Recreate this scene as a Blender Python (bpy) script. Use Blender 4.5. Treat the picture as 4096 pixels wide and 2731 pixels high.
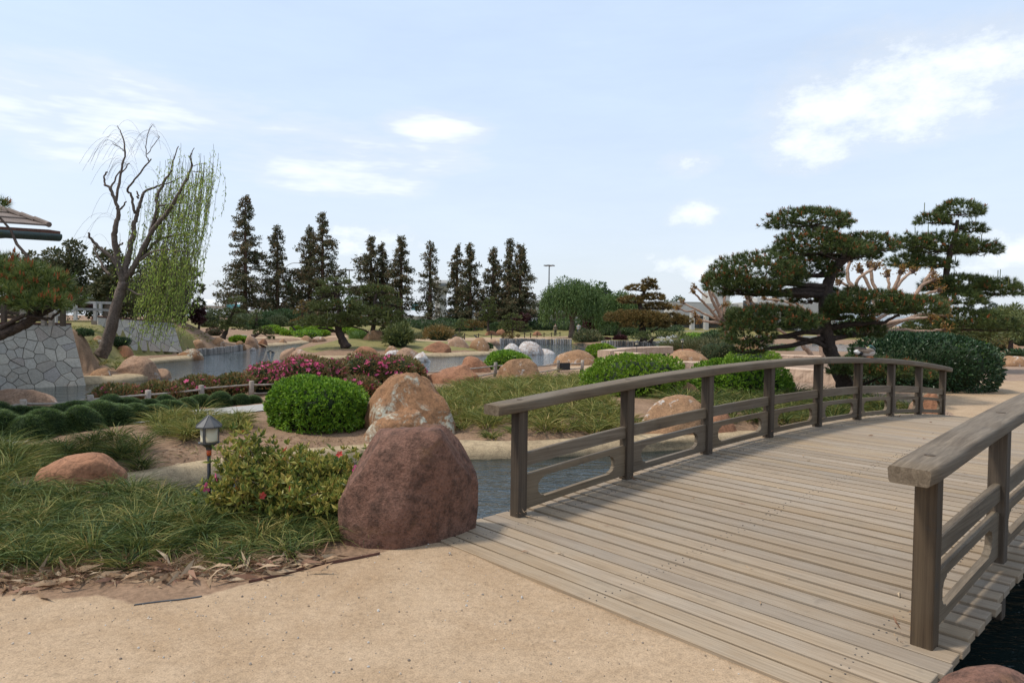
import bpy, math, random
import numpy as np
from mathutils import Matrix, Vector

for _o in list(bpy.data.objects):
    bpy.data.objects.remove(_o, do_unlink=True)
SC = bpy.context.scene
COL = SC.collection

# ------------------------------------------------------------------ camera
F = 2731.0                        # focal length in photograph pixels (24 mm on a 36 mm frame)
CAMZ = 1.6
PITCH, ROLL = math.radians(1.73), math.radians(0.75)
cam_d = bpy.data.cameras.new('camera')
cam_d.lens = 24.0
cam_d.sensor_width = 36.0
cam_d.sensor_fit = 'HORIZONTAL'
cam_d.clip_start = 0.05
cam_d.clip_end = 6000
cam = bpy.data.objects.new('camera', cam_d)
COL.objects.link(cam)
CAMR = Matrix.Rotation(math.pi / 2 - PITCH, 3, 'X') @ Matrix.Rotation(ROLL, 3, 'Z')
cam.matrix_world = Matrix.Translation((0, 0, CAMZ)) @ CAMR.to_4x4()
SC.camera = cam

# ------------------------------------------------------------------ light
SUN_AZ = math.radians(-100)       # measured from +Y towards +X: high, to the left
SUN_EL = math.radians(60)
sun_d = bpy.data.lights.new('sun', 'SUN')
sun_d.energy = 3.1
sun_d.angle = math.radians(7)
sun_d.color = (1.0, 0.93, 0.83)
sun = bpy.data.objects.new('sun', sun_d)
COL.objects.link(sun)
_sd = Vector((math.sin(SUN_AZ) * math.cos(SUN_EL), math.cos(SUN_AZ) * math.cos(SUN_EL), math.sin(SUN_EL)))
sun.rotation_euler = (-_sd).to_track_quat('-Z', 'Y').to_euler()

SC.view_settings.view_transform = 'Standard'
SC.view_settings.look = 'None'
SC.view_settings.gamma = 1.0
SC.view_settings.use_curve_mapping = False
SC.view_settings.exposure = 0.06
SC.cycles.use_denoising = True
SC.cycles.max_bounces = 6
SC.cycles.diffuse_bounces = 3
SC.cycles.glossy_bounces = 3
SC.cycles.transmission_bounces = 4
SC.cycles.transparent_max_bounces = 8
SC.cycles.sample_clamp_indirect = 6.0


# ------------------------------------------------------------------ node helper
class NT:
    def __init__(self, tree):
        self.t = tree
        tree.nodes.clear()

    def n(self, typ, props=None, **ins):
        nd = self.t.nodes.new(typ)
        for k, v in (props or {}).items():
            setattr(nd, k, v)
        for k, v in ins.items():
            key = k.replace('_', ' ')
            if k[0] == 'i' and k[1:].isdigit():
                sock = nd.inputs[int(k[1:])]
            else:
                sock = nd.inputs[key]
            if hasattr(v, 'is_output'):
                self.t.links.new(v, sock)
            elif hasattr(v, 'outputs'):
                self.t.links.new(v.outputs[0], sock)
            else:
                sock.default_value = v
        return nd

    def math(self, op, a, b=0.0, c=0.0, clamp=False):
        return self.n('ShaderNodeMath', {'operation': op, 'use_clamp': clamp}, i0=a, i1=b, i2=c).outputs[0]

    def vmath(self, op, a, b=(0, 0, 0)):
        return self.n('ShaderNodeVectorMath', {'operation': op}, i0=a, i1=b)

    def ramp(self, fac, stops, interp='LINEAR'):
        nd = self.n('ShaderNodeValToRGB', None, Fac=fac)
        cr = nd.color_ramp
        cr.interpolation = interp
        while len(cr.elements) < len(stops):
            cr.elements.new(0.5)
        for e, (p, c) in zip(cr.elements, stops):
            e.position = p
            if not hasattr(c, '__len__'):
                c = (c, c, c)
            e.color = (c[0], c[1], c[2], 1)
        return nd.outputs[0]

    def mix(self, fac, a, b, mode='MIX'):
        nd = self.n('ShaderNodeMix', {'data_type': 'RGBA', 'blend_type': mode})
        for idx, v in ((0, fac), (6, a), (7, b)):
            s = nd.inputs[idx]
            if hasattr(v, 'is_output'):
                self.t.links.new(v, s)
            elif hasattr(v, '__len__'):
                s.default_value = (v[0], v[1], v[2], 1)
            else:
                s.default_value = v
        return nd.outputs[2]

    def noise(self, vec, scale, detail=4, rough=0.55, dist=0.0):
        nd = self.n('ShaderNodeTexNoise', None, Scale=scale, Detail=detail, Roughness=rough, Distortion=dist)
        if vec is not None:
            self.t.links.new(vec, nd.inputs['Vector'])
        return nd.outputs[0]

    def maprange(self, v, a, b, c=0.0, d=1.0, smooth=False):
        nd = self.n('ShaderNodeMapRange', {'interpolation_type': 'SMOOTHSTEP' if smooth else 'LINEAR', 'clamp': True})
        for i, x in enumerate((v, a, b, c, d)):
            if hasattr(x, 'is_output'):
                self.t.links.new(x, nd.inputs[i])
            else:
                nd.inputs[i].default_value = x
        return nd.outputs[0]

    def bump(self, h, strength=0.4, dist=0.02):
        return self.n('ShaderNodeBump', None, Height=h, Strength=strength, Distance=dist).outputs[0]


# ------------------------------------------------------------------ sky
world = bpy.data.worlds.new('World')
SC.world = world
world.use_nodes = True
W = NT(world.node_tree)
world.cycles.sampling_method = 'MANUAL'
world.cycles.sample_map_resolution = 256
sky = W.n('ShaderNodeTexSky', {'sky_type': 'NISHITA', 'sun_disc': False, 'sun_elevation': SUN_EL,
                               'sun_rotation': SUN_AZ, 'altitude': 200.0, 'air_density': 1.0,
                               'dust_density': 3.0, 'ozone_density': 1.0})
tc = W.n('ShaderNodeTexCoord')
sp = W.n('ShaderNodeSeparateXYZ', None, Vector=tc.outputs['Generated'])
dx, dy, dz = sp.outputs
az = W.math('ARCTAN2', dx, dy)
el = W.math('ARCSINE', dz)
azel = W.n('ShaderNodeCombineXYZ', None, X=az, Y=el, Z=0.0).outputs[0]


def noise2(scale, detail, rough):
    nd = W.n('ShaderNodeTexNoise', {'noise_dimensions': '2D'}, Vector=W.vmath('MULTIPLY', azel, scale).outputs[0], Scale=1.0, Detail=detail, Roughness=rough)
    return nd.outputs[0]


n_puff = noise2((9.0, 17.0, 1), 6, 0.66)
n_wisp = noise2((4.0, 19.0, 1), 4, 0.62)


def blob(px, py, rx, ry, gain):
    """a cloud bank in the sky, by its bearing and height"""
    d = CAMR @ Vector(((px - 2048) / F, -(py - 1365.5) / F, -1))
    c = (math.atan2(d.x, d.y), math.asin(d.z / d.length), 0)
    q = W.n('ShaderNodeVectorMath', {'operation': 'MULTIPLY_ADD'}, i0=azel, i1=(F / rx, F / ry, 0), i2=(-c[0] * F / rx, -c[1] * F / ry, 0)).outputs[0]
    r2 = W.n('ShaderNodeVectorMath', {'operation': 'DOT_PRODUCT'}, i0=q, i1=q).outputs['Value']
    return W.math('MULTIPLY_ADD', r2, -gain, gain)


def bank(lst):
    c = None
    for a_ in lst:
        b_ = blob(*a_)
        c = b_ if c is None else W.math('MAXIMUM', c, b_)
    return W.math('MAXIMUM', c, 0.0)


puff = bank([(3560, 400, 640, 290, 1.25), (3240, 590, 330, 150, 1.2), (3900, 260, 400, 210, 1.2), (2770, 865, 210, 90, 1.3), (2720, 660, 230, 90, 0.9),
             (1480, 960, 400, 160, 1.05), (2950, 1080, 900, 170, 0.95), (3980, 1030, 320, 190, 1.15), (2450, 980, 170, 60, 0.6)])
wisp = bank([(380, 470, 950, 260, 1.05), (1300, 640, 850, 220, 1.05), (1730, 520, 330, 100, 1.1)])
puff = W.maprange(W.math('MULTIPLY_ADD', W.math('SUBTRACT', n_puff, 0.5), 1.35, puff), 0.05, 1.5, 0.0, 0.95, True)
wisp = W.maprange(W.math('MULTIPLY_ADD', W.math('SUBTRACT', n_wisp, 0.5), 1.7, wisp), 0.1, 1.4, 0.0, 0.9, True)
white = W.math('MAXIMUM', W.math('MAXIMUM', puff, wisp), W.maprange(el, -0.02, 0.40, 0.66, 0.04, True))
fac = W.math('MAXIMUM', white, W.math('MULTIPLY_ADD', n_wisp, 0.12, 0.56))       # a thin bright veil over the whole sky
col = W.mix(white, (0.64, 0.775, 0.965), (0.82, 0.85, 0.88))
bg_sky = W.n('ShaderNodeBackground', None, Color=sky.outputs[0], Strength=0.13)
bg_cl = W.n('ShaderNodeBackground', None, Color=col, Strength=1.33)
mixs = W.n('ShaderNodeMixShader', None, i0=fac, i1=bg_sky, i2=bg_cl)
W.n('ShaderNodeOutputWorld', None, Surface=mixs)


# ------------------------------------------------------------------ geometry helpers
rng = np.random.default_rng(7)
random.seed(7)


def ray(u, v):
    d = CAMR @ Vector(((u - 2048) / F, -(v - 1365.5) / F, -1))
    return d / d.y


def at(u, v, Y):
    """the point seen at photograph pixel (u, v) that stands Y metres ahead"""
    d = ray(u, v)
    return np.array((d.x * Y, Y, CAMZ + d.z * Y))


def on_z(u, v, z):
    d = ray(u, v)
    t = (z - CAMZ) / d.z
    return np.array((d.x * t, t, z))


def make_mesh(name, V, F_, smooth=False):
    """V (n,3); F_ an index array (m,k) or a list of such arrays"""
    if isinstance(F_, np.ndarray):
        F_ = [F_]
    F_ = [np.asarray(f, dtype=np.int32) for f in F_ if len(f)]
    me = bpy.data.meshes.new(name)
    V = np.ascontiguousarray(V, dtype=np.float32)
    me.vertices.add(len(V))
    me.vertices.foreach_set('co', V.ravel())
    idx = np.concatenate([f.ravel() for f in F_])
    cnt = np.concatenate([np.full(len(f), f.shape[1], dtype=np.int32) for f in F_])
    start = np.concatenate([[0], np.cumsum(cnt)[:-1]]).astype(np.int32)
    me.loops.add(len(idx))
    me.loops.foreach_set('vertex_index', idx)
    me.polygons.add(len(cnt))
    me.polygons.foreach_set('loop_start', start)
    me.polygons.foreach_set('loop_total', cnt)
    me.polygons.foreach_set('use_smooth', np.full(len(cnt), bool(smooth)))
    me.update(calc_edges=True)
    return me


def obj(name, data, mat=None, parent=None, label=None, cat=None, group=None, kind=None, loc=None, rotz=None):
    o = bpy.data.objects.new(name, data)
    COL.objects.link(o)
    if mat is not None and data is not None and not data.materials:
        data.materials.append(mat)
    if parent is not None:
        o.parent = parent
    if label:
        o['label'] = label
    if cat:
        o['category'] = cat
    if group:
        o['group'] = group
    if kind:
        o['kind'] = kind
    if loc is not None:
        o.location = Vector([float(c) for c in loc])
    if rotz is not None:
        o.rotation_euler = (0, 0, rotz)
    return o


def mobj(name, V, F_, mat, smooth=False, **kw):
    return obj(name, make_mesh(name, V, F_, smooth), mat, **kw)


def thing(name, label, cat, loc=(0, 0, 0), rotz=0.0, group=None, kind=None):
    return obj(name, None, None, None, label, cat, group, kind, loc, rotz)


def join(parts):
    """parts: list of (V, [F...]) -> V, [F...]"""
    Vs, by = [], {}
    off = 0
    for V, Fs in parts:
        if isinstance(Fs, np.ndarray):
            Fs = [Fs]
        Vs.append(np.asarray(V, float))
        for f in Fs:
            f = np.asarray(f)
            if len(f):
                by.setdefault(f.shape[1], []).append(f + off)
        off += len(V)
    return np.concatenate(Vs), [np.concatenate(v) for v in by.values()]


def nrm(a):
    a = np.asarray(a, float)
    return a / np.maximum(np.linalg.norm(a, axis=-1, keepdims=True), 1e-9)


def tube(P, R, n=8, cap=True, wob=0.0, seed=0):
    """a tapering limb along the points P with radii R"""
    P = np.asarray(P, float)
    m = len(P)
    R = np.broadcast_to(np.asarray(R, float), (m,)) if np.ndim(R) < 1 or len(np.atleast_1d(R)) == 1 else np.asarray(R, float)
    T = nrm(np.gradient(P, axis=0))
    ref = np.array((0.13, 0.97, 0.2))
    A = nrm(np.cross(T, ref))
    B = np.cross(T, A)
    a = np.linspace(0, 2 * np.pi, n, endpoint=False)
    rr = R[:, None] * np.ones((1, n))
    if wob:
        r_ = np.random.default_rng(seed)
        rr = rr * (1 + wob * (r_.random((m, n)) - 0.5) + wob * np.sin(a * 3 + np.arange(m)[:, None] * 0.3) * 0.4)
    V = P[:, None, :] + rr[:, :, None] * (np.cos(a)[None, :, None] * A[:, None, :] + np.sin(a)[None, :, None] * B[:, None, :])
    V = V.reshape(-1, 3)
    i = np.arange(m - 1)[:, None] * n
    j = np.arange(n)[None, :]
    k = (j + 1) % n
    Fq = np.stack([i + j, i + k, i + n + k, i + n + j], -1).reshape(-1, 4)
    if not cap:
        return V, [Fq]
    V = np.concatenate([V, P[:1], P[-1:]])
    c0, c1 = m * n, m * n + 1
    jj = np.arange(n)
    Ft = np.concatenate([np.stack([np.full(n, c0), (jj + 1) % n, jj], -1),
                         np.stack([np.full(n, c1), (m - 1) * n + jj, (m - 1) * n + (jj + 1) % n], -1)])
    return V, [Fq, Ft]


def smooth_line(P, sub=4):
    """Catmull-Rom through the points"""
    P = np.asarray(P, float)
    if len(P) < 3:
        t = np.linspace(0, 1, sub + 1)[:, None]
        return P[0] + (P[-1] - P[0]) * t
    Q = np.concatenate([[2 * P[0] - P[1]], P, [2 * P[-1] - P[-2]]])
    out = []
    for i in range(1, len(Q) - 2):
        p0, p1, p2, p3 = Q[i - 1:i + 3]
        for t in np.linspace(0, 1, sub, endpoint=False):
            out.append(0.5 * ((2 * p1) + (-p0 + p2) * t + (2 * p0 - 5 * p1 + 4 * p2 - p3) * t * t + (-p0 + 3 * p1 - 3 * p2 + p3) * t ** 3))
    out.append(P[-1])
    return np.array(out)


def limb(P, r0, r1, n=7, sub=4, wob=0.25, seed=0, jit=0.0):
    Q = smooth_line(P, sub)
    if jit:
        r_ = np.random.default_rng(seed + 5)
        Q[1:-1] += r_.normal(0, jit, (len(Q) - 2, 3))
    s = np.linspace(0, 1, len(Q))
    return tube(Q, r0 + (r1 - r0) * s ** 0.85, n, True, wob, seed)


def box(x0, x1, y0, y1, z0, z1):
    V = np.array([(x, y, z) for z in (z0, z1) for y in (y0, y1) for x in (x0, x1)], float)
    Fq = np.array([(0, 2, 3, 1), (4, 5, 7, 6), (0, 1, 5, 4), (2, 6, 7, 3), (0, 4, 6, 2), (1, 3, 7, 5)])
    return V, [Fq]


def bevel_box(x0, x1, y0, y1, z0, z1, b):
    """a box with chamfered edges"""
    V = []
    for sx in (0, 1):
        for sy in (0, 1):
            for sz in (0, 1):
                x, y, z = (x0, x1)[sx], (y0, y1)[sy], (z0, z1)[sz]
                dx_, dy_, dz_ = (b, -b)[sx], (b, -b)[sy], (b, -b)[sz]
                V += [(x, y + dy_, z + dz_), (x + dx_, y, z + dz_), (x + dx_, y + dy_, z)]
    c = lambda sx, sy, sz, k: (sx * 4 + sy * 2 + sz) * 3 + k
    Q, T = [], []
    for s in (0, 1):
        q = [c(s, 0, 0, 0), c(s, 1, 0, 0), c(s, 1, 1, 0), c(s, 0, 1, 0)]
        Q.append(q if s else q[::-1])
        q = [c(0, s, 0, 1), c(0, s, 1, 1), c(1, s, 1, 1), c(1, s, 0, 1)]
        Q.append(q if s else q[::-1])
        q = [c(0, 0, s, 2), c(1, 0, s, 2), c(1, 1, s, 2), c(0, 1, s, 2)]
        Q.append(q if s else q[::-1])
    for s in (0, 1):
        for t in (0, 1):
            f = (s == t)
            q = [c(s, t, 0, 0), c(s, t, 0, 1), c(s, t, 1, 1), c(s, t, 1, 0)]
            Q.append(q if f else q[::-1])
            q = [c(s, 0, t, 0), c(s, 0, t, 2), c(s, 1, t, 2), c(s, 1, t, 0)]
            Q.append(q[::-1] if f else q)
            q = [c(0, s, t, 1), c(0, s, t, 2), c(1, s, t, 2), c(1, s, t, 1)]
            Q.append(q if f else q[::-1])
    for sx in (0, 1):
        for sy in (0, 1):
            for sz in (0, 1):
                t = [c(sx, sy, sz, 0), c(sx, sy, sz, 1), c(sx, sy, sz, 2)]
                T.append(t if (sx + sy + sz) % 2 else t[::-1])
    return np.array(V, float), [np.array(Q), np.array(T)]


def lathe(prof, n=12, square=False):
    """revolve (r, z) pairs"""
    a = np.linspace(0, 2 * np.pi, n, endpoint=False)
    V = np.concatenate([np.stack([r * np.cos(a), r * np.sin(a), np.full(n, z)], -1) for r, z in prof])
    m = len(prof)
    i = np.arange(m - 1)[:, None] * n
    j = np.arange(n)[None, :]
    k = (j + 1) % n
    return V, [np.stack([i + j, i + k, i + n + k, i + n + j], -1).reshape(-1, 4)]


_ico = {}


def icosphere(sub):
    if sub in _ico:
        return _ico[sub]
    t = (1 + 5 ** 0.5) / 2
    V = nrm(np.array([(-1, t, 0), (1, t, 0), (-1, -t, 0), (1, -t, 0), (0, -1, t), (0, 1, t), (0, -1, -t), (0, 1, -t), (t, 0, -1), (t, 0, 1), (-t, 0, -1), (-t, 0, 1)], float))
    Fs = np.array([(0, 11, 5), (0, 5, 1), (0, 1, 7), (0, 7, 10), (0, 10, 11), (1, 5, 9), (5, 11, 4), (11, 10, 2), (10, 7, 6), (7, 1, 8), (3, 9, 4), (3, 4, 2), (3, 2, 6), (3, 6, 8), (3, 8, 9), (4, 9, 5), (2, 4, 11), (6, 2, 10), (8, 6, 7), (9, 8, 1)])
    for _ in range(sub):
        e = np.concatenate([Fs[:, [0, 1]], Fs[:, [1, 2]], Fs[:, [2, 0]]])
        e.sort(axis=1)
        u, inv = np.unique(e, axis=0, return_inverse=True)
        inv = inv.ravel()
        mid = nrm(V[u].mean(axis=1))
        off = len(V)
        V = np.concatenate([V, mid])
        m = len(Fs)
        a, b, c = inv[:m] + off, inv[m:2 * m] + off, inv[2 * m:] + off
        Fs = np.concatenate([np.stack([Fs[:, 0], a, c], -1), np.stack([Fs[:, 1], b, a], -1), np.stack([Fs[:, 2], c, b], -1), np.stack([a, b, c], -1)])
    _ico[sub] = (V, Fs)
    return V, Fs


def vnoise(P, seed=0, octaves=3, freq=1.0):
    """cheap smooth noise: sums of sines in random directions, about -1..1"""
    r_ = np.random.default_rng(seed)
    out = np.zeros(len(P))
    amp, tot = 1.0, 0.0
    for o in range(octaves):
        for _ in range(5):
            d = nrm(r_.normal(size=P.shape[1])) * freq * (2.0 ** o) * r_.uniform(0.7, 1.4)
            out += amp * np.sin(P @ d + r_.uniform(0, 6.28)) * 0.45
        tot += amp
        amp *= 0.5
    return out / tot


def leaves(P, N, size, aspect=0.45, seed=0, up=0.3, jitter=0.6, size_var=0.35):
    """one small folded leaf (two triangles) at each point, facing roughly along N"""
    r_ = np.random.default_rng(seed)
    n = len(P)
    D = nrm(N + r_.normal(0, jitter, (n, 3)) + np.array((0, 0, up)))
    S = nrm(np.cross(D, r_.normal(size=(n, 3))))
    L = size * (1 + size_var * (r_.random(n) * 2 - 1))[:, None]
    w = L * aspect * 0.5
    K = np.cross(D, S) * L * 0.12
    V = np.stack([P, P + D * L * 0.5 + S * w + K, P + D * L, P + D * L * 0.5 - S * w + K], 1).reshape(-1, 3)
    b = np.arange(n)[:, None] * 4
    return V, [b + np.array([[0, 1, 2, 3]])]


def blades(P, D, length, width, bend=0.6, seed=0, seg=2, side=None, face=None):
    """grass blades: ribbons that start along D and bend over"""
    r_ = np.random.default_rng(seed)
    n = len(P)
    L = np.broadcast_to(length, (n,))[:, None]
    Wd = np.broadcast_to(width, (n,))[:, None]
    D = nrm(D)
    hor = D * np.array((1, 1, 0)) + r_.normal(0, 0.15, (n, 3)) * np.array((1, 1, 0))
    hor = nrm(hor)
    S = np.stack([-hor[:, 1], hor[:, 0], np.zeros(n)], -1)
    if face is not None:
        S = nrm(nrm(np.cross(D, face - P) + 1e-5) * 0.35 + S * 0.5 + r_.normal(0, 0.35, (n, 3)))
    bd = (bend * (0.6 + 0.8 * r_.random(n)))[:, None]
    rows = []
    for k in range(seg + 1):
        t = k / seg
        C = P + D * L * t + (hor * 0.55 - np.array((0, 0, 1)) * 0.45) * L * bd * t * t
        w = Wd * (1 - t) ** 0.7 * 0.5
        if k < seg:
            rows += [C - S * w, C + S * w]
        else:
            rows += [C]
    m = 2 * seg + 1
    V = np.stack(rows, 1).reshape(-1, 3)
    b = np.arange(n)[:, None] * m
    Q = [b + np.array([[2 * k, 2 * k + 1, 2 * k + 3, 2 * k + 2]]) for k in range(seg - 1)]
    T = b + np.array([[2 * seg - 2, 2 * seg - 1, 2 * seg]])
    out = [T]
    if Q:
        out.append(np.concatenate(Q))
    return V, out
# ------------------------------------------------------------------ materials
def new_mat(name):
    m = bpy.data.materials.new(name)
    m.use_nodes = True
    return m, NT(m.node_tree)


def finish(nt, color, rough=0.7, normal=None, spec=0.3, **kw):
    p = nt.n('ShaderNodeBsdfPrincipled', None, Roughness=rough)
    p.inputs['Specular IOR Level'].default_value = spec
    if hasattr(color, 'is_output'):
        nt.t.links.new(color, p.inputs['Base Color'])
    else:
        p.inputs['Base Color'].default_value = (*color, 1)
    if normal is not None:
        nt.t.links.new(normal, p.inputs['Normal'])
    for k, v in kw.items():
        p.inputs[k.replace('_', ' ')].default_value = v
    nt.n('ShaderNodeOutputMaterial', None, Surface=p)
    return p


def plain(name, color, rough=0.6, var=0.12, scale=6.0, bump=0.0, spec=0.3, metallic=0.0):
    m, t = new_mat(name)
    co = t.n('ShaderNodeTexCoord').outputs['Object']
    nz = t.noise(co, scale, 5)
    c = t.mix(1.0, color, t.ramp(nz, [(0.25, 1 - var), (0.75, 1 + var)]), 'MULTIPLY')
    nb = t.bump(nz, bump, 0.02) if bump else None
    finish(t, c, rough, nb, spec, Metallic=metallic)
    return m


def leaf_mat(name, cols, trans=0.25, rough=0.5, spec=0.35, big=None):
    """foliage: each leaf takes its own tone"""
    m, t = new_mat(name)
    g = t.n('ShaderNodeNewGeometry')
    stops = [(i / max(1, len(cols) - 1), c) for i, c in enumerate(cols)]
    r = g.outputs['Random Per Island']
    if big:
        co = t.n('ShaderNodeTexCoord').outputs['Object']
        nz = t.noise(co, big, 2)
        r = t.math('ADD', t.math('MULTIPLY', r, 0.72), t.math('MULTIPLY', t.math('SUBTRACT', nz, 0.38), 0.9), clamp=True)
    c = t.ramp(r, stops)
    p = t.n('ShaderNodeBsdfPrincipled', None, Roughness=rough)
    p.inputs['Specular IOR Level'].default_value = spec
    t.t.links.new(c, p.inputs['Base Color'])
    tr = t.n('ShaderNodeBsdfTranslucent', None, Color=c)
    mx = t.n('ShaderNodeMixShader', None, i0=trans, i1=p, i2=tr)
    t.n('ShaderNodeOutputMaterial', None, Surface=mx)
    return m


def rock_mat(name, a, b, dark, lichen=0.0, lich_col=(0.55, 0.56, 0.5), lich_scale=2.2, stain=0.35, scale=3.0, grain=34.0, bstr=0.55, fis=0.35, slo=0.48):
    m, t = new_mat(name)
    co = t.n('ShaderNodeTexCoord').outputs['Object']
    inf = t.n('ShaderNodeObjectInfo').outputs['Random']
    co = t.vmath('ADD', co, t.n('ShaderNodeCombineXYZ', None, X=t.math('MULTIPLY', inf, 37.0), Y=t.math('MULTIPLY', inf, 11.0), Z=0.0).outputs[0]).outputs[0]
    n1 = t.noise(co, scale, 6, 0.6, 0.4)
    n2 = t.noise(co, scale * 4.2, 6, 0.65)
    n3 = t.noise(co, grain, 4, 0.7)
    c = t.mix(t.maprange(n1, 0.32, 0.68), a, b)
    c = t.mix(t.math('MULTIPLY', t.maprange(n2, slo, slo + 0.22), stain), c, dark)
    c = t.mix(1.0, c, t.ramp(n3, [(0.28, 0.55), (0.5, 1.0), (0.72, 1.3)]), 'MULTIPLY')
    if lichen > 0:
        nl = t.noise(co, lich_scale, 7, 0.7, 0.8)
        nl2 = t.noise(co, lich_scale * 9, 3, 0.6)
        k = t.math('MULTIPLY', t.maprange(nl, 0.60 - 0.22 * lichen, 0.68 - 0.18 * lichen), t.maprange(nl2, 0.36, 0.56))
        c = t.mix(t.math('MULTIPLY', k, 0.85), c, lich_col)
    cr = t.n('ShaderNodeTexVoronoi', {'feature': 'DISTANCE_TO_EDGE'}, Scale=scale * 0.55)
    t.t.links.new(t.vmath('ADD', co, t.vmath('SCALE', t.n('ShaderNodeTexNoise', None, Vector=co, Scale=scale * 1.4).outputs[1]).outputs[0]).outputs[0], cr.inputs['Vector'])
    crack = t.maprange(cr.outputs[0], 0.0, 0.02, 0.0, 1.0)
    gate = t.maprange(t.noise(co, scale * 0.7, 2), 0.46, 0.56)
    c = t.mix(t.math('MULTIPLY', t.math('MULTIPLY', t.math('SUBTRACT', 1.0, crack), gate), fis), c, dark)
    h = t.math('ADD', t.math('ADD', t.math('MULTIPLY', n3, 0.4), n2), t.math('MULTIPLY', crack, 0.6 * fis))
    finish(t, c, 0.85, t.bump(h, bstr, 0.035), 0.25)
    return m


M = {}
# weathered timber: planks and rails, grain along the piece's own X
def wood_mat(name, a, b, grey, rough=0.75, gx=0.7, gy=26.0, rnd=1.0, stain=0.25):
    m, t = new_mat(name)
    co = t.n('ShaderNodeTexCoord').outputs['Object']
    inf = t.n('ShaderNodeObjectInfo').outputs['Random']
    off = t.n('ShaderNodeCombineXYZ', None, X=t.math('MULTIPLY', inf, 91.0), Y=t.math('MULTIPLY', inf, 17.0), Z=t.math('MULTIPLY', inf, 5.0)).outputs[0]
    cv = t.vmath('ADD', co, off).outputs[0]
    g1 = t.noise(t.vmath('MULTIPLY', cv, (gx, gy, gy)).outputs[0], 1.6, 6, 0.62, 0.6)
    g2 = t.noise(t.vmath('MULTIPLY', cv, (gx * 2.5, gy * 3.2, gy * 3.2)).outputs[0], 2.0, 4, 0.6)
    blot = t.noise(cv, 1.7, 5, 0.6)
    c = t.mix(t.maprange(g1, 0.34, 0.66), a, b)
    c = t.mix(t.math('MULTIPLY', t.maprange(blot, 0.42, 0.68), 0.55), c, grey)
    pl = t.ramp(inf, [(0.0, 1 - 0.24 * rnd), (0.5, 1.0), (1.0, 1 + 0.20 * rnd)])
    c = t.mix(1.0, c, pl, 'MULTIPLY')
    warm = t.n('ShaderNodeHueSaturation', None, Hue=0.5, Saturation=t.maprange(t.math('FRACT', t.math('MULTIPLY', inf, 7.31)), 0.0, 1.0, 0.82, 1.06), Value=1.0, Fac=1.0, Color=c).outputs[0]
    c = t.mix(1.0, warm, t.ramp(g2, [(0.3, 0.72), (0.55, 1.0), (0.8, 1.12)]), 'MULTIPLY')
    st = t.noise(cv, 5.0, 4, 0.7)
    c = t.mix(t.math('MULTIPLY', t.maprange(st, 0.60, 0.72), stain), c, (0.05, 0.045, 0.04))
    h = t.math('ADD', g1, t.math('MULTIPLY', g2, 0.5))
    finish(t, c, rough, t.bump(h, 0.35, 0.006), 0.25)
    return m


M['deck'] = wood_mat('deck_wood', (0.262, 0.188, 0.116), (0.338, 0.254, 0.167), (0.300, 0.250, 0.188), rnd=0.5)
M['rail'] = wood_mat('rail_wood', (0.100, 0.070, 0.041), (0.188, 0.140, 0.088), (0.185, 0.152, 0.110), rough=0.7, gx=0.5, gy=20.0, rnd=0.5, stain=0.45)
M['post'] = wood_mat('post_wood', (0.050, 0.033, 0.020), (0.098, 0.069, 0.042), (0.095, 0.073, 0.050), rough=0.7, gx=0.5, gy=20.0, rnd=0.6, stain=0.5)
M['bamboo'] = wood_mat('fence_wood', (0.25, 0.20, 0.15), (0.38, 0.32, 0.26), (0.36, 0.33, 0.30), gx=1.0, gy=12.0)
M['log'] = wood_mat('log_wood', (0.20, 0.17, 0.14), (0.36, 0.33, 0.30), (0.42, 0.40, 0.38), gx=9.0, gy=9.0, rnd=2.2)
M['whitewood'] = wood_mat('pale_timber', (0.40, 0.38, 0.35), (0.52, 0.50, 0.47), (0.45, 0.44, 0.42), gx=1.0, gy=8.0)
M['darkwood'] = plain('dark_timber', (0.055, 0.040, 0.030), 0.8, 0.3, 8)
M['nail'] = plain('nail_iron', (0.05, 0.045, 0.042), 0.6, 0.2, 40, spec=0.4)

M['rock_maroon'] = rock_mat('maroon_rock', (0.172, 0.086, 0.058), (0.205, 0.110, 0.078), (0.040, 0.024, 0.017), 0.34, (0.160, 0.088, 0.042), 1.0, stain=0.72, scale=3.2, grain=60, fis=0.0, slo=0.44, bstr=0.8)
M['rock_brown'] = rock_mat('brown_rock', (0.291, 0.155, 0.077), (0.231, 0.115, 0.055), (0.079, 0.046, 0.025), 0.42, (0.46, 0.47, 0.38), 1.5, stain=0.6, scale=2.2, grain=30)
M['rock_tan'] = rock_mat('tan_rock', (0.333, 0.197, 0.106), (0.268, 0.150, 0.079), (0.120, 0.071, 0.041), 0.12, (0.6, 0.6, 0.57), 3.4, stain=0.5, scale=2.0, grain=30)
M['rock_red'] = rock_mat('red_rock', (0.310, 0.150, 0.081), (0.245, 0.115, 0.062), (0.102, 0.054, 0.031), 0.0, stain=0.5, scale=2.0, grain=26)
M['rock_pink'] = rock_mat('pinkish_rock', (0.353, 0.226, 0.148), (0.281, 0.171, 0.107), (0.132, 0.085, 0.060), 0.22, (0.52, 0.48, 0.44), 1.4, stain=0.45, scale=1.6, grain=20)
M['rock_white'] = rock_mat('whitened_rock', (0.334, 0.255, 0.207), (0.290, 0.211, 0.167), (0.176, 0.132, 0.106), 1.05, (0.54, 0.53, 0.51), 0.9, stain=0.3, scale=1.4, grain=18)
M['concrete_edge'] = rock_mat('pond_edge_concrete', (0.408, 0.314, 0.192), (0.337, 0.250, 0.149), (0.143, 0.102, 0.060), 0.0, stain=0.6, scale=1.5, grain=60, bstr=0.35)
M['flag'] = None


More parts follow.
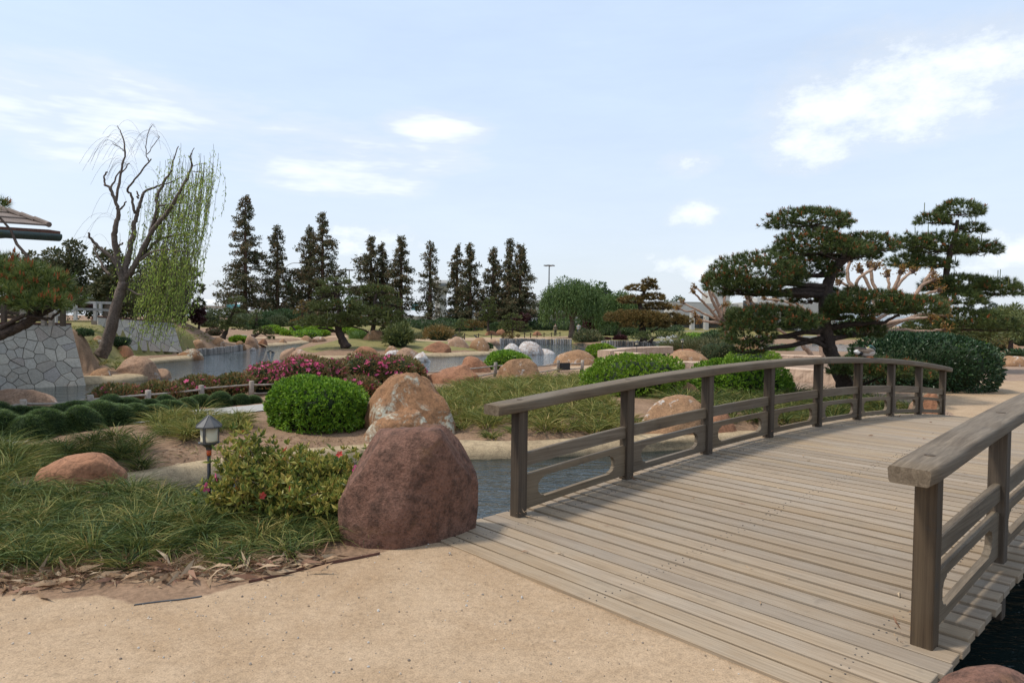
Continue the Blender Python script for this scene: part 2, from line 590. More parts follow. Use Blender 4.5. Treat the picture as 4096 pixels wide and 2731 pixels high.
def stone_mat():
    m, t = new_mat('flagstone')
    co = t.n('ShaderNodeTexCoord').outputs['Object']
    inf = t.n('ShaderNodeObjectInfo').outputs['Random']
    n1 = t.noise(co, 2.2, 5, 0.6)
    n2 = t.noise(co, 16.0, 5, 0.6)
    base = t.ramp(inf, [(0.0, (0.315, 0.285, 0.235)), (0.35, (0.395, 0.355, 0.292)), (0.62, (0.445, 0.398, 0.322)), (0.8, (0.29, 0.275, 0.255)), (0.93, (0.36, 0.295, 0.235)), (1.0, (0.285, 0.257, 0.214))])
    c = t.mix(t.math('MULTIPLY', t.maprange(n1, 0.55, 0.75), 0.5), base, (0.36, 0.27, 0.195))
    c = t.mix(1.0, c, t.ramp(n2, [(0.3, 0.82), (0.7, 1.15)]), 'MULTIPLY')
    finish(t, c, 0.8, t.bump(n2, 0.35, 0.02), 0.25)
    return m


M['flag'] = stone_mat()
M['mortar'] = plain('mortar', (0.090, 0.074, 0.058), 0.9, 0.2, 12)
M['concrete'] = plain('grey_concrete', (0.335, 0.320, 0.290), 0.85, 0.16, 0.6, 0.1)
M['concrete_pale'] = plain('pale_concrete', (0.42, 0.405, 0.37), 0.85, 0.12, 0.4, 0.1)
M['glass_dark'] = plain('dark_glass', (0.035, 0.045, 0.05), 0.15, 0.2, 0.5, spec=0.5)
M['white'] = plain('white_paint', (0.62, 0.63, 0.62), 0.5, 0.06, 2.0)
M['teal'] = plain('teal_panel', (0.16, 0.44, 0.46), 0.5, 0.1, 1.0)
M['pole'] = plain('grey_pole', (0.20, 0.21, 0.21), 0.5, 0.1, 4.0, spec=0.4)
M['black'] = plain('black_metal', (0.022, 0.022, 0.024), 0.5, 0.5, 30.0, 0.05, 0.4)
M['lampmetal'] = plain('lamp_roof_metal', (0.062, 0.061, 0.060), 0.45, 0.25, 18.0, 0.05, 0.5)
M['lampglass'] = plain('lamp_shade_plastic', (0.47, 0.405, 0.27), 0.35, 0.12, 7.0, 0.0, 0.45)
M['lampwhite'] = plain('lamp_shade_white', (0.62, 0.60, 0.52), 0.35, 0.08, 7.0)
M['orange'] = plain('orange_tape', (0.55, 0.10, 0.035), 0.5, 0.1)
M['rust'] = plain('rusty_edging', (0.105, 0.050, 0.035), 0.85, 0.4, 20.0, 0.3)
M['edging'] = plain('dark_edging', (0.06, 0.062, 0.065), 0.7, 0.3, 20.0)
M['tile'] = plain('roof_tile', (0.165, 0.128, 0.105), 0.8, 0.25, 5.0, 0.2)
M['gutter'] = plain('green_gutter', (0.015, 0.038, 0.033), 0.4, 0.3, 4.0, 0.0, 0.5)
M['fabric'] = None


def fabric():
    m, t = new_mat('bench_cover')
    co = t.n('ShaderNodeTexCoord').outputs['Object']
    w = t.noise(t.vmath('MULTIPLY', co, (4.0, 4.0, 0.5)).outputs[0], 1.5, 3, 0.5, 0.4)
    c = t.mix(w, (0.46, 0.335, 0.245), (0.52, 0.385, 0.285))
    finish(t, c, 0.85, t.bump(w, 0.9, 0.12), 0.2)
    return m


M['fabric'] = fabric()

M['bark_pine'] = rock_mat('pine_bark', (0.085, 0.060, 0.047), (0.048, 0.034, 0.028), (0.018, 0.014, 0.012), 0.0, stain=0.8, scale=5.0, grain=26, bstr=0.9)
M['bark_willow'] = rock_mat('willow_bark', (0.175, 0.135, 0.108), (0.120, 0.090, 0.070), (0.05, 0.038, 0.03), 0.0, stain=0.6, scale=3.5, grain=18, bstr=0.8)
M['bark_redwood'] = rock_mat('redwood_bark', (0.120, 0.068, 0.047), (0.085, 0.047, 0.034), (0.03, 0.02, 0.016), 0.0, stain=0.5, scale=2.0, grain=10)
M['bark_myrtle'] = rock_mat('myrtle_bark', (0.375, 0.262, 0.190), (0.300, 0.205, 0.148), (0.16, 0.11, 0.08), 0.0, stain=0.4, scale=3.0, grain=16, bstr=0.3)
M['knob'] = plain('myrtle_knob', (0.105, 0.070, 0.052), 0.9, 0.4, 14.0, 0.6)
M['twig'] = plain('twig', (0.12, 0.09, 0.065), 0.8, 0.2, 10)

M['grass_front'] = leaf_mat('lily_turf', [(0.030, 0.053, 0.019), (0.051, 0.086, 0.027), (0.084, 0.121, 0.035), (0.123, 0.155, 0.041), (0.187, 0.194, 0.051), (0.296, 0.245, 0.074), (0.434, 0.310, 0.136)], 0.24, 0.55, 0.18, big=4.5)
M['grass_mid'] = leaf_mat('mid_grass', [(0.055, 0.085, 0.027), (0.105, 0.140, 0.038), (0.171, 0.195, 0.049), (0.248, 0.245, 0.064), (0.363, 0.300, 0.093), (0.506, 0.360, 0.170)], 0.25, 0.55, 0.18, big=4.0)
M['grass_dry'] = leaf_mat('dry_blades', [(0.30, 0.20, 0.11), (0.24, 0.13, 0.07), (0.36, 0.27, 0.17)], 0.2, 0.7, 0.2)
M['moss'] = leaf_mat('mound_grass', [(0.042, 0.085, 0.024), (0.066, 0.121, 0.030), (0.105, 0.166, 0.046), (0.173, 0.213, 0.067)], 0.2, 0.6, 0.2)
M['bush'] = leaf_mat('bright_bush', [(0.056, 0.128, 0.013), (0.113, 0.227, 0.021), (0.204, 0.353, 0.031), (0.311, 0.467, 0.045)], 0.25, 0.42, 0.4)
M['bush_lime'] = leaf_mat('lime_bush', [(0.080, 0.155, 0.014), (0.150, 0.260, 0.021), (0.225, 0.350, 0.030), (0.275, 0.385, 0.043)], 0.28, 0.42, 0.4)
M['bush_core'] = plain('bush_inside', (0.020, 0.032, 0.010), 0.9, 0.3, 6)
M['camellia'] = leaf_mat('camellia_leaf', [(0.013, 0.035, 0.013), (0.021, 0.052, 0.018), (0.032, 0.072, 0.025), (0.059, 0.098, 0.041)], 0.08, 0.38, 0.35)
M['azalea_front'] = leaf_mat('azalea_leaf', [(0.055, 0.095, 0.022), (0.115, 0.165, 0.036), (0.185, 0.220, 0.046), (0.285, 0.280, 0.060), (0.38, 0.33, 0.075), (0.42, 0.34, 0.085), (0.40, 0.14, 0.05)], 0.25, 0.45, 0.3, big=4.5)
M['azalea_back'] = leaf_mat('azalea_leaf_dark', [(0.072, 0.094, 0.034), (0.125, 0.132, 0.046), (0.217, 0.194, 0.064), (0.327, 0.166, 0.076), (0.411, 0.115, 0.072)], 0.2, 0.45, 0.3, big=2.0)
M['pink'] = leaf_mat('azalea_flower', [(0.62, 0.075, 0.19), (0.72, 0.13, 0.28), (0.78, 0.22, 0.36)], 0.3, 0.5, 0.2)
M['red'] = leaf_mat('red_flower', [(0.40, 0.025, 0.030), (0.5, 0.06, 0.05), (0.42, 0.14, 0.09)], 0.3, 0.5, 0.2)
M['needles'] = leaf_mat('pine_needles', [(0.033, 0.058, 0.019), (0.059, 0.091, 0.027), (0.091, 0.125, 0.033), (0.155, 0.168, 0.046)], 0.12, 0.45, 0.3)
M['needles_left'] = leaf_mat('pine_needles_warm', [(0.048, 0.084, 0.025), (0.088, 0.132, 0.034), (0.142, 0.177, 0.046), (0.215, 0.221, 0.060)], 0.2, 0.45, 0.3)
M['needles_green'] = leaf_mat('pine_needles_green', [(0.064, 0.090, 0.029), (0.113, 0.139, 0.041), (0.177, 0.183, 0.052)], 0.12, 0.5, 0.3)
M['needles_brown'] = leaf_mat('pine_needles_brown', [(0.091, 0.084, 0.025), (0.161, 0.123, 0.036), (0.231, 0.151, 0.048), (0.280, 0.161, 0.056)], 0.15, 0.5, 0.3)
M['cone'] = leaf_mat('pine_candles', [(0.28, 0.085, 0.030), (0.36, 0.120, 0.045), (0.22, 0.065, 0.026)], 0.1, 0.7, 0.2)
M['redwood'] = leaf_mat('redwood_leaf', [(0.044, 0.060, 0.029), (0.070, 0.082, 0.038), (0.107, 0.102, 0.049), (0.166, 0.115, 0.061), (0.235, 0.134, 0.076)], 0.15, 0.6, 0.2, big=0.5)
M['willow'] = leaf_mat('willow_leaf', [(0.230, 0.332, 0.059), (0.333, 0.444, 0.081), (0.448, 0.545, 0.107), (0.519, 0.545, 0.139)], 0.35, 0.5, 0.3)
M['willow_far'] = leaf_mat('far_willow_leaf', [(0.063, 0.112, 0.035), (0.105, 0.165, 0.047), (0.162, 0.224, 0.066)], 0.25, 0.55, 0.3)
M['tree_olive'] = leaf_mat('olive_tree_leaf', [(0.042, 0.056, 0.024), (0.070, 0.084, 0.034), (0.115, 0.115, 0.046), (0.154, 0.129, 0.059)], 0.2, 0.55, 0.3)
M['tree_green'] = leaf_mat('green_tree_leaf', [(0.032, 0.060, 0.022), (0.055, 0.092, 0.032), (0.085, 0.125, 0.042)], 0.2, 0.55, 0.3)
M['tree_pink'] = leaf_mat('russet_tree_leaf', [(0.10, 0.062, 0.045), (0.15, 0.085, 0.06), (0.12, 0.10, 0.055)], 0.25, 0.55, 0.3)
M['tree_blue'] = leaf_mat('grey_green_haze_leaf', [(0.095, 0.120, 0.105), (0.125, 0.150, 0.125), (0.15, 0.172, 0.135)], 0.15, 0.7, 0.1)  # distance haze put into the leaf tones; a greyish shrub shares them
M['plum'] = leaf_mat('plum_leaf', [(0.040, 0.014, 0.016), (0.065, 0.022, 0.024), (0.09, 0.035, 0.032)], 0.2, 0.5, 0.3)
M['hedge'] = leaf_mat('hedge_leaf', [(0.037, 0.070, 0.026), (0.059, 0.103, 0.037), (0.094, 0.140, 0.053)], 0.15, 0.55, 0.3)
M['hedge_pale'] = leaf_mat('pale_hedge_leaf', [(0.075, 0.100, 0.045), (0.105, 0.130, 0.058), (0.135, 0.150, 0.075)], 0.15, 0.55, 0.3)
M['reed'] = leaf_mat('reed_leaf', [(0.050, 0.075, 0.026), (0.085, 0.108, 0.038), (0.14, 0.135, 0.058), (0.2, 0.165, 0.09)], 0.2, 0.5, 0.3)
M['iris'] = leaf_mat('iris_leaf', [(0.070, 0.130, 0.028), (0.105, 0.180, 0.040), (0.14, 0.21, 0.055)], 0.25, 0.5, 0.3)
M['whiteflower'] = leaf_mat('white_flower', [(0.62, 0.62, 0.60), (0.74, 0.74, 0.72)], 0.3, 0.5, 0.2)
M['orangeleaf'] = leaf_mat('new_leaf', [(0.22, 0.095, 0.028), (0.28, 0.15, 0.035), (0.17, 0.13, 0.035)], 0.3, 0.5, 0.3)
M['litter'] = leaf_mat('dry_leaf', [(0.30, 0.185, 0.105), (0.40, 0.275, 0.165), (0.47, 0.36, 0.235), (0.21, 0.115, 0.068), (0.36, 0.2, 0.13)], 0.15, 0.7, 0.25)
M['pebble'] = leaf_mat('pebbles', [(0.22, 0.165, 0.115), (0.36, 0.27, 0.185), (0.50, 0.42, 0.33), (0.13, 0.10, 0.08), (0.58, 0.55, 0.5)], 0.0, 0.8, 0.2)


def ground_material():
    m, t = new_mat('ground_soil')
    co = t.n('ShaderNodeTexCoord').outputs['Object']
    at_ = lambda nm: t.n('ShaderNodeAttribute', {'attribute_name': nm}).outputs['Fac']
    n_l = t.noise(co, 0.75, 7, 0.68, 0.6)
    n_m = t.noise(co, 3.5, 6, 0.65)
    n_f = t.noise(co, 26.0, 5, 0.7)
    n_g = t.noise(co, 120.0, 3, 0.7)
    soil = t.mix(t.maprange(n_m, 0.3, 0.7), (0.180, 0.112, 0.068), (0.280, 0.182, 0.115))
    soil = t.mix(1.0, soil, t.ramp(n_f, [(0.3, 0.66), (0.5, 1.0), (0.72, 1.32)]), 'MULTIPLY')
    mulch = t.mix(t.maprange(n_f, 0.35, 0.65), (0.22, 0.148, 0.102), (0.34, 0.24, 0.172))
    mulch = t.mix(1.0, mulch, t.ramp(n_m, [(0.3, 0.8), (0.7, 1.15)]), 'MULTIPLY')
    sand = t.mix(t.maprange(n_m, 0.3, 0.7), (0.350, 0.246, 0.152), (0.422, 0.306, 0.198))
    sand = t.mix(t.math('MULTIPLY', t.maprange(n_l, 0.46, 0.66), 0.6), sand, (0.285, 0.182, 0.098))
    sand = t.mix(1.0, sand, t.ramp(n_f, [(0.25, 0.74), (0.5, 1.0), (0.75, 1.16)]), 'MULTIPLY')
    sand = t.mix(1.0, sand, t.ramp(n_g, [(0.25, 0.60), (0.5, 1.0), (0.78, 1.3)]), 'MULTIPLY')
    lawn = t.mix(t.maprange(n_m, 0.3, 0.7), (0.135, 0.130, 0.040), (0.205, 0.180, 0.066))
    lawn = t.mix(t.math('MULTIPLY', t.maprange(n_l, 0.45, 0.65), 0.6), lawn, (0.30, 0.225, 0.10))
    lawn = t.mix(1.0, lawn, t.ramp(n_f, [(0.3, 0.75), (0.7, 1.2)]), 'MULTIPLY')
    wet = (0.060, 0.050, 0.036)

    def edge(nm, k=0.35):
        v = t.math('ADD', at_(nm), t.math('MULTIPLY', t.math('SUBTRACT', n_m, 0.5), k))
        return t.maprange(v, 0.42, 0.58)
    c = t.mix(edge('mulch'), soil, mulch)
    c = t.mix(edge('lawn', 1.0), c, lawn)
    c = t.mix(edge('sand', 0.3), c, sand)
    c = t.mix(edge('wet', 0.2), c, wet)
    h = t.math('ADD', t.math('MULTIPLY', n_g, 0.25), t.math('ADD', n_f, t.math('MULTIPLY', n_m, 0.6)))
    finish(t, c, 0.92, t.bump(h, 0.5, 0.02), 0.2)
    return m


M['ground'] = ground_material()


def water_material():
    m, t = new_mat('pond_water')
    co = t.n('ShaderNodeTexCoord').outputs['Object']
    w1 = t.noise(t.vmath('MULTIPLY', co, (1.0, 2.4, 1.0)).outputs[0], 1.3, 3, 0.5, 0.6)
    w2 = t.noise(t.vmath('MULTIPLY', co, (1.0, 2.0, 1.0)).outputs[0], 5.0, 3, 0.6, 0.3)
    calm = t.noise(co, 0.09, 2)
    h = t.math('ADD', t.math('MULTIPLY', w1, 1.0), t.math('MULTIPLY', w2, 0.40))
    h = t.math('MULTIPLY', h, t.maprange(calm, 0.35, 0.62, 0.45, 1.0))
    finish(t, (0.010, 0.017, 0.016), 0.02, t.bump(h, 0.75, 0.12), 0.5, IOR=1.333)
    return m


M['water'] = water_material()
# ------------------------------------------------------------------ terrain
WL = -0.65                        # water level
ZD = -0.45                        # pond edge


def px_poly(pts, z=WL):
    return np.array([on_z(u, v, z)[:2] for u, v in pts])


POND_NEAR = [(-500, 1740), (0, 1695), (350, 1655), (620, 1628), (900, 1595), (1200, 1562), (1450, 1535), (1650, 1512), (1800, 1506),
             (1980, 1492), (2100, 1484), (2200, 1462), (2280, 1446), (2340, 1437), (2480, 1424), (2600, 1417), (2750, 1414), (2900, 1414), (3050, 1416), (3250, 1420), (3600, 1424)]
POND_FAR = [(3600, 1380), (3250, 1377), (3050, 1376), (2975, 1379), (2540, 1382), (2420, 1380), (2290, 1374), (2000, 1372), (1965, 1373),
            (1945, 1382), (1985, 1396), (1990, 1414), (1900, 1424), (1700, 1429), (1600, 1437), (1400, 1440), (1260, 1442), (1120, 1440),
            (1118, 1420), (1190, 1395), (1290, 1374), (1285, 1365), (1180, 1378), (1060, 1388), (1000, 1396), (975, 1400), (870, 1414),
            (740, 1424), (800, 1437), (700, 1445), (590, 1455), (690, 1490), (640, 1508), (560, 1520), (450, 1530), (330, 1536), (0, 1557), (-500, 1590)]
POND = px_poly(POND_NEAR + POND_FAR)
STREAM_NEAR = np.array([(-5.2, 8.25), (-4.6, 7.55), (-3.6, 6.95), (-2.4, 6.45), (-1.2, 6.05), (-0.35, 5.75), (0.25, 5.25), (1.0, 4.45), (2.0, 3.38), (3.0, 2.3), (4.3, 0.6), (6.2, -2.2)])
STREAM_FAR = np.array([(15.0, 4.0), (13.5, 8.8), (10.6, 11.0), (8.0, 12.2), (6.0, 12.7), (4.1, 12.4), (2.4, 11.85), (0.63, 11.3), (-1.0, 11.0), (-2.35, 10.7), (-3.3, 10.15), (-3.96, 9.5), (-4.5, 8.8)])
STREAM = np.concatenate([STREAM_NEAR, STREAM_FAR])
NEARLAND = np.concatenate([[(-14, 8.6), (-6.0, 8.3)], STREAM_NEAR, [(7, -14), (-14, -14)]])


def sdist(P, poly):
    """signed distance to a polygon, negative inside"""
    A = poly
    B = np.roll(poly, -1, axis=0)
    d2 = np.full(len(P), 1e18)
    ins = np.zeros(len(P), bool)
    for a, b in zip(A, B):
        ab = b - a
        ap = P - a
        t = np.clip((ap @ ab) / max(ab @ ab, 1e-12), 0, 1)
        q = ap - t[:, None] * ab
        d2 = np.minimum(d2, (q * q).sum(1))
        c = (a[1] > P[:, 1]) != (b[1] > P[:, 1])
        with np.errstate(divide='ignore', invalid='ignore'):
            xi = a[0] + (P[:, 1] - a[1]) * ab[0] / (ab[1] if abs(ab[1]) > 1e-12 else 1e-12)
        ins ^= c & (P[:, 0] < xi)
    d = np.sqrt(d2)
    return np.where(ins, -d, d)


def sstep(x, a, b):
    t = np.clip((x - a) / (b - a), 0, 1)
    return t * t * (3 - 2 * t)


# soft rises of the ground: x, y, height, rx, ry
BUMPS = [(-10.5, 47, 0.42, 7.5, 5.0), (-5.5, 10.2, 0.10, 2.0, 1.2), (9.5, 27, 0.25, 4, 3.5), (2.0, 14.5, 0.12, 3.5, 2.2)]


PLATEAU = np.array([(-30, 16.0), (-18.2, 19.6), (-14.95, 23.5), (-16.4, 24.3), (-17.7, 25.6), (-18.9, 29.5), (-19.6, 32.7), (-17.7, 36.8), (-20.5, 39.5), (-23.5, 48), (-45, 50), (-45, 16)])


def height(P):
    P = np.asarray(P, float)
    x, y = P[:, 0], P[:, 1]
    ds = sdist(P, STREAM)
    dp = sdist(P, POND)
    d = np.minimum(ds, dp) - 0.24          # the rims stand over the last hand's breadth of water
    near = 1 / (1 + np.exp(np.clip(sdist(P, NEARLAND) / 0.16, -30, 30)))
    dd = np.maximum(d, 0)
    far_z = ZD - 0.14 * (1 - sstep(dd, 0.08, 0.42)) + 0.30 * (1 - np.exp(-dd / 2.5))
    far_z = far_z - 0.15 * sstep(y, 55, 66) + 1.2 * sstep(y, 90, 106)
    leftr = sstep(-x, 10, 16) * sstep(y, 52, 92)
    far_z = far_z + 1.25 * leftr * (1 - sstep(y, 90, 106))
    # the raised ground behind the stone walls and its open slopes
    ps = sdist(P, PLATEAU)
    a_, b_ = np.array((-17.2, 26.0)), np.array((-18.2, 29.5))
    tt_ = np.clip(((P - a_) @ (b_ - a_)) / ((b_ - a_) @ (b_ - a_)), 0, 1)
    ds_ = np.linalg.norm(P - (a_ + tt_[:, None] * (b_ - a_)), axis=1)
    w_ = 0.42 + 3.4 * np.exp(-(ds_ / 2.3) ** 2) + 3.0 * sstep(y, 37.5, 40)
    far_z = far_z + 1.42 * (1 - sstep(ps, 0, w_)) * np.clip(dd / 0.6, 0, 1)
    for bx, by, h, rx, ry in BUMPS:
        far_z = far_z + h * np.exp(-(((x - bx) / rx) ** 2 + ((y - by) / ry) ** 2)) * np.clip(dd / 1.2, 0, 1)
    near_z = -0.30 + 0.30 * sstep(dd, 0.05, 0.55)
    z = near_z * near + far_z * (1 - near)
    z = z + 0.012 * vnoise(P, 3, 3, 2.2) * np.clip(dd * 2, 0, 1)
    zw = WL - 0.05 - np.clip(-d * 0.9, 0, 0.9)
    z = np.where(d < 0, np.where(d > -0.12, ZD - 0.16 + (d / 0.12) * 0.2, zw), z)
    return z


def hz(x, y):
    return float(height(np.array([(x, y)]))[0])


def gp(u, v, lo=2.5, hi=150.0):
    """where the line of sight through photograph pixel (u, v) meets the ground"""
    d = ray(u, v)
    t = np.exp(np.linspace(math.log(lo), math.log(hi), 1400))
    X = np.stack([d.x * t, t], -1)
    g = np.maximum(height(X), WL - 0.02)
    z = CAMZ + d.z * t
    k = np.where(z <= g)[0]
    i = int(k[0]) if len(k) else len(t) - 1
    return np.array((X[i, 0], X[i, 1], g[i]))


# the ground as one sheet: a fan that is fine near the viewer and reaches the horizon
_ang = np.radians(np.linspace(-74, 74, 420))
_r = np.concatenate([np.exp(np.linspace(math.log(5.0), math.log(190), 420)), [260, 420, 800, 1700, 4500]])
_AA, _RR = np.meshgrid(_ang, _r)
_O = np.array((0.0, -9.0))
_X = _O[0] + np.sin(_AA) * _RR
_Y = _O[1] + np.cos(_AA) * _RR
_P = np.stack([_X.ravel(), _Y.ravel()], -1)
_Z = height(_P)
_V = np.concatenate([_P, _Z[:, None]], 1)
_nr, _nc = _AA.shape
_i = np.arange(_nr - 1)[:, None] * _nc
_j = np.arange(_nc - 1)[None, :]
_F = np.stack([_i + _j, _i + _j + 1, _i + _nc + _j + 1, _i + _nc + _j], -1).reshape(-1, 4)[:, ::-1]
ground_me = make_mesh('ground', _V, _F, True)

SAND_NEAR = np.array([gp(u, v)[:2] for u, v in [(-700, 2400), (0, 2383), (144, 2379), (196, 2402), (392, 2379), (536, 2418), (806, 2388), (1000, 2331), (1244, 2270), (1519, 2216), (1600, 2185), (1690, 2157), (1760, 2150), (2000, 2060)]]
                     + [(1.6, 4.2), (3.2, 2.4), (5.2, -1.5), (5.0, -12), (-14, -12), (-14, 3.8)])
SAND_MID = np.array([gp(u, v)[:2] for u, v in [(2330, 1482), (2200, 1474), (2260, 1452), (2400, 1443), (2550, 1432), (2620, 1432), (2560, 1462), (2440, 1478)]])
SAND_R = np.array([(7.6, 12.6), (9.4, 14.4), (10.2, 17.5), (13.5, 21.5), (26, 24.5), (40, 22), (40, 6), (12, 8.5), (10.6, 11.2)])
SAND_FAR = [np.array([gp(u, v)[:2] for u, v in p]) for p in (
    [(960, 1352), (1100, 1345), (1230, 1346), (1240, 1351), (1100, 1353), (960, 1357)],
    [(1230, 1365), (1270, 1353), (1400, 1350), (1405, 1342), (1300, 1344), (1190, 1346), (1190, 1360)],
    [(960, 1325), (1040, 1312), (1180, 1287), (1185, 1282), (1150, 1284), (1040, 1302), (950, 1318)],
    [(1640, 1362), (1850, 1360), (2300, 1356), (2300, 1345), (1850, 1351), (1640, 1355)])]
LAWNS = [np.array([gp(u, v)[:2] for u, v in p]) for p in (
    [(1190, 1400), (1240, 1412), (1330, 1398), (1420, 1396), (1560, 1402), (1700, 1418), (1900, 1405), (1960, 1400), (1880, 1365), (1700, 1357), (1500, 1352), (1330, 1366)],)]
LAWNS.append(np.array([(-24, 22.5), (-16.2, 23.5), (-14.2, 26.0), (-14.2, 28.5), (-16.5, 31.2), (-18.2, 33.5), (-17.2, 37), (-19.5, 42), (-30, 44), (-30, 24)]))
LAWNS.append(np.array([(-45, 74), (-14, 74), (-13, 66), (-2, 70.5), (24, 70), (26, 88), (60, 92), (60, 130), (-70, 130), (-60, 80)]))
MULCH = [np.array([(3.5, 21.8), (5.6, 29.5), (12, 31), (24, 31), (26, 24.5), (13.5, 21.4), (9.4, 14.4), (6.5, 13.5), (6.5, 20)])]


def zone(polys, w=0.12):
    s = np.zeros(len(_P))
    for p in polys:
        lo, hi = p.min(0) - 2, p.max(0) + 2
        k = np.where(((_P > lo) & (_P < hi)).all(1))[0]
        if len(k):
            s[k] = np.maximum(s[k], np.clip(0.5 - sdist(_P[k], p) / (2 * w), 0, 1))
    return s


for nm, polys, w in (('sand', [SAND_NEAR, SAND_MID, SAND_R] + SAND_FAR, 0.10), ('lawn', LAWNS, 0.5), ('mulch', MULCH, 0.5)):
    a = ground_me.attributes.new(nm, 'FLOAT', 'POINT')
    a.data.foreach_set('value', zone(polys, w).astype(np.float32))
a = ground_me.attributes.new('wet', 'FLOAT', 'POINT')
a.data.foreach_set('value', (_Z < WL + 0.03).astype(np.float32))
obj('ground', ground_me, M['ground'], label='brown garden soil with sandy paths and patches of lawn', cat='ground', kind='structure')

# water sheets, slightly larger than the ponds; the banks hide their rims
def poly_sheet(name, poly, z, mat, **kw):
    V = np.concatenate([poly, np.full((len(poly), 1), z)], 1)
    me = bpy.data.meshes.new(name)
    me.from_pydata([tuple(v) for v in V], [], [list(range(len(V)))])
    me.update()
    o = obj(name, me, mat, **kw)
    if me.polygons[0].normal.z < 0:
        me.flip_normals()
    return o


def grow(poly, d):
    a = np.roll(poly, 1, axis=0)
    b = np.roll(poly, -1, axis=0)
    t = nrm(b - a)
    n = np.stack([t[:, 1], -t[:, 0]], -1)
    area = 0.5 * np.sum(poly[:, 0] * np.roll(poly[:, 1], -1) - np.roll(poly[:, 0], -1) * poly[:, 1])
    return poly + n * d * (1 if area > 0 else -1)


_wx = np.array([(-60, -8), (60, -8), (60, 110), (-60, 110)], float)
poly_sheet('pond_water', _wx, WL, M['water'], label='dark rippled pond water reflecting trees and sky', cat='water', kind='structure')
# ------------------------------------------------------------------ bridge
BX, BY = 0.07, 5.47
BANG = math.atan2(0.681, 0.733)
E1 = np.array((math.cos(BANG), math.sin(BANG)))
E2 = np.array((math.sin(BANG), -math.cos(BANG)))      # across the deck, towards the near rail
SPAN = 1.404
BW = 2.92


def zt(s):
    t = np.asarray(s, float) / SPAN
    return np.where(t >= 0, 0.11 * t - 0.0159 * t * t, 0.022 * t) + 0.0


def bridge_xy(s, w):
    return np.array((BX, BY)) + E1 * s + E2 * w


bridge = thing('footbridge', 'weathered grey wooden footbridge with arched deck and low panelled railings', 'bridge', (BX, BY, 0), BANG)
PITCHP, PW, PT = 0.1445, 0.1322, 0.042
plank_me = []
for k in range(6):
    r_ = random.Random(k)
    L0, L1 = -1.60 - r_.uniform(0, 0.018), 1.60 + r_.uniform(0, 0.018)
    V, Fs = bevel_box(L0, L1, -PW / 2 - r_.uniform(-0.002, 0.001), PW / 2 + r_.uniform(-0.002, 0.001), -PT, 0, 0.003)
    me = make_mesh('plank', V, Fs)
    me.materials.append(M['deck'])
    plank_me.append(me)
s = -0.83 + PW / 2
nail_parts = []
while s < 8 * SPAN + 0.30:
    z = float(zt(s)) + 0.03
    sl = float(zt(s + 0.05) - zt(s - 0.05)) / 0.1
    o = obj('plank', plank_me[random.randrange(6)], None, bridge)
    o.location = (s, -BW / 2 + random.uniform(-0.012, 0.012), z + random.uniform(-0.0015, 0.0015))
    o.rotation_euler = (-math.atan(sl) * 0 , 0, -math.pi / 2 + random.uniform(-0.0012, 0.0012) + (math.pi if random.random() < .5 else 0))
    for w in (0.16, 0.19, 1.44, 1.49, 2.72, 2.76):
        for q in (-0.035, 0.035):
            if random.random() < 0.7:
                V, Fs = lathe([(0.0001, 0.0018), (0.0046, 0.0014), (0.005, -0.003)], 6)
                nail_parts.append((V + np.array((s + q + random.uniform(-.006, .006), -w - random.uniform(-.012, .012), z + 0.0012)), Fs))
    s += PITCHP
V, Fs = join(nail_parts)
mobj('nails', V, Fs, M['nail'], parent=bridge, kind='stuff')

# long beams under the deck
for w in (0.12, 1.46, 2.80):
    ss = np.linspace(-0.35, 8 * SPAN + 0.2, 40)
    V = []
    for q in ss:
        z = float(zt(q)) + 0.03 - PT - 0.003
        V += [(q, -w - 0.07, z - 0.24), (q, -w + 0.07, z - 0.24), (q, -w + 0.07, z), (q, -w - 0.07, z)]
    i = np.arange(len(ss) - 1)[:, None] * 4
    j = np.arange(4)[None]
    Fq = np.stack([i + j, i + (j + 1) % 4, i + 4 + (j + 1) % 4, i + 4 + j], -1).reshape(-1, 4)
    mobj('beam', np.array(V), [Fq, np.array([[0, 3, 2, 1]]), np.array([[0, 1, 2, 3]]) + 4 * (len(ss) - 1)], M['darkwood'], parent=bridge)

# posts
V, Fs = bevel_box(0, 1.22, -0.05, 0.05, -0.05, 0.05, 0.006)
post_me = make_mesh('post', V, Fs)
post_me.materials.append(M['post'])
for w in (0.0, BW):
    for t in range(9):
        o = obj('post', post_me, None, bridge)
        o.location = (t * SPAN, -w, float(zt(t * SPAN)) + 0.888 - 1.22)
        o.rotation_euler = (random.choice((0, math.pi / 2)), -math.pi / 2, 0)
    for t in range(0, 9, 2):                                       # joist ends showing under the deck edge
        V, Fs = bevel_box(t * SPAN - 0.05, t * SPAN + 0.05, -w - 0.17, -w + 0.17, -0.40 + float(zt(t * SPAN)), -0.262 + float(zt(t * SPAN)), 0.004)
        mobj('joist_end', V, Fs, M['darkwood'], parent=bridge)

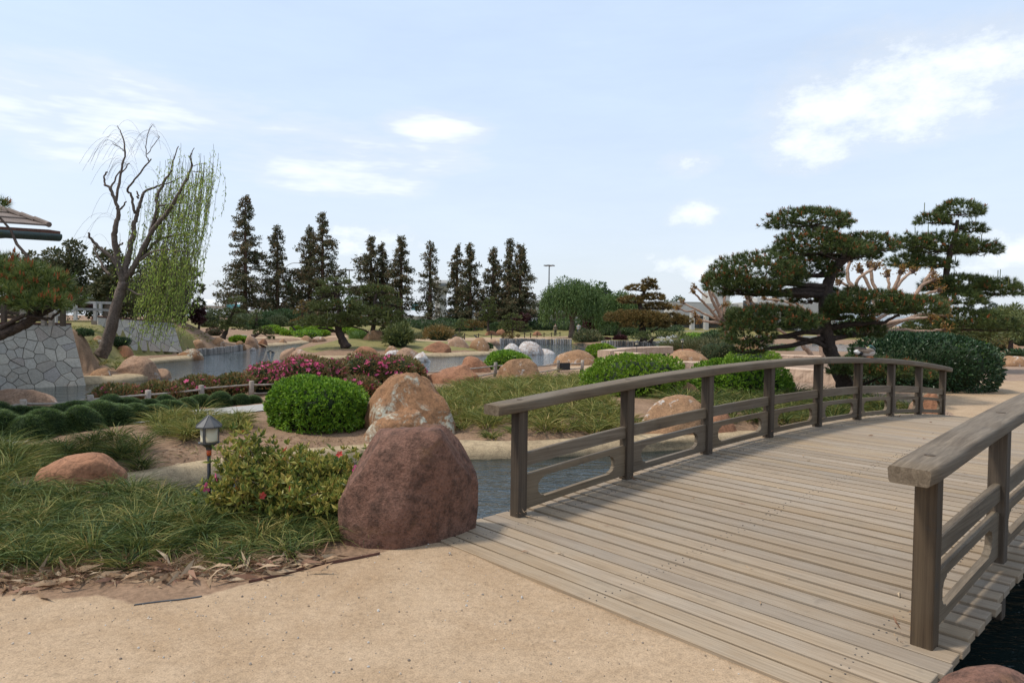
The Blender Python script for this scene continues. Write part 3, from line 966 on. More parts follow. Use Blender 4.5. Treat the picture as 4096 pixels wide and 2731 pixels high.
# hand rails: rounded section swept along the arch
HW, HT = 0.098, 0.084
sec = []
for cx, cz, a0 in ((HW - 0.018, HT - 0.018, 0), (-(HW - 0.018), HT - 0.018, 90), (-(HW - 0.018), 0.012, 180), (HW - 0.018, 0.012, 270)):
    rr = 0.018 if cz > 0.05 else 0.012
    for a in (0, 30, 60, 90):
        sec.append((cx + rr * math.cos(math.radians(a0 + a)), cz + rr * math.sin(math.radians(a0 + a))))
sec = np.array(sec)
for w in (0.0, BW):
    for (s0, s1) in ((-0.30, 4 * SPAN - 0.002), (4 * SPAN + 0.002, 8 * SPAN + 0.30)):
        ss = np.linspace(s0, s1, 46)
        n = len(sec)
        V = []
        for k, q in enumerate(ss):
            sh = 1.0
            if k in (0, len(ss) - 1):
                sh = 0.93
            jy = vnoise(np.array([[q * 1.3 + w]]), 4)[0] * 0.0022
            for (y, z) in sec:
                V.append((q, -w + y * sh + jy, float(zt(max(q, -0.0) if q > 0 else q * 4.0)) + 0.885 + (z - HT / 2) * sh + HT / 2))
        V = np.array(V)
        V[:n, 0] -= 0.004
        i = np.arange(len(ss) - 1)[:, None] * n
        j = np.arange(n)[None]
        Fq = np.stack([i + j, i + n + j, i + n + (j + 1) % n, i + (j + 1) % n], -1).reshape(-1, 4)
        caps = np.array([list(range(n))]), np.array([list(range(n))[::-1]]) + (len(ss) - 1) * n
        hr = mobj('handrail', V, [Fq, np.concatenate(caps)], M['rail'], parent=bridge)
        for p in hr.data.polygons:
            p.use_smooth = len(p.vertices) == 4
        for t in range(9):
            if s0 <= t * SPAN + 0.05 < s1 + 0.05:
                V2, F2 = lathe([(0.0001, 0.0022), (0.026, 0.0022), (0.0285, -0.004)], 14)
                V2 = V2 + np.array((t * SPAN + (0.05 if t == 4 else 0), -w, float(zt(t * SPAN)) + 0.885 + HT))
                mobj('plug', V2, F2, M['post'], parent=hr)

# middle rails and cut-out panels
def arch(V, s0):
    V = V.copy()
    V[:, 2] += zt(V[:, 0] + s0)
    return V


def panel_mesh(t):
    X0, X1, Z0, Z1 = 0.05, SPAN - 0.05, 0.072, 0.352
    x0, x1, z0, z1 = 0.205, SPAN - 0.205, 0.130, 0.300
    k = 0.05
    inn, out = [], []
    nx = 9

    def corner(cx, cz, sx, sz, flip):
        # stepped and hollowed corner of the opening
        pts = [((cx + sx * k * 1.35, cz), (cx + sx * k * 1.35, Z1 if sz < 0 else Z0)),
               ((cx + sx * k * 1.30, cz + sz * 0.012), (cx + sx * k * 0.9, Z1 if sz < 0 else Z0)),
               ((cx + sx * k * 0.85, cz + sz * 0.016), (cx + sx * k * 0.4, Z1 if sz < 0 else Z0)),
               ((cx + sx * k * 0.40, cz + sz * k * 0.55), (X0 if sx > 0 else X1, Z1 if sz < 0 else Z0)),
               ((cx + sx * 0.010, cz + sz * k * 0.92), (X0 if sx > 0 else X1, cz + sz * k * 0.6)),
               ((cx, cz + sz * k * 1.05), (X0 if sx > 0 else X1, cz + sz * k * 1.05))]
        return pts[::-1] if flip else pts
    top = [((x, z1), (x, Z1)) for x in np.linspace(x1 - k * 1.35, x0 + k * 1.35, nx)[1:-1]]
    bot = [((x, z0), (x, Z0)) for x in np.linspace(x0 + k * 1.35, x1 - k * 1.35, nx)[1:-1]]
    pairs = top + corner(x0, z1, 1, -1, False) + corner(x0, z0, 1, 1, True) + bot + corner(x1, z0, -1, 1, False) + corner(x1, z1, -1, -1, True)
    n = len(pairs)
    V = []
    for y in (0.02, -0.02):
        V += [(p[0][0], y, p[0][1]) for p in pairs]
        V += [(p[1][0], y, p[1][1]) for p in pairs]
    V = np.array(V)
    j = np.arange(n)
    k2 = (j + 1) % n
    Q = [np.stack([j, k2, n + k2, n + j], -1), np.stack([2 * n + j, 3 * n + j, 3 * n + k2, 2 * n + k2], -1),
         np.stack([j, 2 * n + j, 2 * n + k2, k2], -1), np.stack([n + j, n + k2, 3 * n + k2, 3 * n + j], -1)]
    return V, [np.concatenate(Q)]


for t in range(8):
    s0 = t * SPAN
    V, Fs = panel_mesh(t)
    pm = make_mesh('cutout_panel', arch(V, s0), Fs)
    pm.materials.append(M['rail'])
    xs = np.linspace(0.05, SPAN - 0.05, 9)
    V = np.concatenate([[(x, y, z) for (y, z) in ((-0.022, 0.425), (0.022, 0.425), (0.022, 0.525), (0.016, 0.531), (-0.016, 0.531), (-0.022, 0.525))] for x in xs])
    n = 6
    i = np.arange(8)[:, None] * n
    j = np.arange(n)[None]
    Fq = np.stack([i + j, i + (j + 1) % n, i + n + (j + 1) % n, i + n + j], -1).reshape(-1, 4)
    rm = make_mesh('middle_rail', arch(V, s0), [Fq])
    rm.materials.append(M['rail'])
    for w in (0.0, BW):
        o = obj('cutout_panel', pm, None, bridge)
        o.location = (s0, -w, 0)
        o = obj('middle_rail', rm, None, bridge)
        o.location = (s0, -w, 0)
# ------------------------------------------------------------------ pond edges
def edge_strip(name, line, label, width=0.62, top=ZD + 0.02, seed=0, wob=0.06, step=0.22):
    """a rounded concrete rim that follows the shore; 'line' is the water's edge with the land to its left"""
    L = smooth_line(np.concatenate([line, np.zeros((len(line), 1))], 1), 6)[:, :2]
    seg = np.r_[0, np.cumsum(np.linalg.norm(np.diff(L, axis=0), axis=1))]
    n = max(8, int(seg[-1] / step))
    q = np.linspace(0, seg[-1], n)
    L = np.stack([np.interp(q, seg, L[:, 0]), np.interp(q, seg, L[:, 1])], -1)
    T = nrm(np.gradient(L, axis=0))
    N = np.stack([-T[:, 1], T[:, 0]], -1)
    wet_ = np.minimum(sdist(L + N * 0.3, STREAM), sdist(L + N * 0.3, POND))
    flip = np.median(wet_) < 0
    if flip:
        N = -N
    prof = [(-0.02, WL - 0.25), (-0.04, WL + 0.02), (-0.01, WL + 0.10), (0.05, top - 0.05), (0.16, top), (0.34, top + 0.012), (0.52, top), (0.62, top - 0.10)]
    V = []
    for k, (o, z) in enumerate(prof):
        P2 = np.stack([q, np.full(n, k * 0.9)], -1)
        off = o / 0.62 * width + wob * vnoise(P2, seed + k // 3, 3, 1.1)
        zz = z + (0.025 * vnoise(P2, seed + 20, 3, 1.7) if k > 1 else 0)
        V.append(np.concatenate([L + N * off[:, None], np.broadcast_to(zz, (n,))[:, None]], 1))
    m = len(prof)
    V = np.stack(V, 1).reshape(-1, 3)
    i = np.arange(n - 1)[:, None] * m
    j = np.arange(m - 1)[None]
    Fq = np.stack([i + j, i + j + 1, i + m + j + 1, i + m + j], -1).reshape(-1, 4)
    if not flip:
        Fq = Fq[:, ::-1]
    return mobj(name, V, Fq, M['concrete_edge'], True, label=label, cat='pond edge')


sf = STREAM_FAR[::-1]
edge_strip('pond_edge', np.concatenate([STREAM_FAR[2:], [(-5.05, 8.3), (-5.25, 7.7)]]), 'pale concrete rim along the far bank of the stream by the footbridge', seed=1, width=0.46)
pf = px_poly(POND_FAR)
def pick(a, b):
    return px_poly([p for p in POND_FAR][a:b])
edge_strip('pond_edge', px_poly([(1985, 1396), (1990, 1414), (1900, 1424), (1700, 1429), (1640, 1434)]), 'pale concrete rim of the lawn peninsula by the ripples', seed=2, width=1.0, step=0.5)
edge_strip('pond_edge', px_poly([(1420, 1440), (1260, 1442), (1180, 1441)]), 'short pale concrete rim below the leaning pine on the peninsula', seed=3, width=0.9, step=0.5)
edge_strip('pond_edge', px_poly([(1290, 1372), (1285, 1365), (1180, 1378), (1060, 1388)]), 'pale concrete rim at the far end of the narrow channel', seed=4, width=1.5, step=0.6)
edge_strip('pond_edge', px_poly([(800, 1438), (700, 1446), (590, 1456)]), 'pale concrete rim on the bank below the willow', seed=5, width=0.8, step=0.3)
edge_strip('pond_edge', px_poly([(680, 1500), (640, 1510), (560, 1521), (450, 1531), (330, 1537)]), 'pale concrete rim between the stone wall and the pink boulder', seed=6, width=0.7, step=0.25)

# ------------------------------------------------------------------ boulders
def rock_shape(seed, sub=4, boxy=2.5, cuts=7, rough=0.10, shear=0.0, soft=0.72, taper=0.0, planes=()):
    r_ = np.random.default_rng(seed)
    D, Fs = icosphere(sub)
    p = np.abs(D) ** boxy
    r = 1.0 / (p.sum(1)) ** (1 / boxy)
    V = D * r[:, None]
    V = V * (1 + 0.16 * vnoise(D, seed, 2, 1.6))[:, None]
    for _ in range(cuts):
        n = nrm(r_.normal(size=3) * np.array((1, 1, 0.7)))
        h = r_.uniform(0.62, 0.92)
        e = np.maximum(V @ n - h, 0)
        V = V - n[None] * (e * soft)[:, None]
    for n, h in planes:
        n = nrm(np.array(n, float))
        e = np.maximum(V @ n - h, 0)
        V = V - n[None] * (e * 0.9)[:, None]
    V = V * (1 + rough * 0.5 * vnoise(D, seed + 9, 3, 5.0))[:, None] + D * (rough * 0.16 * vnoise(D, seed + 5, 3, 14.0))[:, None]
    V[:, :2] *= (1 - taper * np.clip(V[:, 2] + 0.3, 0, 1.3) ** 1.2)[:, None]
    V[:, 0] += shear * (V[:, 2])
    up = V[:, 2] > -0.25
    V[:, 0] -= (V[up, 0].max() + V[up, 0].min()) / 2
    V[:, 0] /= (V[up, 0].max() - V[up, 0].min())
    V[:, 1] /= (V[:, 1].max() - V[:, 1].min())
    V[:, 2] = (V[:, 2] + 0.16) / (V[:, 2].max() + 0.16)
    V[:, 2] = np.maximum(V[:, 2], -0.30)
    return V, Fs


def rock(x0, x1, yt, yb, mat, label, seed, deep=0.8, shear=0.0, sub=3, boxy=2.5, cuts=7, z=None, name='boulder', group=None, rough=0.10, rot=0.0, Y=None, taper=0.2, planes=()):
    uc = (x0 + x1) / 2
    if Y is not None:
        b = at(uc, yb, Y)
    elif z is None:
        b = gp(uc, yb)
    else:
        b = on_z(uc, yb, z)
    D = b[1]
    w = (x1 - x0) / F * D
    h = (yb - yt) / F * D
    V, Fs = rock_shape(seed, sub, boxy, cuts, rough, shear, 0.72, taper, planes)
    dpt = w * deep
    V = V * np.array((w * 1.04, dpt, h * 1.02))
    c = np.array((b[0], b[1] + dpt * 0.42, b[2]))
    c[0] *= c[1] / b[1] if b[1] > 8 else 1.0 + 0.5 * (c[1] / b[1] - 1)
    return mobj(name, V, Fs, M[mat], True, label=label, cat='rock', group=group, loc=c, rotz=rot)


# near ones
rock(1352, 1905, 1722, 2205, 'rock_maroon', 'big maroon boulder between the near end of the footbridge and the yellow azalea', 12, 0.75, 0.0, 5, 2.8, 2, z=-0.03, rough=0.10, taper=0.03, planes=[((-0.72, -0.1, 0.62), 1.0), ((0.75, -0.1, 0.6), 1.12)])
rock(1455, 1830, 1502, 1745, 'rock_brown', 'tall tan-brown boulder with a pale green lichen patch beside the rounded green bush', 23, 0.8, -0.12, 5, 2.0, 9, taper=0.36, rough=0.16)
rock(1432, 1780, 1640, 1790, 'rock_brown', 'low brown slab-like boulder with white lichen lying in front of the tall lichen boulder', 31, 0.5, 0.22, 5, 2.4, 6, rough=0.16)
rock(110, 462, 1832, 1950, 'rock_red', 'low rounded orange-brown rock half buried in the tufted grass', 41, 0.7, 0.12, 4, 2.3, 5)
rock(3760, 4240, 2760, 2920, 'rock_maroon', 'top of a maroon boulder at the corner of the deck beside the dark gap', 53, 0.8, 0, 4, 2.3, 4, Y=2.3, rough=0.06)
rock(2515, 2840, 1592, 1765, 'rock_tan', 'smooth tan boulder with white lichen specks seen through the bridge railing', 61, 0.7, 0.06, 4, 2.3, 5)
rock(2795, 2965, 1662, 1772, 'rock_red', 'reddish boulder beside the lichen-specked one behind the railing', 67, 0.8, 0.0, 4, 2.6, 7)
rock(2672, 2815, 1518, 1590, 'rock_tan', 'slanting tan rock between two lime green bushes behind the railing', 71, 0.8, -0.25, 4, 2.4, 7)
rock(3680, 3762, 1574, 1672, 'rock_red', 'squat reddish rock behind the last panel of the railing', 73, 0.8, 0.0, 4, 2.8, 6)
rock(3625, 3668, 1608, 1672, 'rock_pink', 'small pointed pinkish rock under the dark camellia bush', 79, 0.8, 0.1, 3, 2.3, 6)
# along the bamboo fence
rock(1838, 1962, 1427, 1490, 'rock_red', 'peaked red-brown boulder standing behind the bamboo fence near the water', 83, 0.8, 0.0, 4, 2.3, 8)
rock(1690, 1925, 1463, 1535, 'rock_red', 'broad low red-brown boulder right behind the bamboo fence', 89, 0.6, 0.10, 4, 2.4, 6)
rock(1985, 2158, 1437, 1520, 'rock_tan', 'broad flat-topped tan boulder filling two bays behind the bamboo fence', 97, 0.7, 0.05, 4, 2.8, 7)
rock(2215, 2382, 1400, 1462, 'rock_tan', 'wide tan boulder at the water beside the round lime bush', 101, 0.7, 0.08, 4, 2.3, 6)
# left bank
rock(-70, 238, 1564, 1650, 'rock_pink', 'long flat-topped layered slab in the water before the stone wall', 103, 0.5, 0.0, 4, 3.4, 5, name='rock_slab')
rock(452, 624, 1434, 1520, 'rock_pink', 'large flat pinkish boulder on the bank below the willow', 107, 0.5, 0.02, 4, 3.0, 7)
rock(358, 448, 1477, 1524, 'rock_tan', 'small tan boulder between the stone wall and the big pinkish boulder', 109, 0.8, 0.05, 3, 2.3, 6)
rock(606, 684, 1476, 1516, 'rock_pink', 'pale wedge of rock at the water beside the big pinkish boulder', 113, 0.8, -0.1, 3, 2.6, 8)
rock(464, 542, 1384, 1440, 'rock_red', 'brown boulder at the foot of the willow trunk', 127, 0.8, -0.1, 3, 2.5, 7)
rock(364, 412, 1344, 1372, 'rock_tan', 'small orange-tan rock in the grass beside the willow trunk', 131, 0.8, 0.0, 3, 2.4, 6)
rock(698, 808, 1396, 1442, 'rock_brown', 'blocky two-tone boulder at the end of the timber piles', 137, 0.8, 0.0, 4, 3.2, 8)
rock(748, 822, 1362, 1394, 'rock_tan', 'rounded tan boulder above the timber piles on the bare slope', 139, 0.8, 0.1, 3, 2.4, 6)
rock(843, 898, 1350, 1384, 'rock_tan', 'tan boulder below the small leaning pine on the bare slope', 149, 0.8, 0.0, 3, 2.5, 7)
rock(938, 985, 1368, 1400, 'rock_tan', 'tan boulder at the far tip of the timber piles', 151, 0.8, 0.0, 3, 2.5, 7)
rock(978, 1036, 1345, 1388, 'rock_pink', 'dome-shaped pale boulder with a white top at the channel edge', 157, 0.8, 0.0, 3, 2.3, 6)
rock(1032, 1070, 1357, 1386, 'rock_red', 'small reddish boulder beside the dome-shaped pale boulder', 163, 0.8, 0.0, 3, 2.3, 6)
rock(1116, 1148, 1356, 1376, 'rock_tan', 'small round tan rock alone at the end of the channel', 167, 0.8, 0.0, 3, 2.3, 6)
rock(1198, 1248, 1345, 1366, 'rock_tan', 'tan rock just before the low bright green bush across the channel', 173, 0.8, 0.0, 3, 2.5, 7)
rock(1250, 1306, 1347, 1368, 'rock_pink', 'pinkish rock at the other end of the low bright green bush', 179, 0.8, 0.0, 3, 2.6, 7)
rock(1000, 1024, 1390, 1402, 'rock_white', 'tiny white-topped stone poking out of the channel', 181, 0.8, 0.0, 2, 2.3, 4, z=WL)
# peninsula
rock(1452, 1530, 1320, 1360, 'rock_tan', 'upright tan boulder behind the slender pine on the lawn', 191, 0.7, 0.15, 3, 2.6, 8)
rock(1120, 1190, 1397, 1440, 'rock_pink', 'smooth pinkish boulder at the tip of the peninsula', 193, 0.8, 0.0, 3, 2.4, 6)
rock(1158, 1270, 1399, 1446, 'rock_pink', 'cracked grey-pink boulder with white streaks at the peninsula tip', 197, 0.7, 0.0, 4, 2.6, 8)
rock(1402, 1518, 1389, 1432, 'rock_red', 'broad red-brown boulder on the lawn below the leaning pine', 199, 0.6, 0.05, 3, 2.4, 6)
rock(1398, 1458, 1412, 1434, 'rock_pink', 'small grey-pink rock before the broad red-brown boulder', 211, 0.8, 0.0, 3, 2.4, 6)
rock(1538, 1594, 1386, 1418, 'rock_tan', 'tan boulder beside the dense dwarf pine shrub', 223, 0.8, 0.0, 3, 2.4, 6)
rock(1578, 1686, 1391, 1442, 'rock_pink', 'tall angular pinkish boulder streaked white at the water', 227, 0.6, -0.05, 4, 3.0, 9)
rock(1534, 1622, 1402, 1438, 'rock_white', 'whitened domed boulder in front of the angular streaked one', 229, 0.8, 0.0, 3, 2.3, 6)
rock(1648, 1724, 1409, 1448, 'rock_white', 'whitish pointed boulder standing in the water off the lawn', 233, 0.8, 0.08, 3, 2.3, 9)
rock(1688, 1803, 1367, 1413, 'rock_red', 'large rounded brown boulder on the edge of the lawn', 239, 0.7, 0.0, 4, 2.5, 7)
rock(1790, 1877, 1347, 1388, 'rock_pink', 'pale layered boulder with a bird on top at the pond bend', 241, 0.8, -0.1, 3, 2.5, 8)
rock(1876, 1957, 1351, 1402, 'rock_tan', 'rounded tan boulder with a white cap beside the small dark shrub', 251, 0.8, 0.0, 3, 2.3, 6)
rock(1943, 2002, 1358, 1380, 'rock_pink', 'low pale rocks at the near end of the far timber edging', 257, 0.8, 0.0, 3, 2.4, 6)
rock(2005, 2090, 1374, 1421, 'rock_white', 'white-washed domed rock of the islet with a tan flank', 263, 0.8, 0.05, 4, 2.4, 6, z=WL)
rock(2072, 2176, 1366, 1418, 'rock_white', 'longer white-washed rock of the islet sloping into the pond', 269, 0.8, -0.1, 4, 2.4, 6, z=WL)
rock(2140, 2218, 1396, 1416, 'rock_white', 'flat pale tail rock of the islet', 271, 0.8, -0.2, 3, 2.4, 6, z=WL)
rock(1938, 1994, 1324, 1342, 'rock_red', 'low red rock on the dry lawn under the far conifers', 277, 0.8, 0.0, 3, 2.4, 6, Y=88)
rock(1982, 2024, 1316, 1340, 'rock_red', 'taller red rock beside the small topiary pine on the dry lawn', 281, 0.8, 0.0, 3, 2.4, 6, Y=90)
rock(2130, 2170, 1324, 1346, 'rock_red', 'round orange rock near the rope fence posts', 283, 0.8, 0.0, 3, 2.4, 6, Y=88)
# right
rock(2628, 2836, 1404, 1462, 'rock_tan', 'long low tan boulder on the mulch beside the covered bench', 293, 0.6, 0.1, 4, 2.4, 6)
rock(2690, 2792, 1396, 1422, 'rock_red', 'flat reddish rock behind the long low tan boulder', 307, 0.6, 0.0, 3, 2.6, 6)
rock(2905, 3048, 1346, 1442, 'rock_tan', 'tall tan boulder behind the lowest pine pads near the bench', 311, 0.7, 0.0, 4, 2.6, 8)
rock(4008, 4080, 1378, 1404, 'rock_tan', 'smooth ochre boulder on the mulch slope under the distant pines', 313, 0.7, 0.0, 3, 2.3, 5)
rock(3972, 4160, 1425, 1466, 'rock_tan', 'long low tan rock on the mulch across the sandy path', 317, 0.5, -0.1, 3, 2.4, 6)
rock(3980, 4012, 1413, 1432, 'rock_white', 'small white-topped rock behind the long low tan rock', 331, 0.8, 0.0, 3, 2.3, 6)
rock(4015, 4055, 1350, 1366, 'rock_tan', 'small tan rock high on the mulch slope', 337, 0.8, 0.0, 3, 2.3, 6)
# ------------------------------------------------------------------ stone walls
def clip_poly(poly, n, c):
    """keep the part with p.n <= c"""
    out = []
    for a, b in zip(poly, poly[1:] + poly[:1]):
        da, db = a[0] * n[0] + a[1] * n[1] - c, b[0] * n[0] + b[1] * n[1] - c
        if da <= 0:
            out.append(a)
        if (da < 0 < db) or (db < 0 < da):
            t = da / (da - db)
            out.append((a[0] + (b[0] - a[0]) * t, a[1] + (b[1] - a[1]) * t))
    return out


def stone_wall(label, BL, BR, TL, TR, cell, seed, proud=0.045, thick=0.5):
    """a wall of irregular flat stones between four corners (bottom-left/right, top-left/right)"""
    BL, BR, TL, TR = map(np.asarray, (BL, BR, TL, TR))
    Lw = np.linalg.norm(BR - BL)
    Hh = np.linalg.norm((TL + TR) / 2 - (BL + BR) / 2)
    nrm_ = nrm(np.cross(BR - BL, TL - BL))
    if nrm_ @ (np.array((0, 0, CAMZ)) - BL) < 0:
        nrm_ = -nrm_

    def mp(s, h, d):
        a, b = s / Lw, h / Hh
        return (BL * (1 - a) + BR * a) * (1 - b) + (TL * (1 - a) + TR * a) * b + nrm_ * d
    r_ = random.Random(seed)
    nx, ny = max(2, round(Lw / cell)), max(2, round(Hh / cell))
    sites = []
    for i in range(nx):
        for j in range(ny):
            if r_.random() < 0.86:
                sites.append(((i + 0.5 + r_.uniform(-0.46, 0.46)) * Lw / nx, (j + 0.5 + (0.25 if i % 2 else -0.25) + r_.uniform(-0.36, 0.36)) * Hh / ny))
    root = thing('stone_wall', label, 'wall', (0, 0, 0))
    c = [mp(0, 0, 0), mp(Lw, 0, 0), mp(Lw, Hh, 0), mp(0, Hh, 0)]
    V = np.array(c + [p - nrm_ * thick for p in c])
    mobj('mortar', V, np.array([(0, 1, 2, 3), (4, 7, 6, 5), (1, 5, 6, 2), (0, 3, 7, 4), (3, 2, 6, 7), (0, 4, 5, 1)]), M['mortar'], parent=root)
    for i, sa in enumerate(sites):
        poly = [(0.0, 0.0), (Lw, 0.0), (Lw, Hh), (0.0, Hh)]
        for j, sb in enumerate(sites):
            if i == j:
                continue
            n = (sb[0] - sa[0], sb[1] - sa[1])
            l = math.hypot(*n)
            if l > cell * 4:
                continue
            n = (n[0] / l, n[1] / l)
            poly = clip_poly(poly, n, (sa[0] + sb[0]) / 2 * n[0] + (sa[1] + sb[1]) / 2 * n[1] - 0.0062 * cell / 0.32)
            if len(poly) < 3:
                break
        if len(poly) < 3:
            continue
        k = len(poly)
        cx, cy = sum(p[0] for p in poly) / k, sum(p[1] for p in poly) / k
        pr = proud * r_.uniform(0.55, 1.1)
        Vs = [mp(p[0], p[1], -0.01) for p in poly]
        Vs += [mp(p[0], p[1], pr * 0.75) for p in poly]
        Vs += [mp(cx + (p[0] - cx) * 0.96, cy + (p[1] - cy) * 0.96, pr * r_.uniform(0.92, 1.08)) for p in poly]
        Vs.append(mp(cx, cy, pr * r_.uniform(0.95, 1.15)))
        a = np.arange(k)
        b = (a + 1) % k
        mobj('stone', np.array(Vs), [np.concatenate([np.stack([a, b, k + b, k + a], -1), np.stack([k + a, k + b, 2 * k + b, 2 * k + a], -1)]),
                                     np.stack([2 * k + a, 2 * k + b, np.full(k, 3 * k)], -1)], M['flag'], parent=root)
    # a thin coping on top
    up = nrm(TL - BL)
    t0, t1 = TL - nrm_ * 0.0, TR
    V = np.array([t0 + nrm_ * 0.07, t1 + nrm_ * 0.07, t1 - nrm_ * thick, t0 - nrm_ * thick])
    V = np.concatenate([V + up * 0.004, V + up * 0.06])
    mobj('coping', V, np.array([(0, 1, 5, 4), (1, 2, 6, 5), (2, 3, 7, 6), (3, 0, 4, 7), (4, 5, 6, 7), (3, 2, 1, 0)]), M['rust'], parent=root)
    return root


bl, br = on_z(-420, 1594, WL - 0.1), on_z(345, 1553, WL - 0.1)
stone_wall('grey flagstone retaining wall rising from the pond beside the pine branch', bl, br, at(-420, 1296, bl[1] + 0.35), at(284, 1300, br[1] + 0.4), 0.29, 5)
stone_wall('pale stone retaining wall behind the willow strands', at(395, 1395, 32.2), at(728, 1410, 36), at(388, 1270, 32.5), at(692, 1292, 36.3), 0.42, 6, 0.045)

# ------------------------------------------------------------------ fences
def bar(a, b, r, n=6, sub=None):
    return tube(np.array([a, b]), r, n)


root = thing('wooden_railing', 'dark and pale timber railing standing on the stone wall by the pine', 'railing', (0, 0, 0))
for (u, yt, yb) in ((16, 1185, 1296), (92, 1215, 1290), (176, 1248, 1296), (206, 1250, 1298), (252, 1236, 1299)):
    a, b = at(u, yb + 6, 21.4), at(u, yt, 21.4)
    V, Fs = box(-0.06, 0.06, -0.06, 0.06, 0, b[2] - a[2])
    mobj('post', V + a, Fs, M['post'] if u in (16, 252) else M['bamboo'], parent=root)
for (a, b) in (((-120, 1236), (104, 1256)), ((-120, 1262), (104, 1270))):
    p, q = at(*a, 21.52), at(*b, 21.52)
    V = np.array([p + d for d in np.array([(0, 0, -.05), (0, .05, -.05), (0, .05, .05), (0, 0, .05)])] + [q + d for d in np.array([(0, 0, -.05), (0, .05, -.05), (0, .05, .05), (0, 0, .05)])])
    mobj('rail', V, np.array([(0, 4, 5, 1), (1, 5, 6, 2), (2, 6, 7, 3), (3, 7, 4, 0), (0, 1, 2, 3), (7, 6, 5, 4)]), M['post'], parent=root)

root = thing('pale_fence', 'pale grey post-and-rail fence on the grass bank behind the willow', 'fence', (0, 0, 0))
pf_pts = [(222, 1240, 1300, 24.5), (302, 1214, 1272, 25.5), (381, 1206, 1275, 26.0), (402, 1208, 1245, 29.0), (470, 1212, 1272, 26.5)]
for (u, yt, yb, Y) in pf_pts:
    a, b = at(u, yb + 8, Y), at(u, yt, Y)
    V, Fs = box(-0.05, 0.05, -0.05, 0.05, 0, b[2] - a[2])
    mobj('post', V + a, Fs, M['whitewood'], parent=root)
for (p, q) in (((222, 1244, 24.44), (302, 1218, 25.44)), ((302, 1236, 25.44), (381, 1238, 25.94)), ((325, 1209, 25.9), (470, 1212, 26.44)), ((381, 1238, 25.94), (470, 1243, 26.44)), ((222, 1262, 24.44), (302, 1240, 25.44))):
    p, q = at(*p), at(*q)
    dd = np.array([(0, 0, -.045), (0, -.04, -.045), (0, -.04, .045), (0, 0, .045)])
    V = np.concatenate([p + dd, q + dd])
    mobj('rail', V, np.array([(0, 4, 5, 1), (1, 5, 6, 2), (2, 6, 7, 3), (3, 7, 4, 0), (0, 1, 2, 3), (7, 6, 5, 4)]), M['whitewood'], parent=root)

root = thing('bamboo_fence', 'low grey fence of wooden posts and bamboo rails along the garden path', 'fence', (0, 0, 0))
FPOST = [(-180, 1625, 1690), (95, 1597, 1668), (362, 1578, 1650), (590, 1560, 1626), (808, 1540, 1602), (1005, 1523, 1590), (1175, 1508, 1566), (1352, 1495, 1556), (1507, 1485, 1546), (1668, 1470, 1530), (1826, 1462, 1528), (1980, 1449, 1506), (2114, 1447, 1505), (2232, 1440, 1487), (2328, 1440, 1483)]
fp = []
for (u, yt, yb) in FPOST:
    a = gp(u, yb)
    h = (yb - yt) / F * a[1]
    tilt = np.array((random.uniform(-.02, .02), 0, 0))
    V, Fs = tube(np.array([a - np.array((0, 0, .15)), a + np.array((0, 0, h - .01)) + tilt, a + np.array((0, 0, h)) + tilt]), [0.062, 0.058, 0.05], 10, True, 0.08, int(u) % 97)
    mobj('post', V, Fs, M['bamboo'], True, parent=root)
    fp.append((a, h, tilt))
for (a, ha, ta), (b, hb, tb) in zip(fp[:-1], fp[1:]):
    for f in (0.74, 0.24):
        p, q = a + np.array((0, -0.0, ha * f)) + ta * f, b + np.array((0, 0, hb * f)) + tb * f
        if f < 0.5 and random.random() < 0.15:
            continue
        tt = np.linspace(0, 1, 26)
        P = p + (q - p) * tt[:, None]
        P[:, 2] += np.sin(tt * np.pi) * random.uniform(-0.05, 0.01) + random.uniform(-0.01, 0.01)
        R = np.where((np.arange(26) % 5) == 2, 0.026, 0.021)
        V, Fs = tube(P, R, 7)
        mobj('bamboo_rail', V, Fs, M['bamboo'], True, parent=root)
a, b = fp[-2][0], fp[-1][0]
p = a * 0.72 + b * 0.28
V, Fs = bevel_box(-0.21, 0.21, -0.02, 0.02, 0.06, 0.32, 0.006)
o = mobj('sign_board', V, Fs, M['black'], label='plain black board hung on the last bay of the bamboo fence', cat='sign', loc=p + np.array((0, -0.06, 0)), rotz=math.atan2(b[1] - a[1], b[0] - a[0]))
for sx in (-0.15, 0.15):
    V, Fs = tube(np.array([(sx, 0.0, 0.31), (sx, 0.02, 0.40)]), 0.006, 6)
    mobj('hook', V, Fs, M['black'], parent=o)

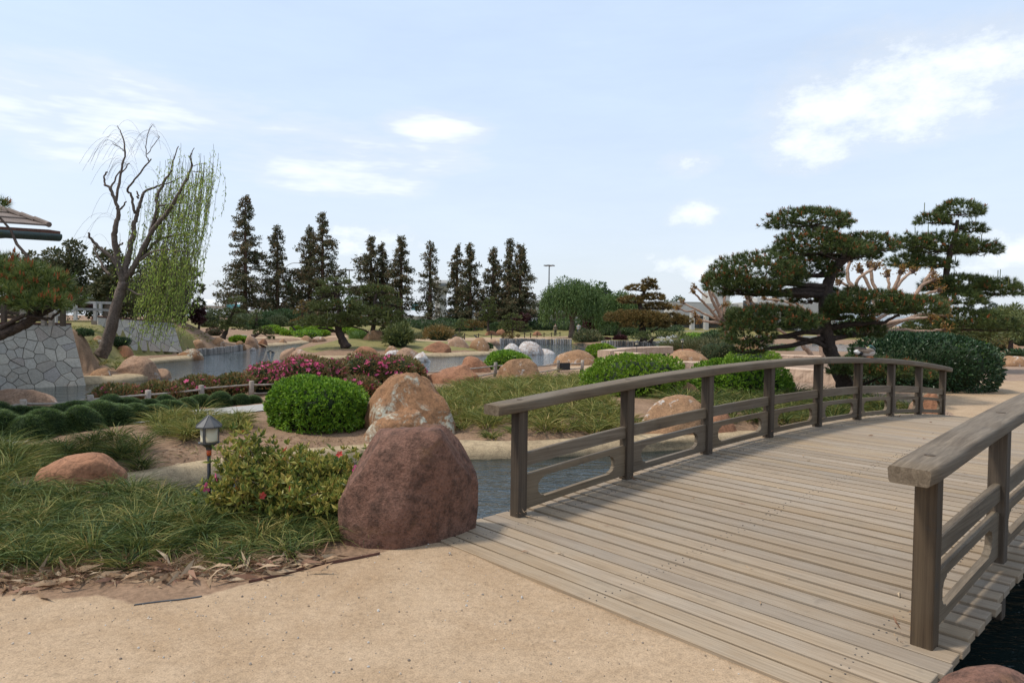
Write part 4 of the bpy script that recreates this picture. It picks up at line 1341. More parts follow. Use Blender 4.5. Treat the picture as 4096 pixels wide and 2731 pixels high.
# ------------------------------------------------------------------ garden lamps
def lamp(base, h, label, shade, collar=False, k=1.0):
    t = thing('garden_lamp', label, 'lamp', base)
    hp = h - 0.30 * k
    V, Fs = tube(np.array([(0, 0, -0.1), (0, 0, hp * 0.5), (0, 0, hp)]), 0.0135 * k, 10)
    mobj('pole', V, Fs, M['black'], True, parent=t)
    if collar:
        V, Fs = lathe([(0.0137, hp - 0.055), (0.018, hp - 0.055), (0.019, hp - 0.012), (0.0137, hp - 0.012)], 12)
        mobj('collar', V, Fs, M['orange'], True, parent=t)
    V, Fs = lathe([(0.001, hp - 0.012), (0.020 * k, hp - 0.012), (0.024 * k, hp + 0.006), (0.042 * k, hp + 0.022), (0.058 * k, hp + 0.036), (0.078 * k, hp + 0.042), (0.080 * k, hp + 0.049), (0.001, hp + 0.052)], 16)
    mobj('cup', V, Fs, M['lampmetal'] if collar else M['black'], parent=t)
    z = hp + 0.052
    V, Fs = lathe([(0.001, z), (0.063 * k, z), (0.065 * k, z + 0.012), (0.062 * k, z + 0.016), (0.0655 * k, z + 0.125 * k), (0.001, z + 0.126 * k)], 20)
    sh = mobj('shade', V, Fs, shade, True, parent=t)
    for a in (25, 145, 265):
        a = math.radians(a)
        V, Fs = box(-0.004, 0.004, -0.010, 0.010, z - 0.002, z + 0.13 * k)
        c, s_ = math.cos(a), math.sin(a)
        V = V @ np.array([(c, s_, 0), (-s_, c, 0), (0, 0, 1)]) + np.array((c, s_, 0)) * 0.070 * k
        mobj('strut', V, Fs, M['lampmetal'], parent=t)
    z2 = z + 0.122 * k
    V, Fs = lathe([(0.090 * k, z2 - 0.004), (0.101 * k, z2 - 0.006), (0.101 * k, z2 + 0.004), (0.016 * k, z2 + 0.078 * k), (0.008 * k, z2 + 0.086 * k), (0.0005, z2 + 0.088 * k)], 8)
    rf = mobj('roof', V, Fs, M['lampmetal'], parent=t)
    for q in range(8):
        a = q * math.pi / 4
        V, Fs = tube(np.array([(0.100 * k * math.cos(a), 0.100 * k * math.sin(a), z2 + 0.006), (0.014 * k * math.cos(a), 0.014 * k * math.sin(a), z2 + 0.081 * k)]), 0.0035 * k, 5)
        mobj('rib', V, Fs, M['lampmetal'], parent=rf)
    return t


lb = at(836, 2092, 5.32)
lamp((lb[0], lb[1], 0.0), float(at(836, 1640, 5.32)[2]), 'black garden lamp with grey pointed roof, cream shade and orange collar beside the azalea', M['lampglass'], True)
q = at(1360, 1437, 20.4)
zq = hz(q[0], q[1])
lamp((q[0], q[1], zq), q[2] - zq, 'garden lamp with white shade rising among the pink azaleas behind the fence', M['lampwhite'])
q = at(2548, 1357, 31.5)
zq = hz(q[0], q[1])
lamp((q[0], q[1], zq), q[2] - zq, 'black garden lamp on a tall thin pole by the covered bench', M['lampglass'])
q = at(2730, 1350, 36.0)
zq = hz(q[0], q[1])
lamp((q[0], q[1], zq), q[2] - zq, 'black garden lamp standing before the tall reed clump', M['lampglass'])

# ------------------------------------------------------------------ benches under tan covers
def cover(label, a, b, wid, h, zoff=0.0, legs=False, seed=0):
    """a bench under a fitted cover between two ground points"""
    a, b = np.asarray(a, float), np.asarray(b, float)
    L = float(np.linalg.norm((b - a)[:2]))
    z = min(hz(a[0], a[1]), hz(b[0], b[1])) + zoff
    t = thing('covered_bench', label, 'bench', (a[0], a[1], z), math.atan2(b[1] - a[1], b[0] - a[0]), 'benches under tan fabric covers')
    n = max(6, int(L / 0.16))
    r_ = np.random.default_rng(seed)
    z0 = 0.14 if legs else 0.01
    prof = [(0.004, z0), (0.0, h * 0.4), (0.006, h * 0.75), (0.0, h - 0.03), (0.03, h), (wid / 2, h + 0.006), (wid - 0.03, h), (wid, h - 0.03), (wid - 0.005, h * 0.6), (wid, z0)]
    V = []
    for i, x in enumerate(np.linspace(0, L, n + 1)):
        for k, (y, zz) in enumerate(prof):
            fold = (0.018 * math.sin(x * 9 + seed) + r_.normal(0, 0.007)) * (1 - abs(zz / h - 0.35)) if k in (0, 1, 2, 8, 9) else 0
            V.append((x, y + fold, zz))
    m = len(prof)
    i = np.arange(n)[:, None] * m
    j = np.arange(m - 1)[None]
    Fq = np.stack([i + j, i + m + j, i + m + j + 1, i + j + 1], -1).reshape(-1, 4)
    mobj('cover', np.array(V), [Fq, np.array([list(range(m))]), np.array([list(range(m))[::-1]]) + n * m], M['fabric'], parent=t)
    if legs:
        for x in (0.15, L / 2, L - 0.15):
            for y in (0.1, wid - 0.1):
                V, Fs = box(x - 0.04, x + 0.04, y - 0.04, y + 0.04, 0, 0.15)
                mobj('leg', V, Fs, M['black'], parent=t)
    return t


g = lambda u, v: gp(u, v)
cover('tan fabric covered bench nearest the fence end, its short end towards the path', g(2455, 1453), g(2548, 1455), 0.55, 0.50, seed=1)
p1, p2, p3, p4 = on_z(2440, 1447, -0.2), on_z(2530, 1431, -0.2), on_z(2586, 1428, -0.2), on_z(2692, 1424, -0.2)
cover('tan covered bench at the outer bend of the curved bench row', p1, p2, 0.6, 0.52, seed=2)
cover('tan covered bench in the curved row behind the tall black lamp', p2, p3, 0.55, 0.52, legs=True, seed=3)
cover('tan covered bench at the far end of the curved row by the white flowers', p3, p4, 0.55, 0.52, legs=True, seed=4)
cover('low tan covered bench alone on the mulch behind the handrail', at(2702, 1480, 24.5), at(2822, 1478, 24.5), 0.5, 0.30, seed=5)
cover('tan covered bench before the open water left of the big pine trunk', at(3030, 1432, 29), at(3285, 1438, 28), 0.5, 0.36, seed=6)
cover('long tan covered bench sweeping behind the big pine trunk', at(3130, 1530, 21.5), at(3420, 1560, 19.8), 0.55, 0.40, seed=7)
cover('tan covered bench right of the big pine trunk behind the railing', at(3435, 1562, 19.6), at(3760, 1566, 19.4), 0.55, 0.40, seed=8)

# ------------------------------------------------------------------ timber pile edging
def piles(label, px, z_top, dia, seed, ext=0.0):
    L = np.array([on_z(u, v, WL)[:2] for u, v in px])
    seg = np.r_[0, np.cumsum(np.linalg.norm(np.diff(L, axis=0), axis=1))]
    n = int(seg[-1] / dia)
    root = thing('timber_edging', label, 'edging', (0, 0, 0))
    r_ = random.Random(seed)
    mes = []
    for k in range(5):
        V, Fs = tube(np.array([(0, 0, 0), (0, 0, 0.75), (0, 0, 0.765)]), [dia * 0.5, dia * 0.48, dia * 0.42], 7, True, 0.12, k)
        me = make_mesh('log', V, Fs, False)
        me.materials.append(M['log'])
        mes.append(me)
    rest = []
    for i in range(n):
        q = (i + 0.5) * dia
        x, y = np.interp(q, seg, L[:, 0]), np.interp(q, seg, L[:, 1])
        z = WL + z_top - 0.75 + r_.uniform(-0.05, 0.03)
        if i < 290:
            o = obj('log', mes[r_.randrange(5)], None, root, loc=(x + r_.uniform(-.01, .01), y + r_.uniform(-.02, .02), z), rotz=r_.uniform(0, 6))
    return root


piles('row of grey timber piles holding the bare slope at the pond', [(735, 1424), (800, 1421), (870, 1414), (940, 1404), (978, 1398)], 0.36, 0.17, 1)
piles('long row of grey timber piles along the far pond bank', [(1998, 1375), (2080, 1375), (2180, 1374.5), (2292, 1376)], 0.5, 0.24, 2)
piles('row of grey timber piles below the brown-tipped pine on the far bank', [(2405, 1383), (2470, 1384), (2545, 1384.5), (2700, 1383)], 0.5, 0.24, 3)
piles('short row of grey timber piles in the channel mouth', [(930, 1388), (985, 1384)], 0.85, 0.30, 4)

# ------------------------------------------------------------------ rope fence on the far path
root = thing('rope_fence', 'low rope fence with thin dark posts along the far path', 'fence', (0, 0, 0))
rp = []
for u, yt, yb in ((1858, 1333, 1358), (1914, 1334, 1357), (1965, 1333, 1356), (2014, 1333, 1356), (2098, 1330, 1352), (2122, 1331, 1352), (2148, 1330, 1350), (2176, 1331, 1348), (2206, 1330, 1347), (2240, 1328, 1345)):
    a = gp(u, yb)
    h = (yb - yt) / F * a[1]
    V, Fs = tube(np.array([a - np.array((0, 0, .1)), a + np.array((0, 0, h))]), 0.055, 6)
    mobj('post', V, Fs, M['darkwood'], parent=root)
    rp.append(a + np.array((0, 0, h * 0.85)))
for a, b in zip(rp[:-1], rp[1:]):
    tt = np.linspace(0, 1, 9)
    P = a + (b - a) * tt[:, None]
    P[:, 2] -= np.sin(tt * np.pi) * 0.18
    V, Fs = tube(P, 0.028, 5)
    mobj('rope', V, Fs, M['darkwood'], parent=root)

# ------------------------------------------------------------------ roof corner of the tea house
root = thing('tea_house', 'corner of a brown tiled roof with a dark green gutter', 'building', (0, 0, 0))
C0 = at(192, 914, 13.0)
EL = at(-620, 862, 10.2)
H0 = at(190, 905, 13.05)
HL = at(-300, 742, 14.6)
edir = nrm(EL - C0)
nrow = 7
for k in range(nrow):
    h0, h1 = k / nrow, (k + 1.02) / nrow
    s0, s1 = H0 + (HL - H0) * h0, H0 + (HL - H0) * h1
    Lr = np.linalg.norm(EL - C0) * (1 - 0.1 * k / nrow)
    w = 0.42
    x = 0.0
    off = -0.21 if k % 2 else 0.0
    while x < Lr:
        xa, xb = max(0, x + off), x + w + off - 0.008
        # the hip cuts the first tile
        A, B, Cc, Dd = s0 + edir * xa, s0 + edir * xb, s1 + edir * max(0, xb), s1 + edir * max(0, xa)
        up = np.array((0, 0, 0.035))
        V = np.array([A, B, Cc, Dd, A + up, B + up, Cc + up * 0.2, Dd + up * 0.2])
        mobj('tile', V, np.array([(4, 5, 6, 7), (0, 1, 5, 4), (1, 2, 6, 5), (2, 3, 7, 6), (3, 0, 4, 7), (3, 2, 1, 0)]), M['tile'], parent=root)
        x += w
for k in range(10):                                                # hip tiles
    a, b = H0 + (HL - H0) * (k / 10), H0 + (HL - H0) * ((k + 1.06) / 10)
    V, Fs = tube(np.array([a + np.array((0.03, 0, .03)), b + np.array((0.03, 0, .055))]), [0.055, 0.05], 8)
    mobj('hip_tile', V, Fs, M['tile'], parent=root)
fa = [C0 + edir * -0.02 + np.array((0, 0, -0.02)), EL + np.array((0, 0, -0.02))]
V = np.array([fa[0], fa[1], fa[1] + (0, 0, -0.16), fa[0] + (0, 0, -0.16)])
back = np.array((0.05, 0.25, 0))
V = np.concatenate([V, V + back])
mobj('fascia', V, np.array([(0, 1, 2, 3), (7, 6, 5, 4), (0, 3, 7, 4), (3, 2, 6, 7), (0, 4, 5, 1)]), M['rust'], parent=root)
g0, g1 = at(236, 944, 12.75), at(-640, 886, 9.9)
tt = np.linspace(0, 1, 3)
V, Fs = tube(g0 + (g1 - g0) * tt[:, None], 0.10, 12)
V[:, 2] = np.minimum(V[:, 2], np.interp(V[:, 0], [g1[0], g0[0]], [g1[2] + 0.03, g0[2] + 0.03]))
mobj('gutter', V, Fs, M['gutter'], True, parent=root)
sof = np.array([C0 + (-.25, .2, -.12), EL + (0, .2, -.12), EL + (-2, 3.5, -.05), HL + (-2, 2, -0.9)])
mobj('soffit', sof, np.array([(0, 1, 2, 3)]), M['darkwood'], parent=root)
wv, wf = box(-19.0, -13.2, 10.5, 16.5, -0.6, float(C0[2]) - 0.2)
mobj('wall', wv, wf, M['darkwood'], parent=root)

# ------------------------------------------------------------------ far buildings
def abox(root, name, u0, u1, v0, v1, Y, dep, mat, **kw):
    a, b = at(u0, v1, Y), at(u1, v0, Y)
    V, Fs = box(a[0], b[0], Y, Y + dep, min(a[2], b[2]), max(a[2], b[2]))
    return mobj(name, V, Fs, M[mat], parent=root, **kw)


r1 = thing('concrete_building', 'long low grey concrete building with a flat fascia behind the willows', 'building', (0, 125, 0))
def loc0(root, o):
    o.matrix_parent_inverse = Matrix.Translation(-root.location)
    return o
loc0(r1, abox(r1, 'fascia', 1900, 2800, 1213, 1248, 125, 3, 'concrete_pale'))
loc0(r1, abox(r1, 'roof_edge', 1890, 2810, 1208, 1213, 124.8, 3.4, 'concrete'))
loc0(r1, abox(r1, 'wall', 1900, 2800, 1248, 1330, 128.5, 8, 'concrete'))
for u in (1925, 2010, 2110, 2200, 2300, 2400, 2500, 2600, 2690, 2768):
    loc0(r1, abox(r1, 'pillar', u, u + 12, 1248, 1335, 125.4, 1.0, 'concrete_pale'))
for u0, u1 in ((1915, 1945), (2112, 2145), (2150, 2195), (2350, 2395), (2620, 2680), (2700, 2760)):
    w_ = loc0(r1, abox(r1, 'window', u0, u1, 1252, 1276, 128.2, 0.28, 'glass_dark'))
loc0(r1, abox(r1, 'balcony', 2108, 2150, 1270, 1288, 125.6, 1.2, 'white'))
loc0(r1, abox(r1, 'yellow_sign', 2122, 2131, 1238, 1244, 124.9, 0.09, 'orange'))

r2 = thing('concrete_office', 'angular concrete office block with dark openings over the lake', 'building', (0, 98, 0))
loc0(r2, abox(r2, 'tower', 2848, 2920, 1167, 1216, 108, 6, 'concrete_pale'))
loc0(r2, abox(r2, 'slab', 2690, 2990, 1216, 1262, 104, 6, 'concrete_pale'))
loc0(r2, abox(r2, 'slab', 2990, 3330, 1212, 1250, 100, 8, 'concrete_pale'))
loc0(r2, abox(r2, 'upper_block', 3080, 3160, 1190, 1216, 106, 6, 'concrete_pale'))
loc0(r2, abox(r2, 'parapet', 2690, 2820, 1324, 1342, 99, 0.8, 'concrete_pale'))
loc0(r2, abox(r2, 'parapet', 3030, 3360, 1345, 1366, 92, 1.0, 'concrete_pale'))
loc0(r2, abox(r2, 'back_wall', 2690, 3340, 1250, 1372, 110, 2, 'concrete'))
for u in (2764, 2820, 2962, 3042, 3110, 3190, 3260):
    loc0(r2, abox(r2, 'pillar', u, u + 16, 1250, 1372, 101, 1.2, 'concrete_pale'))
for u0, u1, v0, v1 in ((2785, 2818, 1268, 1322), (2975, 3010, 1202, 1228), (3015, 3040, 1225, 1345), (3060, 3105, 1262, 1340), (3130, 3185, 1262, 1340), (3210, 3255, 1262, 1340)):
    loc0(r2, abox(r2, 'window', u0, u1, v0, v1, 103.4 if v0 > 1240 else 99.9, 0.4, 'glass_dark'))
# sloping roof slab
a, b, c, d_ = at(3030, 1190, 103), at(3160, 1218, 103), at(3175, 1240, 103), at(3030, 1212, 103)
V = np.array([a, b, c, d_])
V = np.concatenate([V, V + (0, 5, 0)])
loc0(r2, mobj('sloping_roof', V, np.array([(0, 3, 2, 1), (4, 5, 6, 7), (0, 1, 5, 4), (1, 2, 6, 5), (2, 3, 7, 6), (3, 0, 4, 7)]), M['concrete_pale'], parent=r2))

r3 = thing('concrete_tower', 'pale concrete tower with a flared top behind the tall conifers', 'tower', (0, 120, 0))
a = at(1762, 1285, 120)
zz = [at(1762, v, 120)[2] for v in (1285, 1180, 1140, 1133, 1122)]
V, Fs = lathe([(1.0, zz[0]), (1.0, zz[1]), (1.7, zz[2]), (1.75, zz[3]), (1.3, zz[4]), (0.01, zz[4] + 0.05)], 8)
loc0(r3, mobj('shaft', V + np.array((a[0], 120, 0)), Fs, M['concrete_pale'], parent=r3))
V, Fs = lathe([(1.72, zz[2] - 0.25), (1.78, zz[2] - 0.25), (1.78, zz[2] + 0.1), (1.72, zz[2] + 0.1)], 8)
loc0(r3, mobj('band', V + np.array((a[0], 120, 0)), Fs, M['pole'], parent=r3))

r4 = thing('boundary_wall', 'long grey concrete boundary wall behind the hedges and conifers', 'wall', (0, 112, 0))
for u0, u1, v0 in ((930, 1020, 1242), (1022, 1142, 1240), (1176, 1330, 1246), (1332, 1480, 1254), (1482, 1640, 1262), (1642, 1790, 1265), (1792, 1900, 1268)):
    loc0(r4, abox(r4, 'panel', u0, u1, v0, 1310, 112, 0.4, 'concrete_pale'))
r5 = thing('white_canopy', 'white barrel-roofed canopy with teal panels beyond the boundary wall', 'building', (0, 140, 0))
for u0, u1, v0 in ((770, 900, 1196), (1010, 1120, 1205)):
    a, b = at(u0, 1222, 140), at(u1, v0, 140)
    n = 9
    th = np.linspace(0, np.pi, n)
    V = []
    for x in (a[0], b[0]):
        for q in th:
            V.append((x, 143 - 3 * math.cos(q), a[2] + (b[2] - a[2]) * math.sin(q)))
    j = np.arange(n - 1)
    loc0(r5, mobj('roof', np.array(V), np.stack([j, j + 1, n + j + 1, n + j], -1), M['white'], True, parent=r5))
loc0(r5, abox(r5, 'side_panel', 770, 905, 1224, 1236, 141, 0.3, 'white'))
for u0, u1 in ((905, 960), (1060, 1110), (1520, 1540), (1646, 1672)):
    loc0(r5, abox(r5, 'teal_panel', u0, u1, 1217, 1240, 142, 0.3, 'teal'))

# ------------------------------------------------------------------ light poles
def pole(label, u, yt, Y, r, kind):
    a = at(u, yt, Y)
    t = thing('light_pole', label, 'light pole', (a[0], Y, 0.8))
    h = a[2] - 0.8
    V, Fs = tube(np.array([(0, 0, 0), (0, 0, h * 0.5), (0, 0, h)]), [r, r * 0.8, r * 0.55], 8)
    mobj('mast', V, Fs, M['pole'], parent=t)
    if kind == 'mast':
        V, Fs = lathe([(0.01, h - 0.2), (0.45, h - 0.1), (0.5, h + 0.1), (0.01, h + 0.2)], 10)
        mobj('ring', V, Fs, M['pole'], parent=t)
        for k in range(6):
            q = k * math.pi / 3 + 0.2
            V, Fs = bevel_box(0.4, 1.25, -0.22, 0.22, h - 0.12, h + 0.1, 0.04)
            c, s_ = math.cos(q), math.sin(q)
            mobj('lamp_head', V @ np.array([(c, s_, 0), (-s_, c, 0), (0, 0, 1)]), Fs, M['pole'], parent=t)
    elif kind == 'arm':
        P = smooth_line(np.array([(0, 0, h), (0.6, 0, h + 1.3), (1.8, 0, h + 2.0), (3.4, 0, h + 2.1)]), 5)
        V, Fs = tube(P, 0.07, 6)
        mobj('arm', V, Fs, M['pole'], parent=t)
        V, Fs = bevel_box(3.2, 4.4, -0.2, 0.2, h + 1.98, h + 2.2, 0.06)
        mobj('lamp_head', V, Fs, M['pole'], parent=t)


pole('tall grey high-mast light pole rising behind the green willow', 2197, 1062, 150, 0.22, 'mast')
pole('thin grey mast between the conifers left of the leaning pine', 1397, 1080, 150, 0.20, 'mast')
pole('curved-arm street lamp beside the second conifer', 1132, 1092, 140, 0.14, 'arm')
# ------------------------------------------------------------------ planting helpers
def part(root, name, V, Fs, mat, smooth=False, kind=None, label=None):
    return mobj(name, np.asarray(V) - np.array(root.location), Fs, mat, smooth, parent=root, kind=kind, label=label)


def dome_points(n, r_, lo=-0.25):
    """directions over a dome"""
    z = r_.uniform(lo, 1, n)
    a = r_.uniform(0, 2 * np.pi, n)
    s_ = np.sqrt(np.maximum(0, 1 - z * z))
    return np.stack([s_ * np.cos(a), s_ * np.sin(a), z], -1)


def shrub_geo(w, d, h, n, size, seed, rosette=0, lump=0.12, lf=3.0, aspect=0.45, lo=-0.3, boxy=2.3, shell=0.2, up=0.3, jit=0.6):
    """leaf cloud and dark inside of a rounded shrub, its base at the origin"""
    r_ = np.random.default_rng(seed)

    def surf(D):
        p = (np.abs(D) ** boxy).sum(1) ** (-1 / boxy)
        return p * (1 + lump * vnoise(D, seed, 3, lf))
    S = np.array((w / 2, d / 2, h * 0.62))
    C = np.array((0, 0, h * 0.38))
    D = dome_points(n, r_, lo)
    k = surf(D) * (1 - shell * r_.random(n) ** 2)
    P = C + D * k[:, None] * S
    N = nrm(D / S)
    if rosette:
        P = np.repeat(P, rosette, axis=0)
        N0 = np.repeat(N, rosette, axis=0)
        N = nrm(N0 * 0.75 + r_.normal(0, 0.55, N0.shape))
        leaf = leaves(P, N, size, aspect, seed + 1, up, 0.12)
    else:
        leaf = leaves(P, N, size, aspect, seed + 1, up, jit)
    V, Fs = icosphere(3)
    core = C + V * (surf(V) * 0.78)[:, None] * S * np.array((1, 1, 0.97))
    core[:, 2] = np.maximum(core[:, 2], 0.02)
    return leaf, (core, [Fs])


def shrub(label, u, yb, wpx, hpx, mat, size, n, seed, name='shrub', cat='shrub', core='bush_core', Y=None, deep=0.9, group=None, flowers=None, nf=0, **kw):
    b = gp(u, yb) if Y is None else at(u, yb, Y)
    D = b[1]
    w, h = wpx / F * D, hpx / F * D
    b = b + np.array((0, w * deep * 0.42, 0))
    b[0] = ray(u, yb).x * b[1]
    b[2] = hz(b[0], b[1]) if Y is None else b[2]
    root = thing(name, label, cat, b, group=group)
    leaf, cr = shrub_geo(w, w * deep, h, n, size, seed, **kw)
    mobj('foliage', *leaf, M[mat], parent=root)
    mobj('branches', *cr, M[core], True, parent=root)  # one solid dark core behind the leaves, no separate branches modelled
    if flowers:
        r_ = np.random.default_rng(seed + 77)
        for k in range(nf):
            Dd = dome_points(1, r_, 0.0)[0]
            if Dd[1] > 0.35:
                Dd[1] = -Dd[1]
            P = np.array((0, 0, h * 0.38)) + Dd * np.array((w / 2, w * deep / 2, h * 0.62)) * (0.97 + 0.1 * r_.random())
            fl = flower_mesh[k % 3]
            o = obj('flower', fl if flowers == 'pink' else fl, None, root, loc=P)
            o.rotation_euler = (r_.uniform(-1.4, 0.3), r_.uniform(-0.8, 0.8), r_.uniform(0, 6.28))
            s_ = r_.uniform(1.1, 1.9)
            o.scale = (s_, s_, s_)
    return root


def flower_geo(seed, r=0.034):
    """an open five-petalled blossom"""
    r_ = np.random.default_rng(seed)
    parts = []
    for k in range(5):
        a = k * 2 * np.pi / 5 + r_.uniform(-.1, .1)
        c, s_ = math.cos(a), math.sin(a)
        t = np.array((-s_, c, 0))
        o = np.array((c, s_, 0))
        V = np.array([(0, 0, 0), o * r * 0.55 + t * r * 0.42 + (0, 0, r * 0.45), o * r * 1.05 + t * r * 0.25 + (0, 0, r * 0.4), o * r * 1.05 - t * r * 0.25 + (0, 0, r * 0.4), o * r * 0.55 - t * r * 0.42 + (0, 0, r * 0.45)])
        parts.append((V, [np.array([[0, 1, 2, 3], ]), np.array([[0, 3, 4]])]))
    return join(parts)


flower_mesh = []
for k in range(3):
    V, Fs = flower_geo(k)
    me = make_mesh('flower', V, Fs)
    me.materials.append(M['pink'])
    flower_mesh.append(me)


def in_poly(poly, n, r_, ex=()):
    lo, hi = poly.min(0), poly.max(0)
    out = np.zeros((0, 2))
    while len(out) < n:
        P = lo + (hi - lo) * r_.random((n * 3, 2))
        P = P[sdist(P, poly) < 0]
        for (x, y, r) in ex:
            P = P[((P - np.array((x, y))) ** 2).sum(1) > r * r]
        out = np.concatenate([out, P])
    return out[:n]


def area(poly):
    return abs(0.5 * np.sum(poly[:, 0] * np.roll(poly[:, 1], -1) - np.roll(poly[:, 0], -1) * poly[:, 1]))


def grass_bed(label, poly, spacing, nb, length, width, mat, seed, seg=2, ex=(), mound=0.06, spread=0.9, bend=0.55, name='tufted_grass', cat='grass', lean=0.0):
    """tufts of arching blades all over a bed"""
    r_ = np.random.default_rng(seed)
    lo, hi = poly.min(0), poly.max(0)
    gx, gy = np.meshgrid(np.arange(lo[0], hi[0] + spacing, spacing), np.arange(lo[1], hi[1] + spacing, spacing * 0.87))
    gx = gx + (np.arange(gx.shape[0]) % 2)[:, None] * spacing * 0.5
    C = np.stack([gx.ravel(), gy.ravel()], -1) + r_.uniform(-0.30, 0.30, (gx.size, 2)) * spacing
    C = C[sdist(C, poly) < 0]
    for (x, y, r) in ex:
        C = C[((C - np.array((x, y))) ** 2).sum(1) > r * r]
    n = len(C)
    hs = 0.70 + 0.45 * r_.random(n) + 0.2 * vnoise(C, seed, 2, 2.5)
    z = height(C) - 0.01
    P = np.repeat(C, nb, axis=0)
    H = np.repeat(hs, nb)
    off = r_.normal(0, spacing * 0.15, (len(P), 2))
    P3 = np.concatenate([P + off, (np.repeat(z, nb) + r_.random(len(P)) * mound * H)[:, None]], 1)
    aim = off + r_.normal(0, spacing * 0.06, off.shape)
    wind = np.repeat(r_.normal(0, 0.22, (n, 2)), nb, axis=0)
    tilt = nrm(np.concatenate([aim, np.zeros((len(P), 1))], 1)) * (spread * r_.random(len(P)) ** 0.6)[:, None]
    tilt[:, :2] += wind
    D = tilt + np.array((lean, 0, 0.80)) + r_.normal(0, 0.12, (len(P), 3))
    V, Fs = blades(P3, D, length * H * (0.6 + 0.55 * r_.random(len(P))), width * (0.7 + 0.6 * r_.random(len(P))), bend, seed + 3, seg, face=np.array((0, 0, 1.6)))
    return mobj(name, V, Fs, M[mat], label=label, cat=cat, kind='stuff')


# ------------------------------------------------------------------ near grass
FRONT = np.concatenate([np.array([gp(u, v)[:2] for u, v in [(-600, 2325), (0, 2318), (150, 2335), (330, 2285), (560, 2292), (700, 2268), (1000, 2290), (1250, 2240), (1345, 2208)]]),
                        [(-1.0, 5.35), (-0.95, 5.6), (-2.1, 5.85), (-3.1, 6.15), (-3.8, 6.6), (-4.6, 7.3), (-5.2, 7.8), (-7.0, 8.0), (-7.0, 4.1)]])
rk = gp(285, 1950)
EXR = [(rk[0] - 0.25, rk[1] + 0.15, 0.42), (rk[0] + 0.15, rk[1] + 0.12, 0.42)]
grass_bed('dense dark green tufted grass bed along the sandy path', FRONT, 0.24, 170, 0.27, 0.0095, 'grass_front', 101, 3, EXR, 0.09, 1.2, 0.95)
DRY = np.array([gp(u, v)[:2] for u, v in [(-600, 2345), (0, 2335), (150, 2352), (330, 2305), (560, 2312), (700, 2290), (1000, 2285), (1250, 2245), (1250, 2215), (1000, 2250), (560, 2275), (330, 2270), (150, 2310), (-600, 2310)]])
grass_bed('dry brown grass blades drooping at the rim of the near bed', DRY, 0.11, 34, 0.19, 0.006, 'grass_dry', 103, 2, (), 0.04, 1.5, 0.7, cat='grass')
MIDL = np.array([gp(u, v)[:2] for u, v in [(-400, 1905), (60, 1890), (180, 1850), (420, 1850), (560, 1905), (612, 1850), (590, 1790), (420, 1765), (200, 1788), (0, 1830), (-400, 1880)]])
grass_bed('tufted grass mound behind the buried orange rock', MIDL, 0.32, 180, 0.32, 0.0115, 'grass_front', 107, 3, EXR, 0.16, 1.1, 0.75)
MIDB = np.array([gp(u, v)[:2] for u, v in [(590, 1758), (760, 1768), (900, 1742), (1010, 1725), (1030, 1695), (900, 1682), (700, 1690), (600, 1715)]])
grass_bed('straw-tipped tufted grass clump beside the garden path', MIDB, 0.32, 170, 0.37, 0.013, 'grass_mid', 109, 3, (), 0.16, 1.1, 0.75)
RIGHTB = np.array([gp(u, v)[:2] for u, v in [(1790, 1748), (2000, 1757), (2250, 1758), (2480, 1752), (2560, 1700), (2470, 1640), (2380, 1560), (2345, 1514), (2200, 1526), (2000, 1538), (1850, 1558), (1700, 1578), (1760, 1650)]])
grass_bed('wide sloping bed of tufted grass between the stream and the bamboo fence', RIGHTB, 0.46, 120, 0.40, 0.017, 'grass_mid', 113, 3, (), 0.14, 1.15, 0.8)
BEHIND = np.array([(3.1, 13.0), (4.7, 13.3), (7.3, 13.4), (8.6, 14.4), (8.4, 16.5), (6.6, 17.0), (5.0, 16.0), (3.6, 15.2)])
grass_bed('tufted grass around the boulders seen through the bridge railing', BEHIND, 0.48, 130, 0.46, 0.018, 'grass_front', 127, 3, (), 0.14, 1.15, 0.8)
g = lambda u, v: np.array(gp(u, v))
BANK = np.array([(-16.4, 23.6), (-14.3, 23.7), (-13.4, 25.2), (-14.0, 27), (-16.9, 31.2), (-18.6, 30), (-17.8, 26)])
grass_bed('scattered weedy grass tufts on the bank below the willow', BANK, 0.55, 26, 0.20, 0.02, 'grass_mid', 131, 2, (), 0.03, 1.1, 0.6)
SLOPE = np.array([(-19.2, 37.5), (-18.9, 44), (-20.5, 46), (-24, 46), (-23, 38)])
grass_bed('scattered dry tufts on the bare slope above the timber piles', SLOPE, 0.8, 22, 0.22, 0.03, 'grass_mid', 133, 2, (), 0.03, 1.1, 0.6)
SOIL = np.array([gp(u, v)[:2] for u, v in [(640, 1890), (1000, 1820), (1430, 1790), (1430, 1765), (1050, 1750), (650, 1800)]])
grass_bed('few small grass seedlings on the bare soil by the stream', SOIL, 0.75, 16, 0.14, 0.008, 'grass_mid', 135, 2, (), 0.02, 1.0, 0.6)

